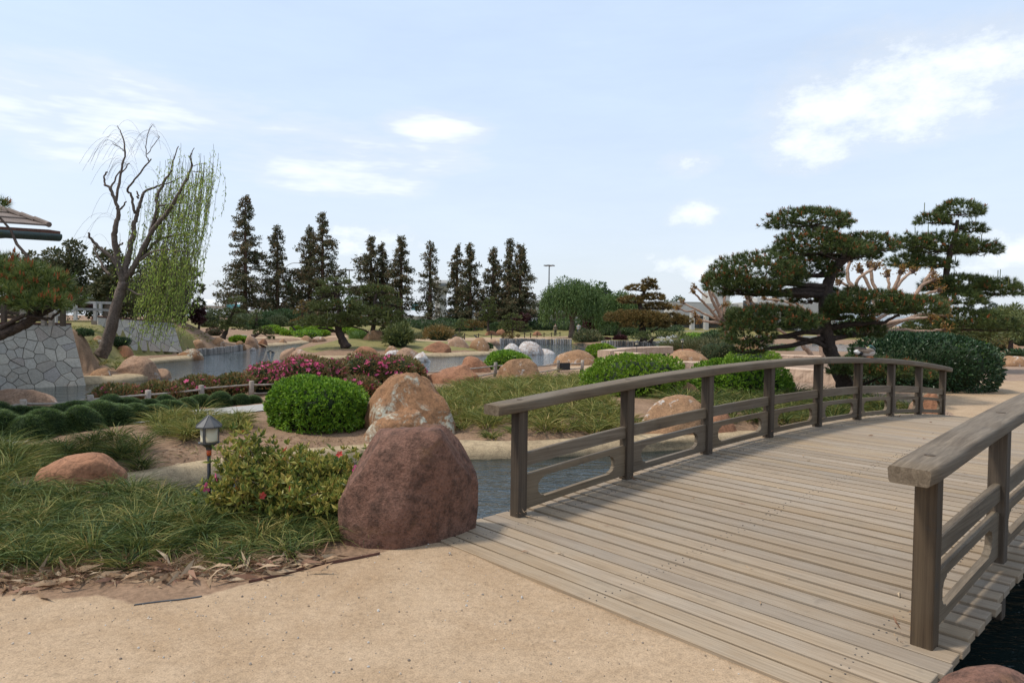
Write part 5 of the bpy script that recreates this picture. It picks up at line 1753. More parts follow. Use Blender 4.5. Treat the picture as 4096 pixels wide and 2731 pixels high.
# short dark grass mounds
r_ = np.random.default_rng(5)
mound_me = []
for k in range(3):
    n = 5200
    D = dome_points(n, r_, -0.05)
    bump = 1 + 0.10 * vnoise(D, 40 + k, 2, 2.6)
    P = D * bump[:, None] * np.array((0.5, 0.5, 0.9))
    V, Fs = blades(P, nrm(D + r_.normal(0, 0.45, D.shape) + (0, 0, 0.2)), 0.11, 0.012, 0.5, k, 1)
    Vc, Fc = icosphere(3)
    Vc = Vc * (1 + 0.10 * vnoise(Vc, 40 + k, 2, 2.6))[:, None] * np.array((0.49, 0.49, 0.87))
    Vc[:, 2] = np.maximum(Vc[:, 2], -0.08)
    a = make_mesh('blades', V, Fs)
    a.materials.append(M['moss'])
    b = make_mesh('turf', Vc, Fc, True)
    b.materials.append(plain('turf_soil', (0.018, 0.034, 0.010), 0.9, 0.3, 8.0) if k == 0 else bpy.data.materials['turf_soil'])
    mound_me.append((a, b))
MPLACE = ['at the frame edge nearest the path', 'second along the path row', 'third along the path row', 'fourth along the path row, before the rock slab', 'under the first fence rail by the path', 'below the second fence post on the path side', 'right of the second fence post by the path', 'midway along the path row', 'sixth from the thin end of the path row', 'next to the straw-tipped tuft', 'last of the path row',
          'leftmost of the row along the fence', 'second of the row along the fence', 'under the slab end along the fence', 'before the second fence post', 'right behind the second fence post', 'between the second and third posts', 'third bay, touching the rail', 'left of the third fence post', 'at the foot of the third fence post', 'right of the third fence post', 'in the fourth bay before the azaleas', 'at the foot of the fourth fence post', 'in the fifth bay under the azaleas', 'left of the fifth fence post', 'smallest one beside the rounded glossy bush']
line = [(-60, 1748, 1.25), (40, 1742, 1.2), (120, 1748, 1.1), (190, 1732, 1.15), (255, 1722, 1.15), (320, 1716, 1.2), (395, 1700, 1.2), (470, 1690, 1.15), (540, 1680, 1.0), (610, 1672, 0.9), (680, 1658, 0.9),
        (-20, 1700, 1.2), (75, 1692, 1.1), (160, 1688, 1.1), (240, 1682, 1.0), (310, 1674, 1.0), (350, 1662, 1.0), (440, 1660, 1.1), (520, 1655, 1.0), (590, 1645, 0.9), (660, 1634, 0.95), (740, 1636, 0.85), (800, 1624, 0.85), (880, 1624, 0.85), (960, 1616, 0.8), (1015, 1612, 0.7)]
for k, (u, v, s_) in enumerate(line):
    b = g(u, v)
    t = thing('grass_mound', 'velvety dark green grass mound ' + MPLACE[k], 'grass mound', b, random.uniform(0, 6), 'rounded grass mounds by the fence')
    s_ *= 0.52 * random.uniform(0.85, 1.15)
    t.scale = (s_ * random.uniform(1.0, 1.45), s_, s_ * random.uniform(0.5, 0.66))
    for nm, me in zip(('blades', 'turf'), mound_me[k % 3]):
        obj(nm, me, None, t)

# paved path between the mounds and the tufts
def strip(name, px, wid, mat, label, z=0.02):
    L = smooth_line(np.array([g(u, v) for u, v in px]), 6)
    T = nrm(np.gradient(L, axis=0)[:, :2])
    N = np.stack([-T[:, 1], T[:, 0]], -1)
    V = []
    for o_ in (-0.5, -0.25, 0, 0.25, 0.5):
        P2 = L[:, :2] + N * o_ * wid
        V.append(np.concatenate([P2, (height(P2) + z)[:, None]], 1))
    V = np.stack(V, 1).reshape(-1, 3)
    n = len(L)
    i = np.arange(n - 1)[:, None] * 5
    j = np.arange(4)[None]
    Fq = np.stack([i + j, i + 5 + j, i + 5 + j + 1, i + j + 1], -1).reshape(-1, 4)
    o = mobj(name, V, Fq, M[mat], True, label=label, cat='path', kind='structure')
    if o.data.polygons[0].normal.z < 0:
        o.data.flip_normals()
    return o


strip('garden_path', [(-300, 1810), (0, 1770), (250, 1715), (560, 1681), (820, 1655), (1030, 1634), (1250, 1612)], 0.75, 'concrete', 'grey paved path between grass mounds and tufts')

# ------------------------------------------------------------------ near shrubs
shrub('rounded glossy green bush beside the lichen boulder', 1270, 1735, 410, 208, 'bush', 0.062, 3300, 211, rosette=6, lump=0.13, lf=4.5, aspect=0.42, deep=0.85, lo=-0.6)
shrub('wide lime green bush cut by the handrail above the second bay', 2540, 1590, 430, 165, 'bush_lime', 0.072, 2600, 223, rosette=6, lump=0.15, lf=4.5, lo=-0.55, aspect=0.42)
shrub('lime green bush behind the middle bays of the railing', 2960, 1600, 380, 155, 'bush', 0.075, 2600, 227, rosette=6, lump=0.15, lf=4.5, lo=-0.55, aspect=0.42)
shrub('lime green bush top peeping over the handrail below the pine', 3010, 1470, 210, 60, 'bush_lime', 0.075, 900, 228, rosette=6, lump=0.15, lf=4.5, lo=-0.55, aspect=0.42)
shrub('dome-shaped lime green bush on the shore beside the wide tan boulder', 2402, 1442, 130, 62, 'bush_lime', 0.10, 1100, 229, rosette=5, lump=0.14, lf=4.5, lo=-0.55, aspect=0.45)
shrub('bright green bush behind the flat-topped boulder at the fence', 2030, 1478, 175, 70, 'bush', 0.09, 1300, 233, rosette=5, lump=0.14, lf=4.5, lo=-0.55, aspect=0.45)
shrub('big dark glossy camellia bush at the far end of the footbridge', 3680, 1570, 570, 225, 'camellia', 0.10, 12500, 239, lump=0.09, lf=4, aspect=0.5, deep=0.8, jit=0.6, boxy=2.5, lo=-0.6, shell=0.12)
shrub('bright green bush showing behind the camellia', 3890, 1462, 180, 85, 'bush', 0.09, 1300, 241, rosette=5, lump=0.14, lf=4.5, lo=-0.55)
shrub('sparse olive shrub standing before the tan boulder and pine', 2870, 1448, 150, 95, 'tree_olive', 0.09, 1300, 243, lump=0.22, shell=0.5)

# the azalea in front: stems, leaf rosettes, yellowed sprays, a few blossoms
def azalea_front():
    b = np.array((-1.74, 5.45, 0.0))
    root = thing('azalea_bush', 'olive and yellow leaved azalea with a few pink blossoms beside the maroon boulder', 'shrub', b)
    r_ = np.random.default_rng(31)
    stems, P, N = [], [], []
    # outline of the bush as seen: x from the lamp to the boulder
    for k in range(120):
        x = r_.uniform(-0.60, 0.60)
        y = r_.uniform(-0.42, 0.30)
        top = 0.40 - 0.06 * abs(x) + (0.17 if -0.45 < x < -0.3 else 0) - 0.25 * max(0, -x - 0.45) + r_.normal(0, 0.04)
        if y < -0.15:
            top *= r_.uniform(0.45, 0.95)
        tip = np.array((x, y, max(0.16, top)))
        base = np.array((x * 0.35, y * 0.4 + 0.05, 0))
        mid = (tip + base) / 2 + r_.normal(0, 0.05, 3)
        L = smooth_line(np.array([base, mid, tip]), 5)
        stems.append(tube(L, np.linspace(0.008, 0.003, len(L)), 5))
        for q in range(5):
            f = 0.5 + 0.5 * q / 4
            p0 = L[int(f * (len(L) - 1))]
            m = 4 if q < 4 else 5
            for _ in range(m):
                c = p0 + r_.normal(0, 0.055, 3)
                for l in range(7):
                    P.append(c)
                    N.append(nrm(r_.normal(0, 0.65, 3) + (0, -0.15, 0.75)))
    P, N = np.array(P), np.array(N)
    V, Fs = leaves(P, N, 0.052, 0.40, 33, 0.15, 0.08)
    part(root, 'foliage', V + b, Fs, M['azalea_front'])
    V, Fs = join(stems)
    part(root, 'stems', V + b, Fs, M['twig'])
    for k, (x, y, z, c) in enumerate([(0.56, -0.22, 0.44, 'pink'), (-0.62, -0.2, 0.28, 'pink'), (-0.54, -0.22, 0.36, 'pink'), (-0.42, -0.30, 0.10, 'red'), (-0.46, -0.1, 0.56, 'red'), (0.0, -0.2, 0.58, 'red'), (0.42, -0.2, 0.55, 'red'), (-0.1, -0.42, 0.28, 'red'), (0.1, -0.43, 0.33, 'red')]):
        V, Fs = flower_geo(90 + k, 0.036 if c == 'pink' else 0.026)
        o = mobj('flower', V, Fs, M[c], parent=root, loc=(x, y, z))
        o.rotation_euler = (1.1 + 0.3 * math.sin(k), 0.3 * math.cos(k * 2), k)


azalea_front()

# azaleas behind the fence: one long mass made of separate bushes
AZ = [(480, 1630, 200, 85, 8), (640, 1618, 170, 80, 14), (800, 1600, 190, 90, 14), (930, 1592, 170, 90, 20), (1080, 1578, 230, 125, 70), (1210, 1570, 220, 138, 95), (1310, 1560, 160, 122, 60), (1450, 1552, 210, 132, 44), (1560, 1545, 200, 118, 48), (1640, 1535, 130, 88, 24), (1250, 1600, 180, 75, 24), (1440, 1590, 180, 70, 20)]
azl = ['low azalea with scattered pink blossoms at the pond-side end of the hedge', 'azalea with a few pink blossoms behind the third fence bay', 'dark leaved azalea behind the fence by the green mounds', 'russet tipped azalea behind the fence left of the flowering ones',
       'azalea thick with pink blossoms at the start of the tall mass', 'tallest azalea covered in bright pink blossoms', 'pink flowering azalea left of the white-shaded lamp', 'azalea right of the white-shaded lamp', 'russet and pink azalea before the whitened boulders', 'last azalea of the mass beside the red-brown boulders', 'low azalea growing against the fence rails behind the rounded bush', 'low azalea at the fence behind the lichen boulder']
for k, (u, yb, w, h, nf) in enumerate(AZ):
    shrub(azl[k], u, yb, w, h, 'azalea_back', 0.075, 2600, 300 + k, flowers='pink', nf=nf, lump=0.16, lf=4, aspect=0.42, shell=0.3, deep=0.75, name='azalea_bush')

# ------------------------------------------------------------------ litter, pebbles, edging
def scatter_litter():
    r_ = np.random.default_rng(61)
    L = np.array([gp(u, v) for u, v in [(-300, 2345), (0, 2340), (160, 2350), (330, 2312), (560, 2318), (700, 2300), (850, 2310), (1000, 2296), (1130, 2275), (1270, 2245)]])
    n = 420
    q = r_.random(n) * (len(L) - 1)
    i = q.astype(int)
    P = L[i] + (L[np.minimum(i + 1, len(L) - 1)] - L[i]) * (q - i)[:, None]
    P[:, :2] += r_.normal(0, 0.055, (n, 2))
    P[:, 2] = height(P[:, :2]) + 0.008 + r_.random(n) * 0.03
    a = r_.uniform(0, 2 * np.pi, n)
    D = np.stack([np.cos(a), np.sin(a) * 0.6, r_.normal(0.05, 0.18, n)], -1)
    V, Fs = leaves(P, D, 0.135, 0.17, 62, 0.0, 0.05, 0.55)
    mobj('leaf_litter', V, Fs, M['litter'], label='fallen dry bamboo leaves along the rim of the near grass bed', cat='leaf litter', kind='stuff')
    # bits on the deck and around the posts
    P, D = [], []
    for t in range(9):
        for w in (0.0, BW):
            c = bridge_xy(t * SPAN - 0.03, w + (0.07 if w == 0 else -0.05))
            for _ in range(9):
                P.append((c[0] + r_.normal(0, .035), c[1] + r_.normal(0, .035), float(zt(t * SPAN)) + 0.036 + abs(r_.normal(0, 0.05))))
                D.append((r_.normal(), r_.normal(), r_.normal() * 0.6))
    for _ in range(70):
        s_, w = r_.uniform(-0.7, 9), r_.uniform(0.1, 2.8)
        c = bridge_xy(s_, w)
        P.append((c[0], c[1], float(zt(s_)) + 0.036))
        D.append((r_.normal(), r_.normal(), 0.05))
    V, Fs = leaves(np.array(P), np.array(D), 0.055, 0.16, 63, 0.0, 0.02, 0.7)
    mobj('deck_litter', V, Fs, M['litter'], label='dry leaf scraps caught on the deck and at the railing posts', cat='leaf litter', kind='stuff')
    # dry debris on the far bank
    B = np.array([gp(u, v)[:2] for u, v in [(640, 1900), (900, 1830), (1150, 1800), (1440, 1790), (1440, 1760), (1180, 1740), (900, 1760), (640, 1800)]])
    C = in_poly(B, 420, r_)
    P = np.concatenate([C, (height(C) + 0.008)[:, None]], 1)
    a = r_.uniform(0, 6.28, len(P))
    V, Fs = leaves(P, np.stack([np.cos(a), np.sin(a), np.full(len(a), 0.08)], -1), 0.07, 0.16, 64, 0, 0.05, 0.7)
    mobj('leaf_litter', V, Fs, M['litter'], label='thin scraps of dry leaf on the bare soil by the stream', cat='leaf litter', kind='stuff')
    # pebbles and grit on the sand
    poly = np.array([gp(u, v)[:2] for u, v in [(-300, 2400), (200, 2400), (540, 2420), (806, 2390), (1244, 2272), (1690, 2160)]] + [tuple(bridge_xy(-0.86, 0.0)), tuple(bridge_xy(-0.86, 2.4)), (1.2, 2.2), (-2.4, 2.2)])
    n = 1000
    C = in_poly(poly, n, r_)
    V0, F0 = icosphere(0)
    sz = 0.0022 + 0.0045 * r_.random(n) ** 3
    sz[:14] = r_.uniform(0.005, 0.009, 14)
    P = np.concatenate([C, (height(C) + sz * 0.4)[:, None]], 1)
    sc = sz[:, None] * r_.uniform(0.7, 1.5, (n, 3))
    V = (P[:, None, :] + V0[None] * sc[:, None, :]).reshape(-1, 3)
    Fs = (F0[None] + (np.arange(n) * len(V0))[:, None, None]).reshape(-1, 3)
    mobj('grit', V, [Fs], M['pebble'], label='small pebbles and grit strewn over the sandy path', cat='grit', kind='stuff')


scatter_litter()
for lab, px_, mat in (('thin rusty metal edging strip between sand and grass bed by the maroon boulder', [(996, 2333), (1120, 2303), (1244, 2272), (1400, 2243), (1519, 2217)], 'rust'),
                      ('short dark edging strip at the rim of the sandy path', [(538, 2420), (640, 2408), (720, 2400), (806, 2388)], 'edging')):
    L = smooth_line(np.array([gp(u, v) for u, v in px_]), 5)
    L[:, 2] = height(L[:, :2]) + (-0.006 if mat == 'edging' else 0.004)
    V = np.concatenate([L + np.array((0, -0.006, -0.03)), L + np.array((0, 0.006, -0.03)), L + np.array((0, 0.006, 0.012)), L + np.array((0, -0.006, 0.012))])
    n = len(L)
    j = np.arange(n - 1)
    Fq = np.concatenate([np.stack([a * n + j, b * n + j, b * n + j + 1, a * n + j + 1], -1) for a, b in ((0, 1), (1, 2), (2, 3), (3, 0))])
    mobj('path_edging', V, Fq, M[mat], label=lab, cat='edging')
# ------------------------------------------------------------------ clipped pines
def needle_tufts(P, N, L, k, w, seed, spread=0.75):
    r_ = np.random.default_rng(seed)
    n = len(P)
    B = np.repeat(P, k, axis=0)
    D = nrm(np.repeat(N, k, axis=0) * 0.8 + r_.normal(0, spread * 0.6, (n * k, 3)))
    l = L * r_.uniform(0.65, 1.15, (n * k, 1))
    S = nrm(np.cross(D, r_.normal(size=D.shape))) * w
    V = np.stack([B - S, B + S, B + D * l], 1).reshape(-1, 3)
    return V, [np.arange(n * k * 3).reshape(-1, 3)]


def pad_geo(c, rx, ry, rz, dens, L, k, w, seed, lump=0.16):
    """one flattened cushion of needle tufts; tufts, twigs below, tuft anchors"""
    r_ = np.random.default_rng(seed)
    S = np.array((rx, ry, rz))
    area_ = math.pi * rx * ry * 1.6
    n = max(24, int(area_ * dens))
    D = dome_points(n, r_, -0.55)
    lm = 1 + lump * vnoise(D * np.array((1, 1, 0.5)), seed, 3, 4.0)
    rr = lm * (1 - 0.35 * r_.random(n) ** 1.5)
    P = D * rr[:, None] * S
    P[:, 2] = np.where(P[:, 2] < -0.30 * rz, -0.30 * rz + (P[:, 2] + 0.30 * rz) * 0.35, P[:, 2])
    P = P + c
    N = nrm(D * np.array((1, 1, 0.8)) / np.array((1, 1, 1)) + np.array((0, 0, 0.55)))
    return needle_tufts(P, N, L, k, w, seed + 1), P, N


def pine(label, trunk, Y, r0, r1, pads, nl, mat, dens=90, k=18, w=0.0035, cones=0.0, limbs=(), seed=0, name='pine_tree', dys=None, leafy=0.26, bark='bark_pine', candles=0.0, base_z=None, deep=0.75):
    r_ = np.random.default_rng(seed + 900)
    T = np.array([at(u, v, Y + (0 if dys is None else dys[i])) for i, (u, v) in enumerate(trunk)])
    root = thing(name, label, 'pine tree', T[0])
    Q = smooth_line(T, 6)
    sN = np.linspace(0, 1, len(Q))
    V, Fs = tube(Q, (r0 + (r1 - r0) * sN ** 0.8) * (1 + 0.35 * np.exp(-sN * 14)), 12, True, 0.28, seed)
    part(root, 'trunk', V, Fs, M[bark], True)
    for i, (px, dy, ra, rb) in enumerate(limbs):
        L = np.array([at(u, v, Y + dy * j / max(1, len(px) - 1)) for j, (u, v) in enumerate(px)])
        V, Fs = limb(L, ra, rb, 8, 5, 0.3, seed + i, 0.012)
        part(root, 'limb', V, Fs, M[bark], True)
    cone_parts, cand = [], []
    sc = Y / F
    for i, pd in enumerate(pads):
        u, v, rx, rv = pd[:4]
        dy = pd[4] if len(pd) > 4 else 0.0
        c = at(u, v, Y + dy)
        (V, Fs), P, N = pad_geo(c, rx * sc * 1.06, rx * sc * deep, rv * sc * (1.08 if Y < 35 else 1.15 if mat == 'needles_brown' else 0.86), dens, nl, k, w, seed * 13 + i, leafy)
        part(root, 'foliage_pad', V, Fs, M[mat])
        # twigs that carry the pad
        j = int(np.argmin(np.linalg.norm((Q - c) * np.array((1, 0.6, 1.4)), axis=1)))
        tw = []
        under = c + np.array((0, 0, -0.32 * rv * sc))
        if np.linalg.norm(Q[j] - under) > 0.5 * rx * sc:
            tw.append(limb(np.array([Q[j], (Q[j] + under) / 2 + r_.normal(0, 0.03, 3) * np.array((1, 1, .5)), under]), min(r1 * 1.1, r0 * 0.5), r1 * 0.45, 6, 4, 0.25, i, 0.01))
        for _ in range(9):
            p = P[r_.integers(len(P))]
            p = p * np.array((1, 1, 0)) + np.array((0, 0, min(p[2], c[2] + 0.05 * rv * sc)))
            m = (under + p) / 2 + np.array((0, 0, -0.10 * rv * sc)) + r_.normal(0, 0.04 * rx * sc, 3)
            tw.append(limb(np.array([under, m, p]), r1 * 0.42, r1 * 0.13, 5, 3, 0.2, 0))
        V, Fs = join(tw)
        part(root, 'twigs', V, Fs, M[bark], True)
        if cones:
            n = int(len(P) * cones)
            top = np.where(N[:, 2] > 0.25)[0]
            for q in r_.choice(top, min(n, len(top)), replace=False):
                cone_parts.append(needle_tufts(np.repeat((P[q] + N[q] * nl * 0.45)[None], 5, 0) + r_.normal(0, nl * 0.16, (5, 3)), np.repeat(N[q][None] * 0.3 + (0, 0, 0.9), 5, 0), nl * 0.42, 3, nl * 0.075, q, 0.3))
        if candles:
            n = max(2, int(len(P) * candles))
            top = np.where(N[:, 2] > 0.5)[0]
            for q in r_.choice(top, min(n, len(top)), replace=False):
                cand.append(tube(np.array([P[q], P[q] + (r_.normal(0, .01), 0, nl * r_.uniform(1.6, 3.2))]), w * 1.5, 4))
    if cone_parts:
        V, Fs = join(cone_parts)
        part(root, 'pollen_cones', V, Fs, M['cone'], kind='stuff')
    if cand:
        V, Fs = join(cand)
        part(root, 'candles', V, Fs, M['needles_green'], kind='stuff')
    return root


pine('big dark pine with layered pads and orange pollen cones behind the footbridge', [(3400, 1600), (3368, 1500), (3322, 1400), (3300, 1300), (3300, 1180), (3335, 1085), (3385, 1020), (3375, 960), (3320, 925)], 16.6, 0.19, 0.075,
     [(3240, 888, 150, 50, 0.1), (3280, 995, 185, 62, -0.2), (3470, 985, 110, 52, 0.2), (3390, 1015, 120, 48, 0.5), (3040, 1105, 190, 78, -0.3), (2915, 1140, 85, 52, -0.5), (3220, 1085, 130, 55, 0.3), (3010, 1165, 120, 42, -0.1),
      (3090, 1285, 175, 62, -0.6), (2990, 1345, 95, 62, -0.8), (3000, 1395, 60, 35, -0.7), (3480, 1228, 165, 58, -0.5), (3660, 1232, 120, 48, -0.6), (3380, 1260, 90, 45, -0.3), (3250, 1190, 105, 48, 0.8), (3400, 1190, 70, 45, 0.9),
      (3440, 1330, 105, 42, 0.6), (3540, 1480, 150, 45, -0.9), (3420, 1475, 90, 40, -0.7)],
     0.125, 'needles', 200, 22, 0.0062, 0.14, [([(3300, 1165), (3200, 1160), (3080, 1170), (2960, 1160)], -0.3, 0.085, 0.03), ([(3315, 1310), (3400, 1300), (3520, 1290), (3600, 1260)], -0.6, 0.075, 0.03),
                                              ([(3330, 1400), (3230, 1355), (3130, 1350), (3020, 1365)], -0.7, 0.06, 0.02), ([(3385, 1560), (3470, 1530), (3540, 1500)], -0.8, 0.05, 0.02)], seed=3)
pine('second tall pine standing behind the crepe myrtles', [(3775, 1420), (3770, 1300), (3775, 1180), (3790, 1060), (3810, 980), (3825, 925), (3830, 880)], 27.0, 0.17, 0.06,
     [(3830, 848, 95, 36, 0.1), (3730, 885, 65, 24, -0.2), (3885, 920, 55, 22, 0.2), (3760, 990, 130, 48, 0), (3660, 975, 70, 34, -0.2), (3900, 1000, 95, 34, 0.3), (3650, 1050, 85, 34, 0.2), (3720, 1060, 80, 28, -0.2), (3850, 1145, 120, 40, 0.1), (3985, 1165, 105, 40, 0), (3750, 1150, 70, 30, 0.2), (3830, 1200, 110, 38, -0.3),
      (3870, 1290, 140, 50, -0.4), (3990, 1310, 85, 36, -0.2), (3720, 1310, 90, 48, -0.3)], 0.20, 'needles', 85, 20, 0.010, 0.04, seed=5, candles=0.01)
pine('near pine branch with orange cones reaching in over the stone wall', [(-760, 1900), (-520, 1600), (-330, 1440), (-120, 1370), (0, 1338), (90, 1300), (150, 1262), (210, 1235)], 8.6, 0.16, 0.028,
     [(60, 1118, 150, 58, 0), (150, 1140, 120, 60, -0.15), (230, 1195, 85, 48, 0), (60, 1200, 130, 55, -0.3), (-120, 1130, 160, 70, 0.2), (170, 1215, 90, 40, -0.4), (20, 1070, 90, 34, 0.3), (-40, 812, 52, 28, 0.5), (-200, 900, 150, 60, 0.4)], 0.135, 'needles_left', 210, 24, 0.0046, 0.13,
     [([(-60, 1352), (60, 1280), (120, 1260), (190, 1275), (250, 1230)], -0.2, 0.035, 0.012), ([(-330, 1440), (-300, 1200), (-220, 960), (-120, 840)], 0.5, 0.08, 0.02)], seed=7)
pine('leaning pine with flat layered pads on the lawn peninsula', [(1388, 1392), (1365, 1350), (1352, 1310), (1360, 1260), (1352, 1200), (1350, 1150), (1340, 1120)], 40.5, 0.26, 0.09,
     [(1345, 1130, 58, 18, 0), (1330, 1165, 62, 25, -0.3), (1300, 1180, 40, 22, 0.3), (1350, 1225, 90, 32, -0.3), (1290, 1235, 48, 24, 0.2), (1420, 1245, 55, 30, 0.2), (1300, 1290, 105, 34, -0.5), (1250, 1290, 55, 26, 0), (1385, 1295, 70, 32, 0.3), (1400, 1270, 60, 26, -0.5)], 0.17, 'needles_green', 44, 18, 0.017, 0.02,
     [([(1352, 1330), (1310, 1315), (1270, 1312)], -0.4, 0.10, 0.04), ([(1355, 1300), (1390, 1280), (1430, 1262)], 0.2, 0.08, 0.03)], seed=11, candles=0.015)
pine('slender pine with a crooked limb behind the leaning pine', [(1500, 1368), (1492, 1330), (1495, 1290), (1498, 1240), (1500, 1200), (1510, 1165)], 46.0, 0.20, 0.07,
     [(1500, 1160, 60, 20, 0), (1475, 1180, 35, 20, 0.3), (1540, 1165, 38, 20, 0.2), (1560, 1210, 50, 34, 0.3), (1490, 1250, 70, 26, -0.3), (1555, 1258, 58, 32, 0), (1450, 1225, 40, 24, 0.3), (1500, 1290, 95, 28, -0.3), (1580, 1290, 50, 34, 0.2), (1430, 1290, 50, 24, 0.2), (1560, 1330, 45, 36, 0.5)], 0.18, 'needles_green', 40, 18, 0.018, 0.02,
     [([(1492, 1340), (1450, 1318), (1410, 1308)], -0.4, 0.07, 0.03)], seed=13, candles=0.01)
pine('brown-tipped pine with broad cloud pads on the far bank', [(2580, 1362), (2572, 1325), (2570, 1290), (2562, 1240), (2560, 1205), (2572, 1180), (2585, 1150)], 62.0, 0.36, 0.10,
     [(2596, 1128, 28, 11, 0), (2600, 1152, 34, 13, 0.3), (2545, 1155, 38, 13, -0.2), (2610, 1192, 48, 17, 0.2), (2525, 1205, 44, 17, -0.3), (2635, 1230, 52, 16, 0.3), (2560, 1272, 105, 25, -0.5), (2490, 1268, 50, 20, 0), (2570, 1295, 90, 24, -0.8), (2680, 1280, 62, 22, 0.3), (2720, 1290, 40, 16, 0)], 0.30, 'needles_brown', 32, 18, 0.028, 0,
     [([(2575, 1335), (2610, 1325), (2640, 1310)], -0.4, 0.16, 0.05)], seed=17)
pine('low spreading pine below the brown-tipped one', [(2600, 1368), (2620, 1350), (2670, 1345)], 58.0, 0.14, 0.05, [(2620, 1342, 70, 18), (2700, 1345, 60, 17), (2560, 1352, 40, 14)], 0.3, 'needles_green', 11, 14, 0.02, 0, seed=19)
SP = [('small topiary pine with flat pads on the bare slope', [(892, 1352), (905, 1325), (912, 1300), (935, 1240), (950, 1200)], 46, [(948, 1202, 36, 15), (925, 1245, 48, 12), (905, 1265, 36, 16), (940, 1285, 45, 17), (880, 1300, 48, 15), (930, 1312, 58, 15)], 'needles_green'),
      ('little leaning pine on the far channel bank', [(1010, 1347), (1035, 1335), (1050, 1320)], 58, [(1060, 1318, 26, 14), (1048, 1330, 34, 14), (1080, 1332, 18, 12), (1085, 1350, 14, 8)], 'needles_green'),
      ('tiny pine with a ball top before the hedge', [(1028, 1315), (1026, 1280), (1028, 1250)], 72, [(1028, 1252, 18, 14), (1028, 1272, 22, 12), (1015, 1290, 18, 11)], 'needles_green'),
      ('thin brownish pine with three flat tiers near the gate', [(1210, 1325), (1205, 1280), (1215, 1230)], 70, [(1218, 1212, 16, 7), (1212, 1232, 28, 9), (1200, 1250, 26, 9), (1220, 1275, 34, 9), (1190, 1290, 30, 9)], 'needles_brown'),
      ('staked young pine on the mulch bed', [(1182, 1338), (1178, 1318), (1165, 1305)], 66, [(1160, 1300, 22, 8), (1178, 1296, 16, 7)], 'needles_green'),
      ('topiary pine with stacked discs before the far conifers', [(1953, 1325), (1953, 1280), (1955, 1210)], 88, [(1962, 1196, 14, 6), (1958, 1208, 20, 6), (1956, 1222, 25, 6), (1958, 1236, 28, 7), (1950, 1250, 30, 7), (1962, 1263, 30, 7), (1965, 1282, 24, 7), (1940, 1276, 22, 7)], 'needles_green'),
      ('rounded yellowish pine over a red-brown tuft by the far path', [(2050, 1380), (2048, 1350), (2050, 1310), (2050, 1280)], 74, [(2048, 1268, 34, 13), (2030, 1290, 30, 12), (2068, 1300, 40, 14), (2040, 1312, 44, 16), (2020, 1300, 26, 12), (2110, 1320, 24, 10)], 'needles_green'),
      ('small red-brown topiary beside the rounded yellowish pine', [(2050, 1380), (2046, 1362)], 70, [(2046, 1344, 36, 10), (2035, 1350, 22, 8)], 'needles_brown'),
      ('tiny two-tier pine on the dry lawn', [(1838, 1345), (1838, 1325), (1845, 1300)], 84, [(1850, 1281, 14, 5), (1845, 1295, 22, 7), (1835, 1310, 26, 8)], 'needles_green'),
      ('flat brownish pine left of the stacked-disc topiary', [(1900, 1322), (1895, 1310)], 90, [(1885, 1290, 28, 9), (1925, 1296, 32, 9), (1900, 1306, 36, 9)], 'needles_brown')]
for k, (lab, tr, Y, pads, mat) in enumerate(SP):
    pine(lab, tr, Y, 0.12 + 0.0008 * Y, 0.05, pads, 0.13 + 0.0012 * Y, mat, 28 if Y < 60 else 17, 15, 0.021 + 0.0002 * (Y - 45), 0, seed=40 + k)
shrub('dense dwarf pine shrub with pale candles on the lawn', 1595, 1392, 110, 78, 'needles_green', 0.34, 1500, 401, aspect=0.16, lump=0.2, shell=0.45, up=0.6, name='pine_shrub')
shrub('reedy brown-green pine shrub by the far boulders', 1755, 1362, 105, 52, 'needles_brown', 0.42, 1200, 403, aspect=0.14, lump=0.2, shell=0.4, up=0.8, name='pine_shrub')
shrub('dark low shrub spreading over the water behind the white rocks', 2120, 1395, 80, 45, 'hedge', 0.20, 900, 405, lump=0.25, shell=0.4)
shrub('small dark shrub beside the white-capped boulder', 1950, 1402, 34, 22, 'hedge', 0.15, 500, 407, lump=0.1)

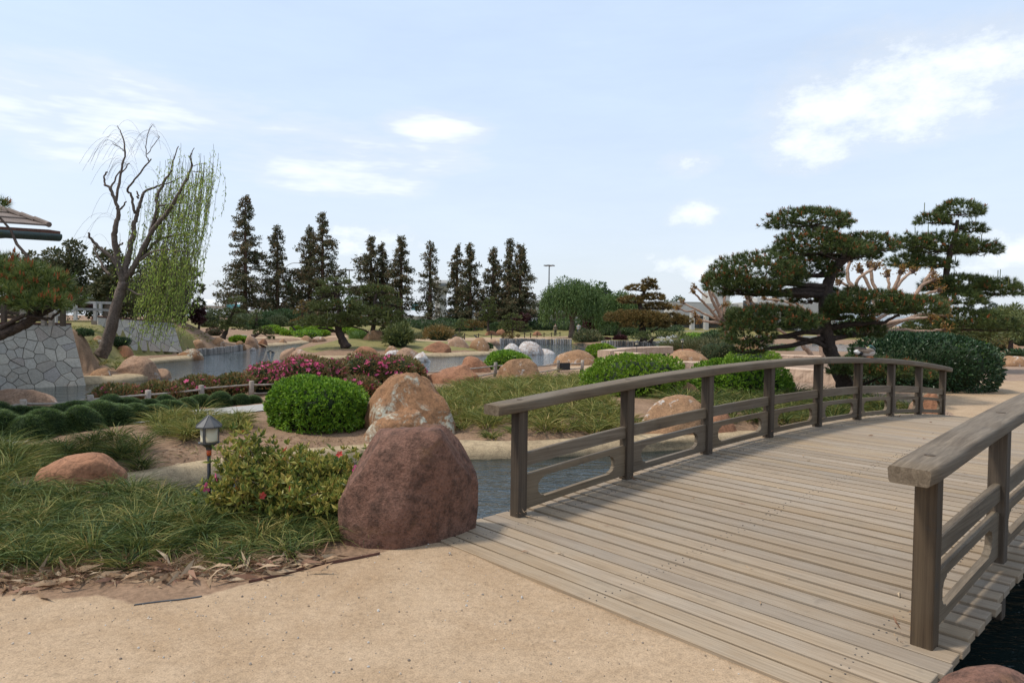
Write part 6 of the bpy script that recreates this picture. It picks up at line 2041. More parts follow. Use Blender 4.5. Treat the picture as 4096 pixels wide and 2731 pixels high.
# ------------------------------------------------------------------ conifers along the far wall
def conifer(label, u, yt, yb, hw, Y, seed, n_br=90, lean=0.0, dens=1.0):
    r_ = np.random.default_rng(seed)
    b, t = at(u, yb, Y), at(u, yt, Y)
    H = t[2] - b[2]
    Rm = 1.42 * hw / F * Y
    root = thing('redwood_tree', label, 'conifer', b, group='tall conifers along the far wall')
    tr = np.array([(0, 0, -0.3), (0.05, 0, H * 0.4), (0, 0.05, H * 0.75), (0, 0, H)])
    V, Fs = limb(tr, 0.40, 0.03, 9, 5, 0.15, seed)
    mobj('trunk', V, Fs, M['bark_redwood'], True, parent=root)
    br, P, N = [], [], []
    n_br = int(n_br * dens)
    for i in range(n_br):
        f = 0.05 + 0.94 * (i + r_.random()) / n_br
        prof = (1 - f) ** 0.85 * (0.80 + 0.20 * math.sin(f * 19 + seed))
        if f < 0.10:
            prof *= 0.8 + 2 * f
        L = Rm * prof * r_.uniform(0.6, 1.3) + 0.2
        a = r_.uniform(0, 2 * np.pi)
        d = np.array((math.cos(a), math.sin(a), 0))
        z0 = H * f
        up = 0.10 + 0.5 * f
        droop = -0.28 * (1 - f)
        pts = np.array([(0, 0, z0), d * L * 0.5 + (0, 0, z0 + L * (droop * 0.4 + 0.08 * up)), d * L + (0, 0, z0 + L * (droop + 0.30 * up))])
        Q = smooth_line(pts, 4)
        br.append(tube(Q, np.linspace(0.055 * (1 - f) + 0.018, 0.010, len(Q)), 4))
        m = int(5 + 17 * L * dens)
        s_ = r_.random(m) ** 0.7
        q = np.stack([np.interp(s_, np.linspace(0, 1, len(Q)), Q[:, c]) for c in range(3)], -1)
        q += r_.normal(0, 0.08 + 0.045 * L, (m, 3)) * np.array((1, 1, 0.75))
        P.append(q)
        N.append(nrm(d[None] * 0.8 + r_.normal(0, 0.7, (m, 3)) + np.array((0, 0, -0.15))))
    P, N = np.concatenate(P), np.concatenate(N)
    k = 3
    P3 = np.repeat(P, k, axis=0) + r_.normal(0, 0.10, (len(P) * k, 3))
    V, Fs = leaves(P3, np.repeat(N, k, axis=0), 0.31, 0.42, seed, -0.05, 0.55, 0.45)
    mobj('foliage', V, Fs, M['redwood'], parent=root)
    V, Fs = join(br)
    mobj('branches', V, Fs, M['bark_redwood'], parent=root)


RW = [('tallest rusty redwood at the left end of the conifer row', 980, 782, 1272, 108, 98, 1.15), ('narrow dark redwood with a lopsided top, second in the row', 1108, 902, 1278, 72, 99, 1.0), ('shorter rusty redwood tucked against a taller one', 1238, 905, 1268, 88, 102, 1.0),
      ('tall redwood paired with a shorter rusty one', 1288, 848, 1270, 92, 100, 1.05), ('redwood with wide lower boughs behind the slender pine', 1482, 945, 1262, 95, 103, 1.0), ('slim redwood pressed between two others behind the slender pine', 1528, 972, 1262, 55, 104, 0.9), ('full rusty redwood right of the slender pine', 1602, 945, 1285, 72, 101, 1.05),
      ('thin see-through redwood standing alone before the tower', 1718, 966, 1280, 62, 101, 0.75), ('slim dark redwood right of the concrete tower', 1825, 981, 1300, 52, 101, 0.95), ('redwood touching the slim dark one right of the tower', 1877, 973, 1300, 62, 100, 1.0), ('pointed redwood behind the stacked-disc topiary', 1970, 992, 1295, 55, 102, 1.0),
      ('tall slim redwood at the right end of the row', 2035, 954, 1300, 52, 101, 1.0), ('broad last redwood at the right end of the row', 2078, 979, 1300, 70, 100, 1.15)]
for k, (lab, u, yt, yb, hw, Y, dn) in enumerate(RW):
    conifer(lab, u, yt, yb, hw, Y, 500 + k, 100, dens=dn)

# ------------------------------------------------------------------ broad-leaved trees
def tree(label, u, yt, yb, wpx, Y, mat, seed, n=5000, size=0.3, clumps=34, name='tree', trunk=0.22, low=0.25, weep=False, cat='tree', aspect=0.5, bark='bark_willow', gap=0.9):
    r_ = np.random.default_rng(seed)
    b, t = at(u, yb, Y), at(u, yt, Y)
    H = t[2] - b[2]
    R = wpx / 2 / F * Y
    root = thing(name, label, cat, b)
    br = [limb(np.array([(0, 0, -0.2), (0.1, 0, H * 0.3), (0, 0, H * 0.7)]), trunk, trunk * 0.3, 8, 4, 0.2, seed)]
    P, N = [], []
    C = np.array((0, 0, H * (low + (1 - low) / 2)))
    S = np.array((R, R * 0.8, H * (1 - low) / 2))
    for i in range(clumps):
        D = nrm(r_.normal(size=3))
        rr = r_.random() ** 0.4
        c = C + D * S * rr * 0.86
        rad = R * r_.uniform(0.22, 0.40) * gap
        m = n // clumps
        d = nrm(r_.normal(size=(m, 3)))
        p = c + d * rad * (0.55 + 0.45 * r_.random((m, 1))) * np.array((1, 1, 0.8))
        P.append(p)
        N.append(d)
        if i % 3 == 0:
            br.append(limb(np.array([(0, 0, H * 0.3), (c + (0, 0, H * 0.3)) / 2, c]), trunk * 0.35, trunk * 0.06, 5, 3, 0.2, i))
    P, N = np.concatenate(P), np.concatenate(N)
    if weep:
        # hanging strands from the crown
        ns = weep
        D = dome_points(ns, r_, -0.2)
        A = C + D * S * (0.75 + 0.25 * r_.random((ns, 1)))
        ln = r_.uniform(0.18, 0.42, ns) * H
        m = 16
        f = np.linspace(0, 1, m)
        Q = A[:, None, :] + np.stack([np.outer(r_.normal(0, 0.05, ns) + D[:, 0] * 0.10, f), np.outer(D[:, 1] * 0.1, f), -np.outer(np.ones(ns), f)], -1) * ln[:, None, None]
        Q = Q.reshape(-1, 3) + r_.normal(0, 0.05, (ns * m, 3))
        Q = Q[Q[:, 2] > H * 0.05]
        P = np.concatenate([P, Q])
        N = np.concatenate([N, np.tile((0, 0, -1.0), (len(Q), 1))])
    V, Fs = leaves(P, N, size, aspect, seed, 0.0 if weep else 0.1, 0.5)
    mobj('crown', V, Fs, M[mat], parent=root)
    V, Fs = join(br)
    mobj('trunk', V, Fs, M[bark], True, parent=root)


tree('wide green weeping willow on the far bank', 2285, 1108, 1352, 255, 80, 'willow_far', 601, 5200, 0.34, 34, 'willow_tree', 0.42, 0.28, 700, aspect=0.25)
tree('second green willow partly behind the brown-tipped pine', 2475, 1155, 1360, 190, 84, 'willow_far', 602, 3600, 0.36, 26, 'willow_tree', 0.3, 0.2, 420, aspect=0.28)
tree('rounded green tree between the two willows', 2392, 1122, 1345, 120, 95, 'tree_green', 603, 3200, 0.36, 24, low=0.2)
tree('purple-leaved plum under the conifers by the long building', 2085, 1250, 1330, 80, 96, 'plum', 604, 1400, 0.34, 14, 'plum_tree', 0.12, 0.1)
tree('dark plum tree in the shade right of the weeping willow', 2360, 1262, 1345, 80, 88, 'plum', 605, 1100, 0.34, 14, 'plum_tree', 0.12, 0.15)
tree('purple plum bush behind the strands of the bare willow', 795, 1215, 1305, 85, 48, 'plum', 606, 1500, 0.2, 14, 'plum_tree', 0.1, 0.05)
tree('bright green tree behind the paired conifers', 1170, 1115, 1270, 90, 112, 'tree_green', 607, 1500, 0.4, 14, low=0.1)
tree('pale green tree behind the leaning pine top', 1420, 1150, 1265, 70, 115, 'willow_far', 608, 900, 0.4, 12, low=0.1)
tree('distant grey-green tree above the long building', 2690, 1188, 1262, 130, 160, 'tree_green', 609, 1200, 0.55, 14, low=0.1)
tree('dark shaggy pine behind the first crepe myrtle', 2920, 1215, 1400, 120, 52, 'needles_green', 610, 3800, 0.34, 24, 'shaggy_pine', 0.2, 0.1, aspect=0.14, bark='bark_pine')
# left background
tree('dark green oak-like tree behind the pine branch', 245, 945, 1285, 290, 40, 'tree_olive', 611, 9000, 0.19, 50, low=0.12, gap=0.85)
tree('russet thin tree at the frame edge behind the tea house roof', 30, 985, 1240, 150, 42, 'tree_pink', 612, 1800, 0.15, 26, low=0.15, gap=0.8)
tree('small pale fir between the russet tree and the dark tree', 92, 1000, 1240, 75, 45, 'tree_green', 613, 1300, 0.15, 22, low=0.1, gap=0.7)
tree('brownish tree directly behind the willow fork', 425, 965, 1285, 170, 38, 'tree_olive', 614, 5200, 0.18, 32, low=0.05)
tree('olive tree behind the hanging willow strands', 600, 1020, 1300, 330, 44, 'tree_olive', 615, 9000, 0.21, 46, low=0.03)
tree('olive tree at the right end of the bank behind the willow', 725, 1040, 1310, 170, 47, 'tree_olive', 616, 5200, 0.21, 30, low=0.03)
tree('low olive shrubbery tree behind the pale fence', 150, 1110, 1290, 330, 36, 'tree_olive', 617, 5200, 0.18, 34, low=0.03)
tree('low dark thicket behind the pale fence and the willow trunk', 470, 1120, 1290, 330, 41, 'tree_olive', 618, 6000, 0.2, 40, low=0.02)
shrub('low juniper spreading under the willow trunk', 470, 1398, 90, 36, 'camellia', 0.09, 900, 620, lump=0.2, deep=0.8)
shrub('small green shrub on the grass beside the willow', 335, 1348, 70, 26, 'hedge', 0.08, 700, 621, lump=0.2)
shrub('red-brown shrub behind the pale fence', 345, 1245, 55, 34, 'plum', 0.12, 500, 622, Y=29, lump=0.15)
shrub('pinkish heather clump on the bare slope', 858, 1343, 66, 32, 'tree_pink', 0.14, 700, 623, lump=0.1)
shrub('green ground shrub beside the plum bush', 835, 1310, 90, 70, 'hedge_pale', 0.2, 900, 624, Y=56, lump=0.2)

# ------------------------------------------------------------------ willow with bare limbs and hanging strands
def willow():
    Y = 25.2
    b = at(412, 1414, Y)
    root = thing('bare_willow', 'tall half-bare willow with green strands hanging over the bank', 'willow tree', b)
    W_ = lambda pts, dy=0.0: np.array([at(u, v, Y + dy * i / max(1, len(pts) - 1)) for i, (u, v) in enumerate(pts)])
    V, Fs = limb(W_([(405, 1425), (420, 1390), (440, 1325), (470, 1210), (498, 1125)]), 0.235, 0.17, 12, 6, 0.22, 1)
    part(root, 'trunk', V, Fs, M['bark_willow'], True)
    LB = [([(498, 1135), (472, 1060), (463, 990), (458, 935), (470, 875), (474, 840), (460, 800), (440, 752), (418, 740)], -0.5, .17, .05), ([(418, 742), (416, 705), (431, 688)], 0, .05, .035),
          ([(464, 805), (484, 690), (501, 609), (488, 540), (468, 502)], 0.3, .07, .015), ([(445, 757), (457, 722), (480, 684)], 0.2, .05, .03), ([(486, 690), (518, 654)], 0.1, .035, .025), ([(474, 844), (492, 825), (505, 806)], -.3, .05, .03),
          ([(501, 609), (480, 590), (451, 573)], -.2, .025, .012), ([(495, 1120), (457, 1045), (392, 984), (361, 953), (353, 932)], -0.6, .11, .04), ([(440, 1100), (418, 1079), (388, 1023), (375, 979)], 0.4, .07, .03),
          ([(500, 1125), (518, 997), (536, 936), (534, 901), (553, 849), (566, 792), (579, 766), (627, 746), (666, 735), (728, 709)], 0.6, .15, .02), ([(542, 855), (523, 783), (510, 755), (549, 705), (605, 636)], -0.4, .07, .03), ([(595, 645), (584, 613), (590, 539), (608, 502), (620, 510)], 0.2, .03, .008),
          ([(588, 618), (634, 557), (634, 542)], 0.3, .02, .008), ([(510, 1110), (584, 979), (627, 844), (627, 792), (653, 731), (684, 687), (692, 644), (714, 585)], 0.9, .13, .02), ([(515, 1110), (610, 923), (679, 836), (732, 744), (766, 670), (760, 626), (777, 592)], -0.8, .13, .015),
          ([(768, 668), (790, 658), (823, 652)], 0.1, .02, .01), ([(770, 685), (827, 687)], -.2, .02, .01), ([(540, 1060), (627, 966), (697, 944), (758, 931)], 0.8, .09, .02), ([(545, 1050), (614, 1005), (679, 1003), (742, 1003)], -0.6, .08, .02), ([(632, 822), (714, 814), (782, 796)], 0.4, .04, .012),
          ([(500, 1130), (560, 1085), (640, 1120), (690, 1110)], 0.5, .06, .02), ([(555, 795), (546, 765)], 0, .05, .035), ([(480, 1010), (478, 985), (490, 970)], 0, .045, .04), ([(505, 1150), (560, 1180), (590, 1160)], -.4, .05, .02), ([(680, 835), (760, 760), (812, 715)], 0.6, .04, .01)]
    lines = []
    for i, (px, dy, ra, rb) in enumerate(LB):
        P = W_(px, dy)
        V, Fs = limb(P, ra * 0.78, rb * 0.75, 7, 5, 0.25, i, 0.014)
        part(root, 'limb', V, Fs, M['bark_willow'], True)
        lines.append(P)
    r_ = np.random.default_rng(8)
    # hanging strands
    src = [9, 13, 14, 15, 17, 18, 19, 20, 24, 17, 18, 20, 13, 18, 17]
    Pl, Nl, tw = [], [], []
    for k in range(470):
        L = lines[src[k % len(src)]]
        f = r_.uniform(0.25, 1.0) * (len(L) - 1)
        i = min(int(f), len(L) - 2)
        p = L[i] + (L[i + 1] - L[i]) * (f - i) + r_.normal(0, 0.26, 3) + (0.15, 0, 0)
        zmin = at(600, 1385 - 120 * r_.random() ** 2, Y)[2]
        ln = min(r_.uniform(0.9, 3.6), max(0.4, p[2] - zmin))
        out = r_.uniform(0.0, 0.7)
        m = 14
        s_ = np.linspace(0, 1, m)
        Q = p + np.stack([out * np.sin(s_ * 1.9) * 0.5 - s_ ** 1.5 * ln * 0.20, r_.normal(0, 0.12) * s_, 0.18 * np.sin(s_ * 3.0) * out - ln * s_ ** 1.25], -1)
        tw.append(tube(Q, 0.006, 3, False))
        nl = int(ln * 12)
        q = np.interp(0.12 + 0.88 * r_.random(nl) ** 0.8, s_, np.arange(m))
        j = np.minimum(q.astype(int), m - 2)
        pp = Q[j] + (Q[j + 1] - Q[j]) * (q - j)[:, None]
        Pl.append(pp + r_.normal(0, 0.03, pp.shape))
        Nl.append(nrm(Q[j + 1] - Q[j]) + r_.normal(0, 0.45, pp.shape))
    V, Fs = leaves(np.concatenate(Pl), np.concatenate(Nl), 0.115, 0.26, 9, -0.2, 0.15)
    part(root, 'leaf_strands', V, Fs, M['willow'])
    # bare whips blown to the side
    for k in range(64):
        L = lines[[0, 2, 2, 4, 6, 7, 10, 11, 12, 14][k % 10]]
        f = r_.uniform(0.2, 1.0) * (len(L) - 1)
        i = min(int(f), len(L) - 2)
        p = L[i] + (L[i + 1] - L[i]) * (f - i)
        ln = r_.uniform(0.5, 1.7)
        s_ = np.linspace(0, 1, 9)
        sg = -1 if r_.random() < 0.8 else 0.7
        Q = p + np.stack([sg * ln * (0.75 * s_ + 0.1 * s_ ** 2), r_.normal(0, 0.3) * s_ * ln, 0.45 * ln * np.sin(s_ * 2.0) - 0.9 * ln * s_ ** 2], -1)
        tw.append(tube(Q, 0.0035, 3, False))
    V, Fs = join(tw)
    part(root, 'whips', V, Fs, M['twig'], kind='stuff')


willow()

# ------------------------------------------------------------------ crepe myrtles: smooth tan limbs with pollarded knobs
def myrtle(label, base, limbs_px, Y, seed, r0):
    b = at(*base, Y)
    root = thing('crepe_myrtle', label, 'tree', b)
    r_ = np.random.default_rng(seed)
    leafP, leafN = [], []
    for i, (px, dy, ra, rb) in enumerate(limbs_px):
        P = np.array([at(u, v, Y + dy * j / max(1, len(px) - 1)) for j, (u, v) in enumerate(px)])
        V, Fs = limb(P, ra, rb, 9, 5, 0.12, seed + i, 0.01)
        part(root, 'limb', V, Fs, M['bark_myrtle'], True)
        tip = P[-1]
        d = nrm(P[-1] - P[-2])
        Vk, Fk = icosphere(2)
        kr = rb * 1.9
        Vk = Vk * (1 + 0.35 * vnoise(Vk, seed + i, 2, 5.0))[:, None] * kr + tip
        part(root, 'knob', Vk, [Fk], M['knob'])
        for _ in range(7):
            dd = nrm(d + r_.normal(0, 0.6, 3) + (0, 0, 0.3))
            l = r_.uniform(0.10, 0.26)
            V, Fs = tube(np.array([tip, tip + dd * l]), [0.016, 0.006], 4)
            if _ < 3:
                part(root, 'sprout', V, Fs, M['knob'])
            m = 14
            leafP.append(tip + dd * l * r_.random((m, 1)) + r_.normal(0, 0.05, (m, 3)))
            leafN.append(np.repeat(dd[None], m, 0) + r_.normal(0, 0.7, (m, 3)))
    V, Fs = leaves(np.concatenate(leafP), np.concatenate(leafN), 0.085, 0.5, seed, 0.2, 0.5)
    part(root, 'new_leaves', V, Fs, M['orangeleaf'])


myrtle('pollarded crepe myrtle with tan limbs left of the big pine', (2912, 1440), [
    ([(2912, 1445), (2908, 1380), (2905, 1320), (2895, 1280)], 0, .16, .11), ([(2900, 1300), (2870, 1240), (2845, 1190), (2830, 1140), (2812, 1125)], -.5, .09, .055), ([(2890, 1290), (2880, 1230), (2850, 1170), (2838, 1120), (2828, 1108)], .4, .08, .05),
    ([(2848, 1180), (2850, 1150), (2850, 1138)], .1, .05, .045), ([(2895, 1300), (2840, 1235), (2800, 1195), (2775, 1170)], -.6, .08, .04), ([(2830, 1190), (2800, 1165), (2783, 1150)], .2, .05, .04), ([(2870, 1280), (2810, 1250), (2760, 1225), (2735, 1212)], .4, .06, .035),
    ([(2895, 1290), (2830, 1285), (2795, 1275), (2780, 1265)], -.2, .06, .035), ([(2895, 1295), (2850, 1290), (2815, 1285), (2800, 1288)], -.5, .055, .035), ([(2800, 1265), (2770, 1250), (2715, 1235)], .5, .05, .03), ([(2850, 1245), (2880, 1230), (2895, 1222)], -.3, .04, .04),
    ([(2900, 1290), (2898, 1210), (2898, 1160), (2885, 1130)], .3, .08, .06), ([(2912, 1310), (2950, 1290), (2970, 1280)], -.3, .06, .04), ([(2780, 1240), (2740, 1245), (2712, 1230)], -.2, .04, .03)], 34.0, 701, .16)
myrtle('tan crepe myrtle clump between the big pine trunk and the first myrtle', (3270, 1480), [
    ([(3270, 1480), (3240, 1410), (3215, 1390), (3200, 1360)], 0, .12, .08), ([(3290, 1480), (3285, 1380), (3260, 1290), (3200, 1250)], .3, .12, .07), ([(3200, 1250), (3130, 1230), (3060, 1225)], -.3, .06, .04), ([(3230, 1260), (3150, 1210), (3060, 1195)], .3, .06, .035),
    ([(3260, 1290), (3200, 1220), (3110, 1200)], .3, .06, .035), ([(3010, 1290), (3050, 1250), (3080, 1230)], .2, .05, .04), ([(2990, 1300), (2995, 1240), (2990, 1190)], 0, .06, .05), ([(3000, 1290), (3040, 1240), (3000, 1200)], .2, .05, .04), ([(3150, 1340), (3060, 1290), (3010, 1280)], -.2, .06, .045)], 30.0, 703, .12)
myrtle('wide crepe myrtle with many pale limbs right of the big pine trunk', (3470, 1470), [
    ([(3470, 1470), (3465, 1400), (3480, 1330), (3475, 1290)], 0, .15, .11), ([(3475, 1330), (3440, 1200), (3390, 1110), (3400, 1040)], .4, .08, .05), ([(3475, 1300), (3500, 1220), (3470, 1130), (3440, 1080)], .2, .07, .05), ([(3440, 1180), (3430, 1120), (3500, 1070)], -.2, .06, .045),
    ([(3480, 1300), (3510, 1200), (3490, 1120), (3480, 1060)], .3, .07, .05), ([(3500, 1260), (3560, 1180), (3590, 1120), (3605, 1085)], -.3, .07, .05), ([(3560, 1190), (3600, 1130), (3650, 1085)], .2, .06, .045), ([(3560, 1180), (3555, 1130), (3550, 1100)], .2, .05, .045),
    ([(3480, 1310), (3560, 1290), (3640, 1275), (3720, 1270)], -.5, .07, .04), ([(3490, 1320), (3570, 1300), (3690, 1255), (3780, 1262)], -.3, .07, .035), ([(3500, 1330), (3600, 1320), (3700, 1325), (3775, 1318)], -.4, .06, .03), ([(3600, 1240), (3660, 1180), (3710, 1110), (3728, 1095)], .3, .07, .045),
    ([(3640, 1220), (3700, 1180), (3755, 1160)], .2, .06, .04), ([(3660, 1185), (3690, 1140), (3735, 1120)], -.1, .05, .04), ([(3430, 1200), (3400, 1150), (3360, 1130)], .3, .05, .04), ([(3480, 1290), (3580, 1240), (3680, 1205), (3760, 1215)], .2, .06, .035)], 22.5, 705, .15)

# ------------------------------------------------------------------ far planting
r_ = np.random.default_rng(17)
HD = []
for k, (u, yb, w, h, Y) in enumerate([(990, 1322, 110, 60, 76), (1060, 1315, 100, 62, 80), (1130, 1300, 110, 58, 86), (1110, 1322, 90, 52, 78), (1040, 1330, 90, 45, 72), (1190, 1300, 90, 50, 88), (960, 1305, 80, 45, 85), (1250, 1310, 80, 40, 84)]):
    shrub(['rounded pale hedge bush at the left of the slope planting', 'tallest rounded hedge bush below the first conifers', 'rounded hedge bush before the boundary wall', 'clipped hedge bush beside the pale path', 'low clipped bush before the tallest hedge bush', 'rounded bush left of the gate', 'small hedge bush against the first conifer', 'bush behind the thin brownish pine'][k], u, yb, w, h, 'hedge' if k % 3 else 'hedge_pale', 0.34, 1100, 800 + k, Y=Y, lump=0.1, name='hedge_bush')
LM = [(955, 1370, 60, 20), (1085, 1332, 70, 24), (1120, 1337, 50, 18), (1150, 1343, 48, 16), (1188, 1330, 46, 20), (1215, 1322, 60, 24), (1245, 1338, 52, 20), (1270, 1325, 56, 24), (1290, 1345, 48, 16), (1232, 1355, 110, 26), (1390, 1335, 50, 22), (1420, 1340, 60, 22), (1310, 1330, 40, 18)]
LL = ['low green clump at the foot of the bare slope', 'lime cushion at the left of the bright planting', 'lime cushion beside the staked pine', 'small lime cushion below the staked pine', 'lime cushion behind the staked pine', 'largest lime cushion in the bright planting', 'lime cushion near the leaning pine crown', 'yellow-green cushion under the pine branches', 'small yellow-green cushion by the path bend', 'wide flat bright green bush between two rocks across the channel', 'lime cushion right of the leaning trunk', 'lime cushion behind the leaning trunk', 'lime cushion half hidden by the leaning pine']
for k, (u, yb, w, h) in enumerate(LM):
    shrub(LL[k], u, yb, w, h, 'bush_lime' if k != 9 else 'bush', 0.22, 700, 820 + k, lump=0.14, name='cushion_shrub')
for k, (u, yb, w, h, Y, mt) in enumerate([(1480, 1335, 80, 42, 92, 'hedge_pale'), (1700, 1340, 140, 60, 96, 'hedge'), (1790, 1340, 130, 62, 95, 'hedge'), (1860, 1335, 120, 55, 96, 'hedge'), (1640, 1345, 110, 62, 93, 'hedge'), (1740, 1348, 90, 40, 90, 'hedge'), (1930, 1322, 130, 36, 100, 'hedge'), (2000, 1325, 90, 30, 94, 'tree_green'),
                                          (2170, 1335, 130, 55, 98, 'hedge'), (2270, 1338, 140, 60, 98, 'hedge'), (2370, 1345, 130, 60, 95, 'hedge'), (2440, 1350, 120, 66, 92, 'hedge'), (2530, 1355, 120, 55, 92, 'hedge'), (2080, 1335, 90, 40, 97, 'tree_green'), (2350, 1378, 105, 46, 70, 'reed'), (2480, 1374, 50, 26, 74, 'plum'), (2655, 1345, 160, 48, 98, 'tree_green'), (2790, 1372, 150, 32, 75, 'bush'), (2870, 1372, 130, 42, 70, 'hedge'), (2420, 1372, 40, 14, 74, 'plum'), (2600, 1352, 130, 60, 100, 'tree_green')]):
    shrub(['pale clipped hedge mound behind the slender pine', 'clipped dark hedge mound before the boundary wall', 'second clipped dark hedge mound before the wall', 'dark hedge mound under the slim conifers', 'shaded hedge mound right of the slender pine', 'low hedge mound behind the dwarf pine shrub', 'dark hedge under the pointed conifer', 'light green low bush behind the red rocks', 'dark hedge left of the weeping willow', 'dark hedge behind the weeping willow trunk', 'dark hedge right of the weeping willow trunk', 'shaded hedge under the second willow', 'hedge behind the brown-tipped pine trunk', 'green bush by the rope fence', 'reedy olive clump overhanging the far pond bank', 'small purple shrub on the far bank', 'round green trees over the far lawn right of the pine', 'clipped bright hedge behind the tall reeds', 'dark hedge near the crepe myrtle base', 'tiny purple shrub at the end of the far path', 'green bush right of the second willow'][k],
          u, yb, w, h, mt, 0.30 if k != 14 else 0.5, 1000, 850 + k, Y=Y, lump=0.12, name='hedge_bush', aspect=0.45 if k != 14 else 0.12, up=0.3 if k != 14 else 0.9)
# reeds, irises, white flowers: too many to count
def far_reeds(label, px, spacing, nb, ln, wd, mat, seed):
    grass_bed(label, np.array([gp(u, v)[:2] for u, v in px]), spacing, nb, ln, wd, mat, seed, 2, (), 0.1, 0.6, 0.35, name='reeds', cat='reeds')


far_reeds('tall green reed clumps behind the covered benches', [(2660, 1404), (2790, 1404), (2880, 1402), (2880, 1397), (2780, 1396), (2670, 1398)], 0.55, 70, 1.1, 0.035, 'reed', 901)
far_reeds('green leaves of the white flower bed at the pond', [(2560, 1402), (2680, 1404), (2690, 1397), (2570, 1396)], 0.5, 50, 0.8, 0.04, 'iris', 902)
far_reeds('pale iris leaves behind the slender pine', [(1400, 1356), (1500, 1359), (1570, 1358), (1560, 1349), (1420, 1348)], 0.7, 34, 0.8, 0.06, 'iris', 903)
far_reeds('yellowing iris leaves along the far path', [(1640, 1358), (1850, 1355), (1850, 1348), (1640, 1350)], 0.8, 34, 0.9, 0.06, 'reed', 904)
far_reeds('green grass tuft on the small stone islet in the lake', [(3090, 1404), (3170, 1404), (3180, 1400), (3090, 1400)], 0.45, 40, 0.5, 0.04, 'iris', 905)
poly = np.array([gp(u, v)[:2] for u, v in [(2560, 1403), (2690, 1405), (2720, 1397), (2570, 1396)]])
C = in_poly(poly, 170, r_)
zz = height(C) + r_.uniform(0.5, 1.05, len(C))
heads = []
for (x, y), z in zip(C, zz):
    d = dome_points(16, r_, -0.2)
    heads.append(leaves(np.array((x, y, z)) + d * 0.09, d, 0.08, 0.6, abs(int(z * 1000)), 0.1, 0.3))
V, Fs = join(heads)
mobj('white_flowers', V, Fs, M['whiteflower'], label='drift of white flower heads beside the covered benches', cat='flowers', kind='stuff')
rock(3070, 3195, 1400, 1412, 'rock_tan', 'flat stone islet with a grass tuft in the open lake', 911, 0.5, 0, 3, 2.6, 4, z=WL)
# right distance
tree('dark layered pine on the far right mulch slope', 4040, 1202, 1390, 170, 44, 'needles_green', 921, 3800, 0.3, 26, 'spreading_pine', 0.16, 0.12, aspect=0.14, bark='bark_pine')
tree('low brownish pine left of the ochre boulder', 3890, 1270, 1395, 220, 40, 'needles_green', 922, 3800, 0.28, 26, 'spreading_pine', 0.12, 0.1, aspect=0.14, bark='bark_pine')
tree('dark pine at the frame edge above the mulch slope', 4110, 1235, 1400, 160, 38, 'needles_green', 923, 2600, 0.28, 20, 'spreading_pine', 0.12, 0.1, aspect=0.14, bark='bark_pine')
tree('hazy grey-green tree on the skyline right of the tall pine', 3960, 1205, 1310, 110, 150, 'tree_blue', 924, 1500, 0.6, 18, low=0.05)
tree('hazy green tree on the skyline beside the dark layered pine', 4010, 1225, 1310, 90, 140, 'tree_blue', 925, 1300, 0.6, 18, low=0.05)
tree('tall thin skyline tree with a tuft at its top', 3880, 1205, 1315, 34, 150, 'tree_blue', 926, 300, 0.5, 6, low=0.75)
tree('green shrub tree behind the crepe myrtle limbs', 3600, 1310, 1420, 190, 46, 'tree_green', 927, 2600, 0.24, 22, low=0.02)
tree('olive shrub tree behind the camellia', 3700, 1290, 1430, 200, 42, 'tree_olive', 928, 2600, 0.22, 22, low=0.02)
tree('distant green trees beyond the lake right of the big pine trunk', 3440, 1270, 1360, 240, 95, 'willow_far', 929, 2200, 0.45, 24, low=0.02)
shrub('olive pine shrub on the mulch slope', 3950, 1405, 150, 58, 'needles_brown', 0.3, 1300, 931, aspect=0.16, lump=0.2, shell=0.4, up=0.6)
shrub('dark leafy low shrub on the mulch at the frame edge', 4090, 1440, 110, 38, 'camellia', 0.14, 700, 932, lump=0.25, shell=0.4)
shrub('yellow-green pine shrub at the frame edge on the slope', 4100, 1385, 120, 58, 'needles_green', 0.3, 1000, 933, aspect=0.16, lump=0.2, up=0.6)
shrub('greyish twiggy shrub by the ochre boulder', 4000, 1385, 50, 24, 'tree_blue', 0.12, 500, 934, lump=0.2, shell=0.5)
# hills on the skyline, distance haze put into their grey-blue colour
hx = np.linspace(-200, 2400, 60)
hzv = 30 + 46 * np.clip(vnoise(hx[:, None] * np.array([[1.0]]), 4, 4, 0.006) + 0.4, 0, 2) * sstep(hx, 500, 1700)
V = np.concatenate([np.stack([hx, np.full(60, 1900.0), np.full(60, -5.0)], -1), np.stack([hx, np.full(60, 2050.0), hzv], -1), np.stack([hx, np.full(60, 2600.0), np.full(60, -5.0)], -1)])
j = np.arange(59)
mobj('hills', V, np.concatenate([np.stack([j, j + 1, 61 + j, 60 + j], -1), np.stack([60 + j, 61 + j, 121 + j, 120 + j], -1)]), plain('hazed_hill_scrub', (0.24, 0.27, 0.29), 0.9, 0.1, 0.01), True, label='pale hills low on the skyline', cat='hills', kind='structure')
# ------------------------------------------------------------------ duck, birds, people
def blobmesh(c, r, sub=3, seed=0, lump=0.0):
    V, Fs = icosphere(sub)
    V = V * np.array(r)
    if lump:
        V = V * (1 + lump * vnoise(V / max(r), seed, 2, 4))[:, None]
    return V + np.array(c), [Fs]


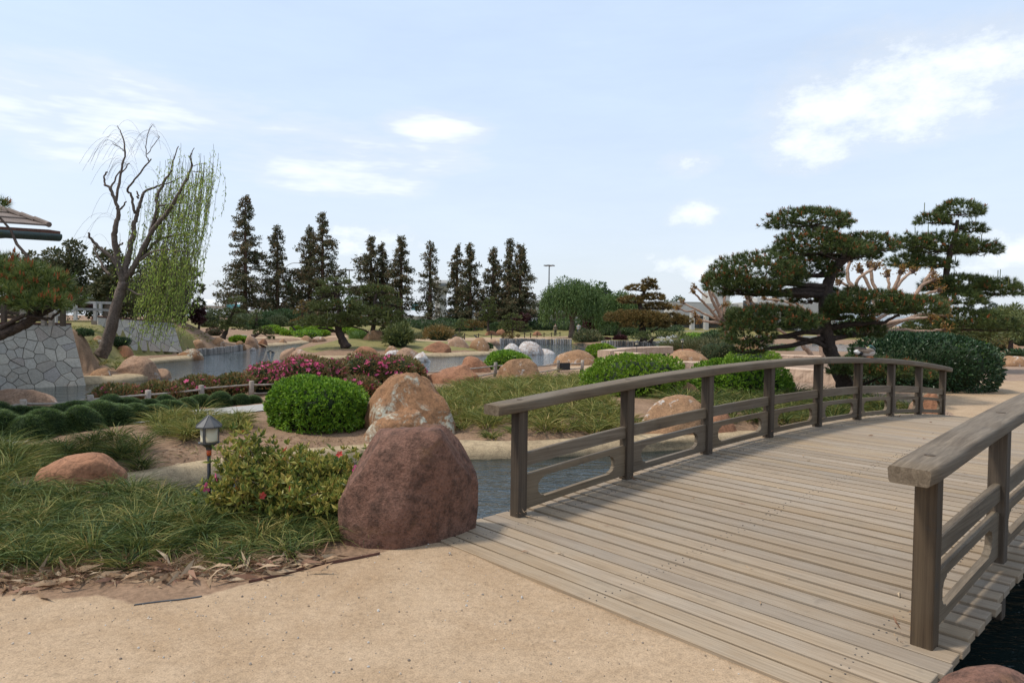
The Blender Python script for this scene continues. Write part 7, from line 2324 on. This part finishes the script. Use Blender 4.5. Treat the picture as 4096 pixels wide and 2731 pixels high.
def duck():
    s_, w = 5.18 * SPAN, 0.0
    p = bridge_xy(s_, w)
    z = float(zt(s_)) + 0.885 + HT
    root = thing('mallard_duck', 'resting mallard duck with tucked green head on the handrail', 'duck', (p[0], p[1], z), 0.35)
    brown = leaf_mat('duck_back', [(0.20, 0.145, 0.105), (0.30, 0.235, 0.18), (0.26, 0.2, 0.15)], 0, 0.7)
    # body: one continuous teardrop, breast to the right, tail to the left
    D, Fs = icosphere(4)
    x = D[:, 0]
    prof = np.interp(x, [-1, -0.75, -0.4, 0.1, 0.6, 0.9, 1], [0.30, 0.42, 0.78, 1.0, 1.02, 0.92, 0.9])
    V = np.stack([x * 0.185, D[:, 1] * 0.085 * prof, D[:, 2] * 0.078 * prof + 0.076 + 0.022 * np.clip(-x - 0.3, 0, 1)], -1)
    V[:, 2] = np.maximum(V[:, 2], 0.003)
    mobj('body', V, [Fs], plain('duck_flank', (0.42, 0.38, 0.345), 0.75, 0.18, 30), True, parent=root)
    # folded wings
    for sy in (-1, 1):
        W_ = np.stack([D[:, 0] * 0.150 - 0.025, D[:, 1] * 0.022 + sy * 0.068 * np.interp(D[:, 0], [-1, 0, 1], [0.5, 1, 0.85]), D[:, 2] * 0.042 + 0.104 + 0.012 * -D[:, 0]], -1)
        wg = mobj('wing', W_, [Fs], plain('duck_wing', (0.235, 0.175, 0.130), 0.75, 0.3, 40), True, parent=root)
        V, F2 = tube(np.array([(-0.06, sy * 0.062, 0.135), (-0.14, sy * 0.045, 0.142), (-0.215, sy * 0.02, 0.152)]), [0.018, 0.014, 0.004], 8)
        mobj('flight_feathers', V, F2, plain('duck_quill', (0.07, 0.055, 0.048), 0.7, 0.2, 30), True, parent=wg)
    V, F2 = tube(np.array([(-0.13, 0, 0.075), (-0.18, 0, 0.085), (-0.225, 0, 0.095)]), [0.045, 0.034, 0.006], 10)
    V[:, 1] *= 1.2
    mobj('tail', V, F2, plain('duck_tail', (0.60, 0.58, 0.55), 0.7, 0.1), True, parent=root)
    V, F2 = blobmesh((-0.125, 0, 0.066), (0.042, 0.066, 0.040))
    mobj('rump', V, F2, plain('duck_rump', (0.012, 0.012, 0.014), 0.6, 0.2), True, parent=root)
    V, F2 = tube(np.array([(0.155, 0, 0.11), (0.135, 0.0, 0.142), (0.10, -0.012, 0.155)]), [0.045, 0.036, 0.032], 10)
    mobj('neck', V, F2, plain('duck_neck', (0.018, 0.050, 0.038), 0.4, 0.3, 20, spec=0.5), True, parent=root)
    V, F2 = blobmesh((0.085, -0.018, 0.160), (0.046, 0.032, 0.033))
    hd = mobj('head', V, F2, plain('duck_head', (0.010, 0.060, 0.042), 0.35, 0.3, 20, spec=0.5), True, parent=root)
    V, F2 = tube(np.array([(0.05, -0.02, 0.155), (0.02, -0.022, 0.143), (-0.005, -0.022, 0.135)]), [0.014, 0.012, 0.006], 8)
    mobj('bill', V, F2, plain('duck_bill', (0.42, 0.33, 0.07), 0.5, 0.1), True, parent=hd)
    for sx in (0.0, 0.055):
        V, F2 = bevel_box(sx - 0.022, sx + 0.022, -0.088, -0.040, 0.001, 0.012, 0.004)
        mobj('foot', V, F2, plain('duck_foot', (0.60, 0.16, 0.03), 0.5, 0.1), parent=root)


duck()


def bird(u, v, Y, label, s_=1.0, flip=1):
    p = at(u, v, Y)
    root = thing('pigeon', label, 'bird', p)
    D, Fs = icosphere(2)
    V = np.stack([flip * D[:, 0] * 0.14, D[:, 1] * 0.07 * np.interp(D[:, 0], [-1, 0.3, 1], [0.4, 1, 0.8]), D[:, 2] * 0.07 * np.interp(D[:, 0], [-1, 0.3, 1], [0.4, 1, 0.8]) + 0.10 + 0.05 * D[:, 0]], -1) * s_
    m = M['black']
    mobj('body', V, [Fs], m, True, parent=root)
    V, F2 = blobmesh((flip * 0.14 * s_, 0, 0.20 * s_), (0.045 * s_,) * 3, 2)
    mobj('head', V, F2, m, True, parent=root)
    V, F2 = tube(np.array([(flip * -0.1, 0, 0.06), (flip * -0.24, 0, 0.0)]) * s_, [0.04 * s_, 0.03 * s_], 6)
    mobj('tail', V, F2, m, True, parent=root)
    for sy in (-0.02, 0.02):
        V, F2 = tube(np.array([(0, sy, -0.06), (0, sy, 0.06)]) * s_, 0.008 * s_, 4)
        mobj('leg', V, F2, m, parent=root)


bird(1819, 1347, 62.0, 'dark bird on the pale layered boulder', 1.1)
bird(1905, 1352, 57.0, 'dark bird on the white-capped tan boulder', 1.1, -1)
bird(1092, 1415, 44.0, 'dark duck swimming in the channel off the peninsula', 1.0, -1)
bird(1072, 1413, 44.5, 'second dark duck swimming in the channel', 0.9)


def person(u, yb, Y, h, label, shirt, pants, face):
    b = at(u, yb, Y)
    root = thing('person', label, 'person', b, face)
    k = h / 1.72
    parts = {}
    sk = lambda P, R: tube(smooth_line(np.array(P, float) * k, 3), np.interp(np.linspace(0, 1, (len(P) - 1) * 3 + 1), np.linspace(0, 1, len(R)), R) * k, 9)
    body = [sk([(0, 0, 0.86), (0, 0, 1.05), (0, 0, 1.25), (0, 0, 1.42), (0, 0, 1.50)], [0.15, 0.14, 0.17, 0.16, 0.06]), sk([(0, 0, 1.46), (0, 0, 1.54)], [0.055, 0.05]), blobmesh((0, 0.01 * k, 1.62 * k), (0.08 * k, 0.095 * k, 0.115 * k), 2)]
    for sx in (-1, 1):
        body.append(sk([(sx * 0.17, 0, 1.42), (sx * 0.24, 0.02, 1.15), (sx * 0.22, -0.10, 0.92)], [0.058, 0.045, 0.035]))
        body.append(sk([(sx * 0.09, 0, 0.90), (sx * 0.10, -0.02, 0.48), (sx * 0.10, 0.03, 0.04)], [0.095, 0.065, 0.045]))
        body.append(sk([(sx * 0.10, 0.03, 0.04), (sx * 0.11, -0.14, 0.03)], [0.05, 0.04]))
    V, Fs = join(body)
    mobj('body', V, Fs, plain('skin_' + shirt[0], (0.42, 0.27, 0.2), 0.6), True, parent=root)
    V, Fs = join([sk([(0, 0, 0.86), (0, 0, 1.05), (0, 0, 1.25), (0, 0, 1.43)], [0.17, 0.16, 0.19, 0.18])] + [sk([(sx * 0.17, 0, 1.43), (sx * 0.245, 0.02, 1.15)], [0.07, 0.06]) for sx in (-1, 1)])
    mobj('shirt', V, Fs, plain('shirt_' + shirt[0], shirt[1], 0.8), True, parent=root)
    V, Fs = join([sk([(sx * 0.085, 0, 0.94), (sx * 0.10, -0.02, 0.48), (sx * 0.10, 0.03, 0.08)], [0.115, 0.08, 0.065]) for sx in (-1, 1)])
    mobj('trousers', V, Fs, plain('trousers_' + shirt[0], pants, 0.8), True, parent=root)
    V, Fs = blobmesh((0, 0.02 * k, 1.66 * k), (0.09 * k, 0.10 * k, 0.10 * k), 2)
    mobj('hair', V, Fs, plain('hair_' + shirt[0], (0.02, 0.015, 0.012), 0.6), True, parent=root)


person(2221, 1346, 90.0, 1.7, 'person in khaki clothes standing left of the willow trunk', ('khaki', (0.16, 0.14, 0.10)), (0.10, 0.09, 0.07), 0.4)
person(2314, 1343, 92.0, 1.7, 'person in a pale top standing in the shade right of the willow trunk', ('pale', (0.42, 0.43, 0.45)), (0.05, 0.06, 0.09), -0.3)
person(2376, 1346, 90.0, 1.65, 'person in dark blue clothes in the shade under the willows', ('navy', (0.05, 0.07, 0.13)), (0.03, 0.03, 0.04), 0.2)
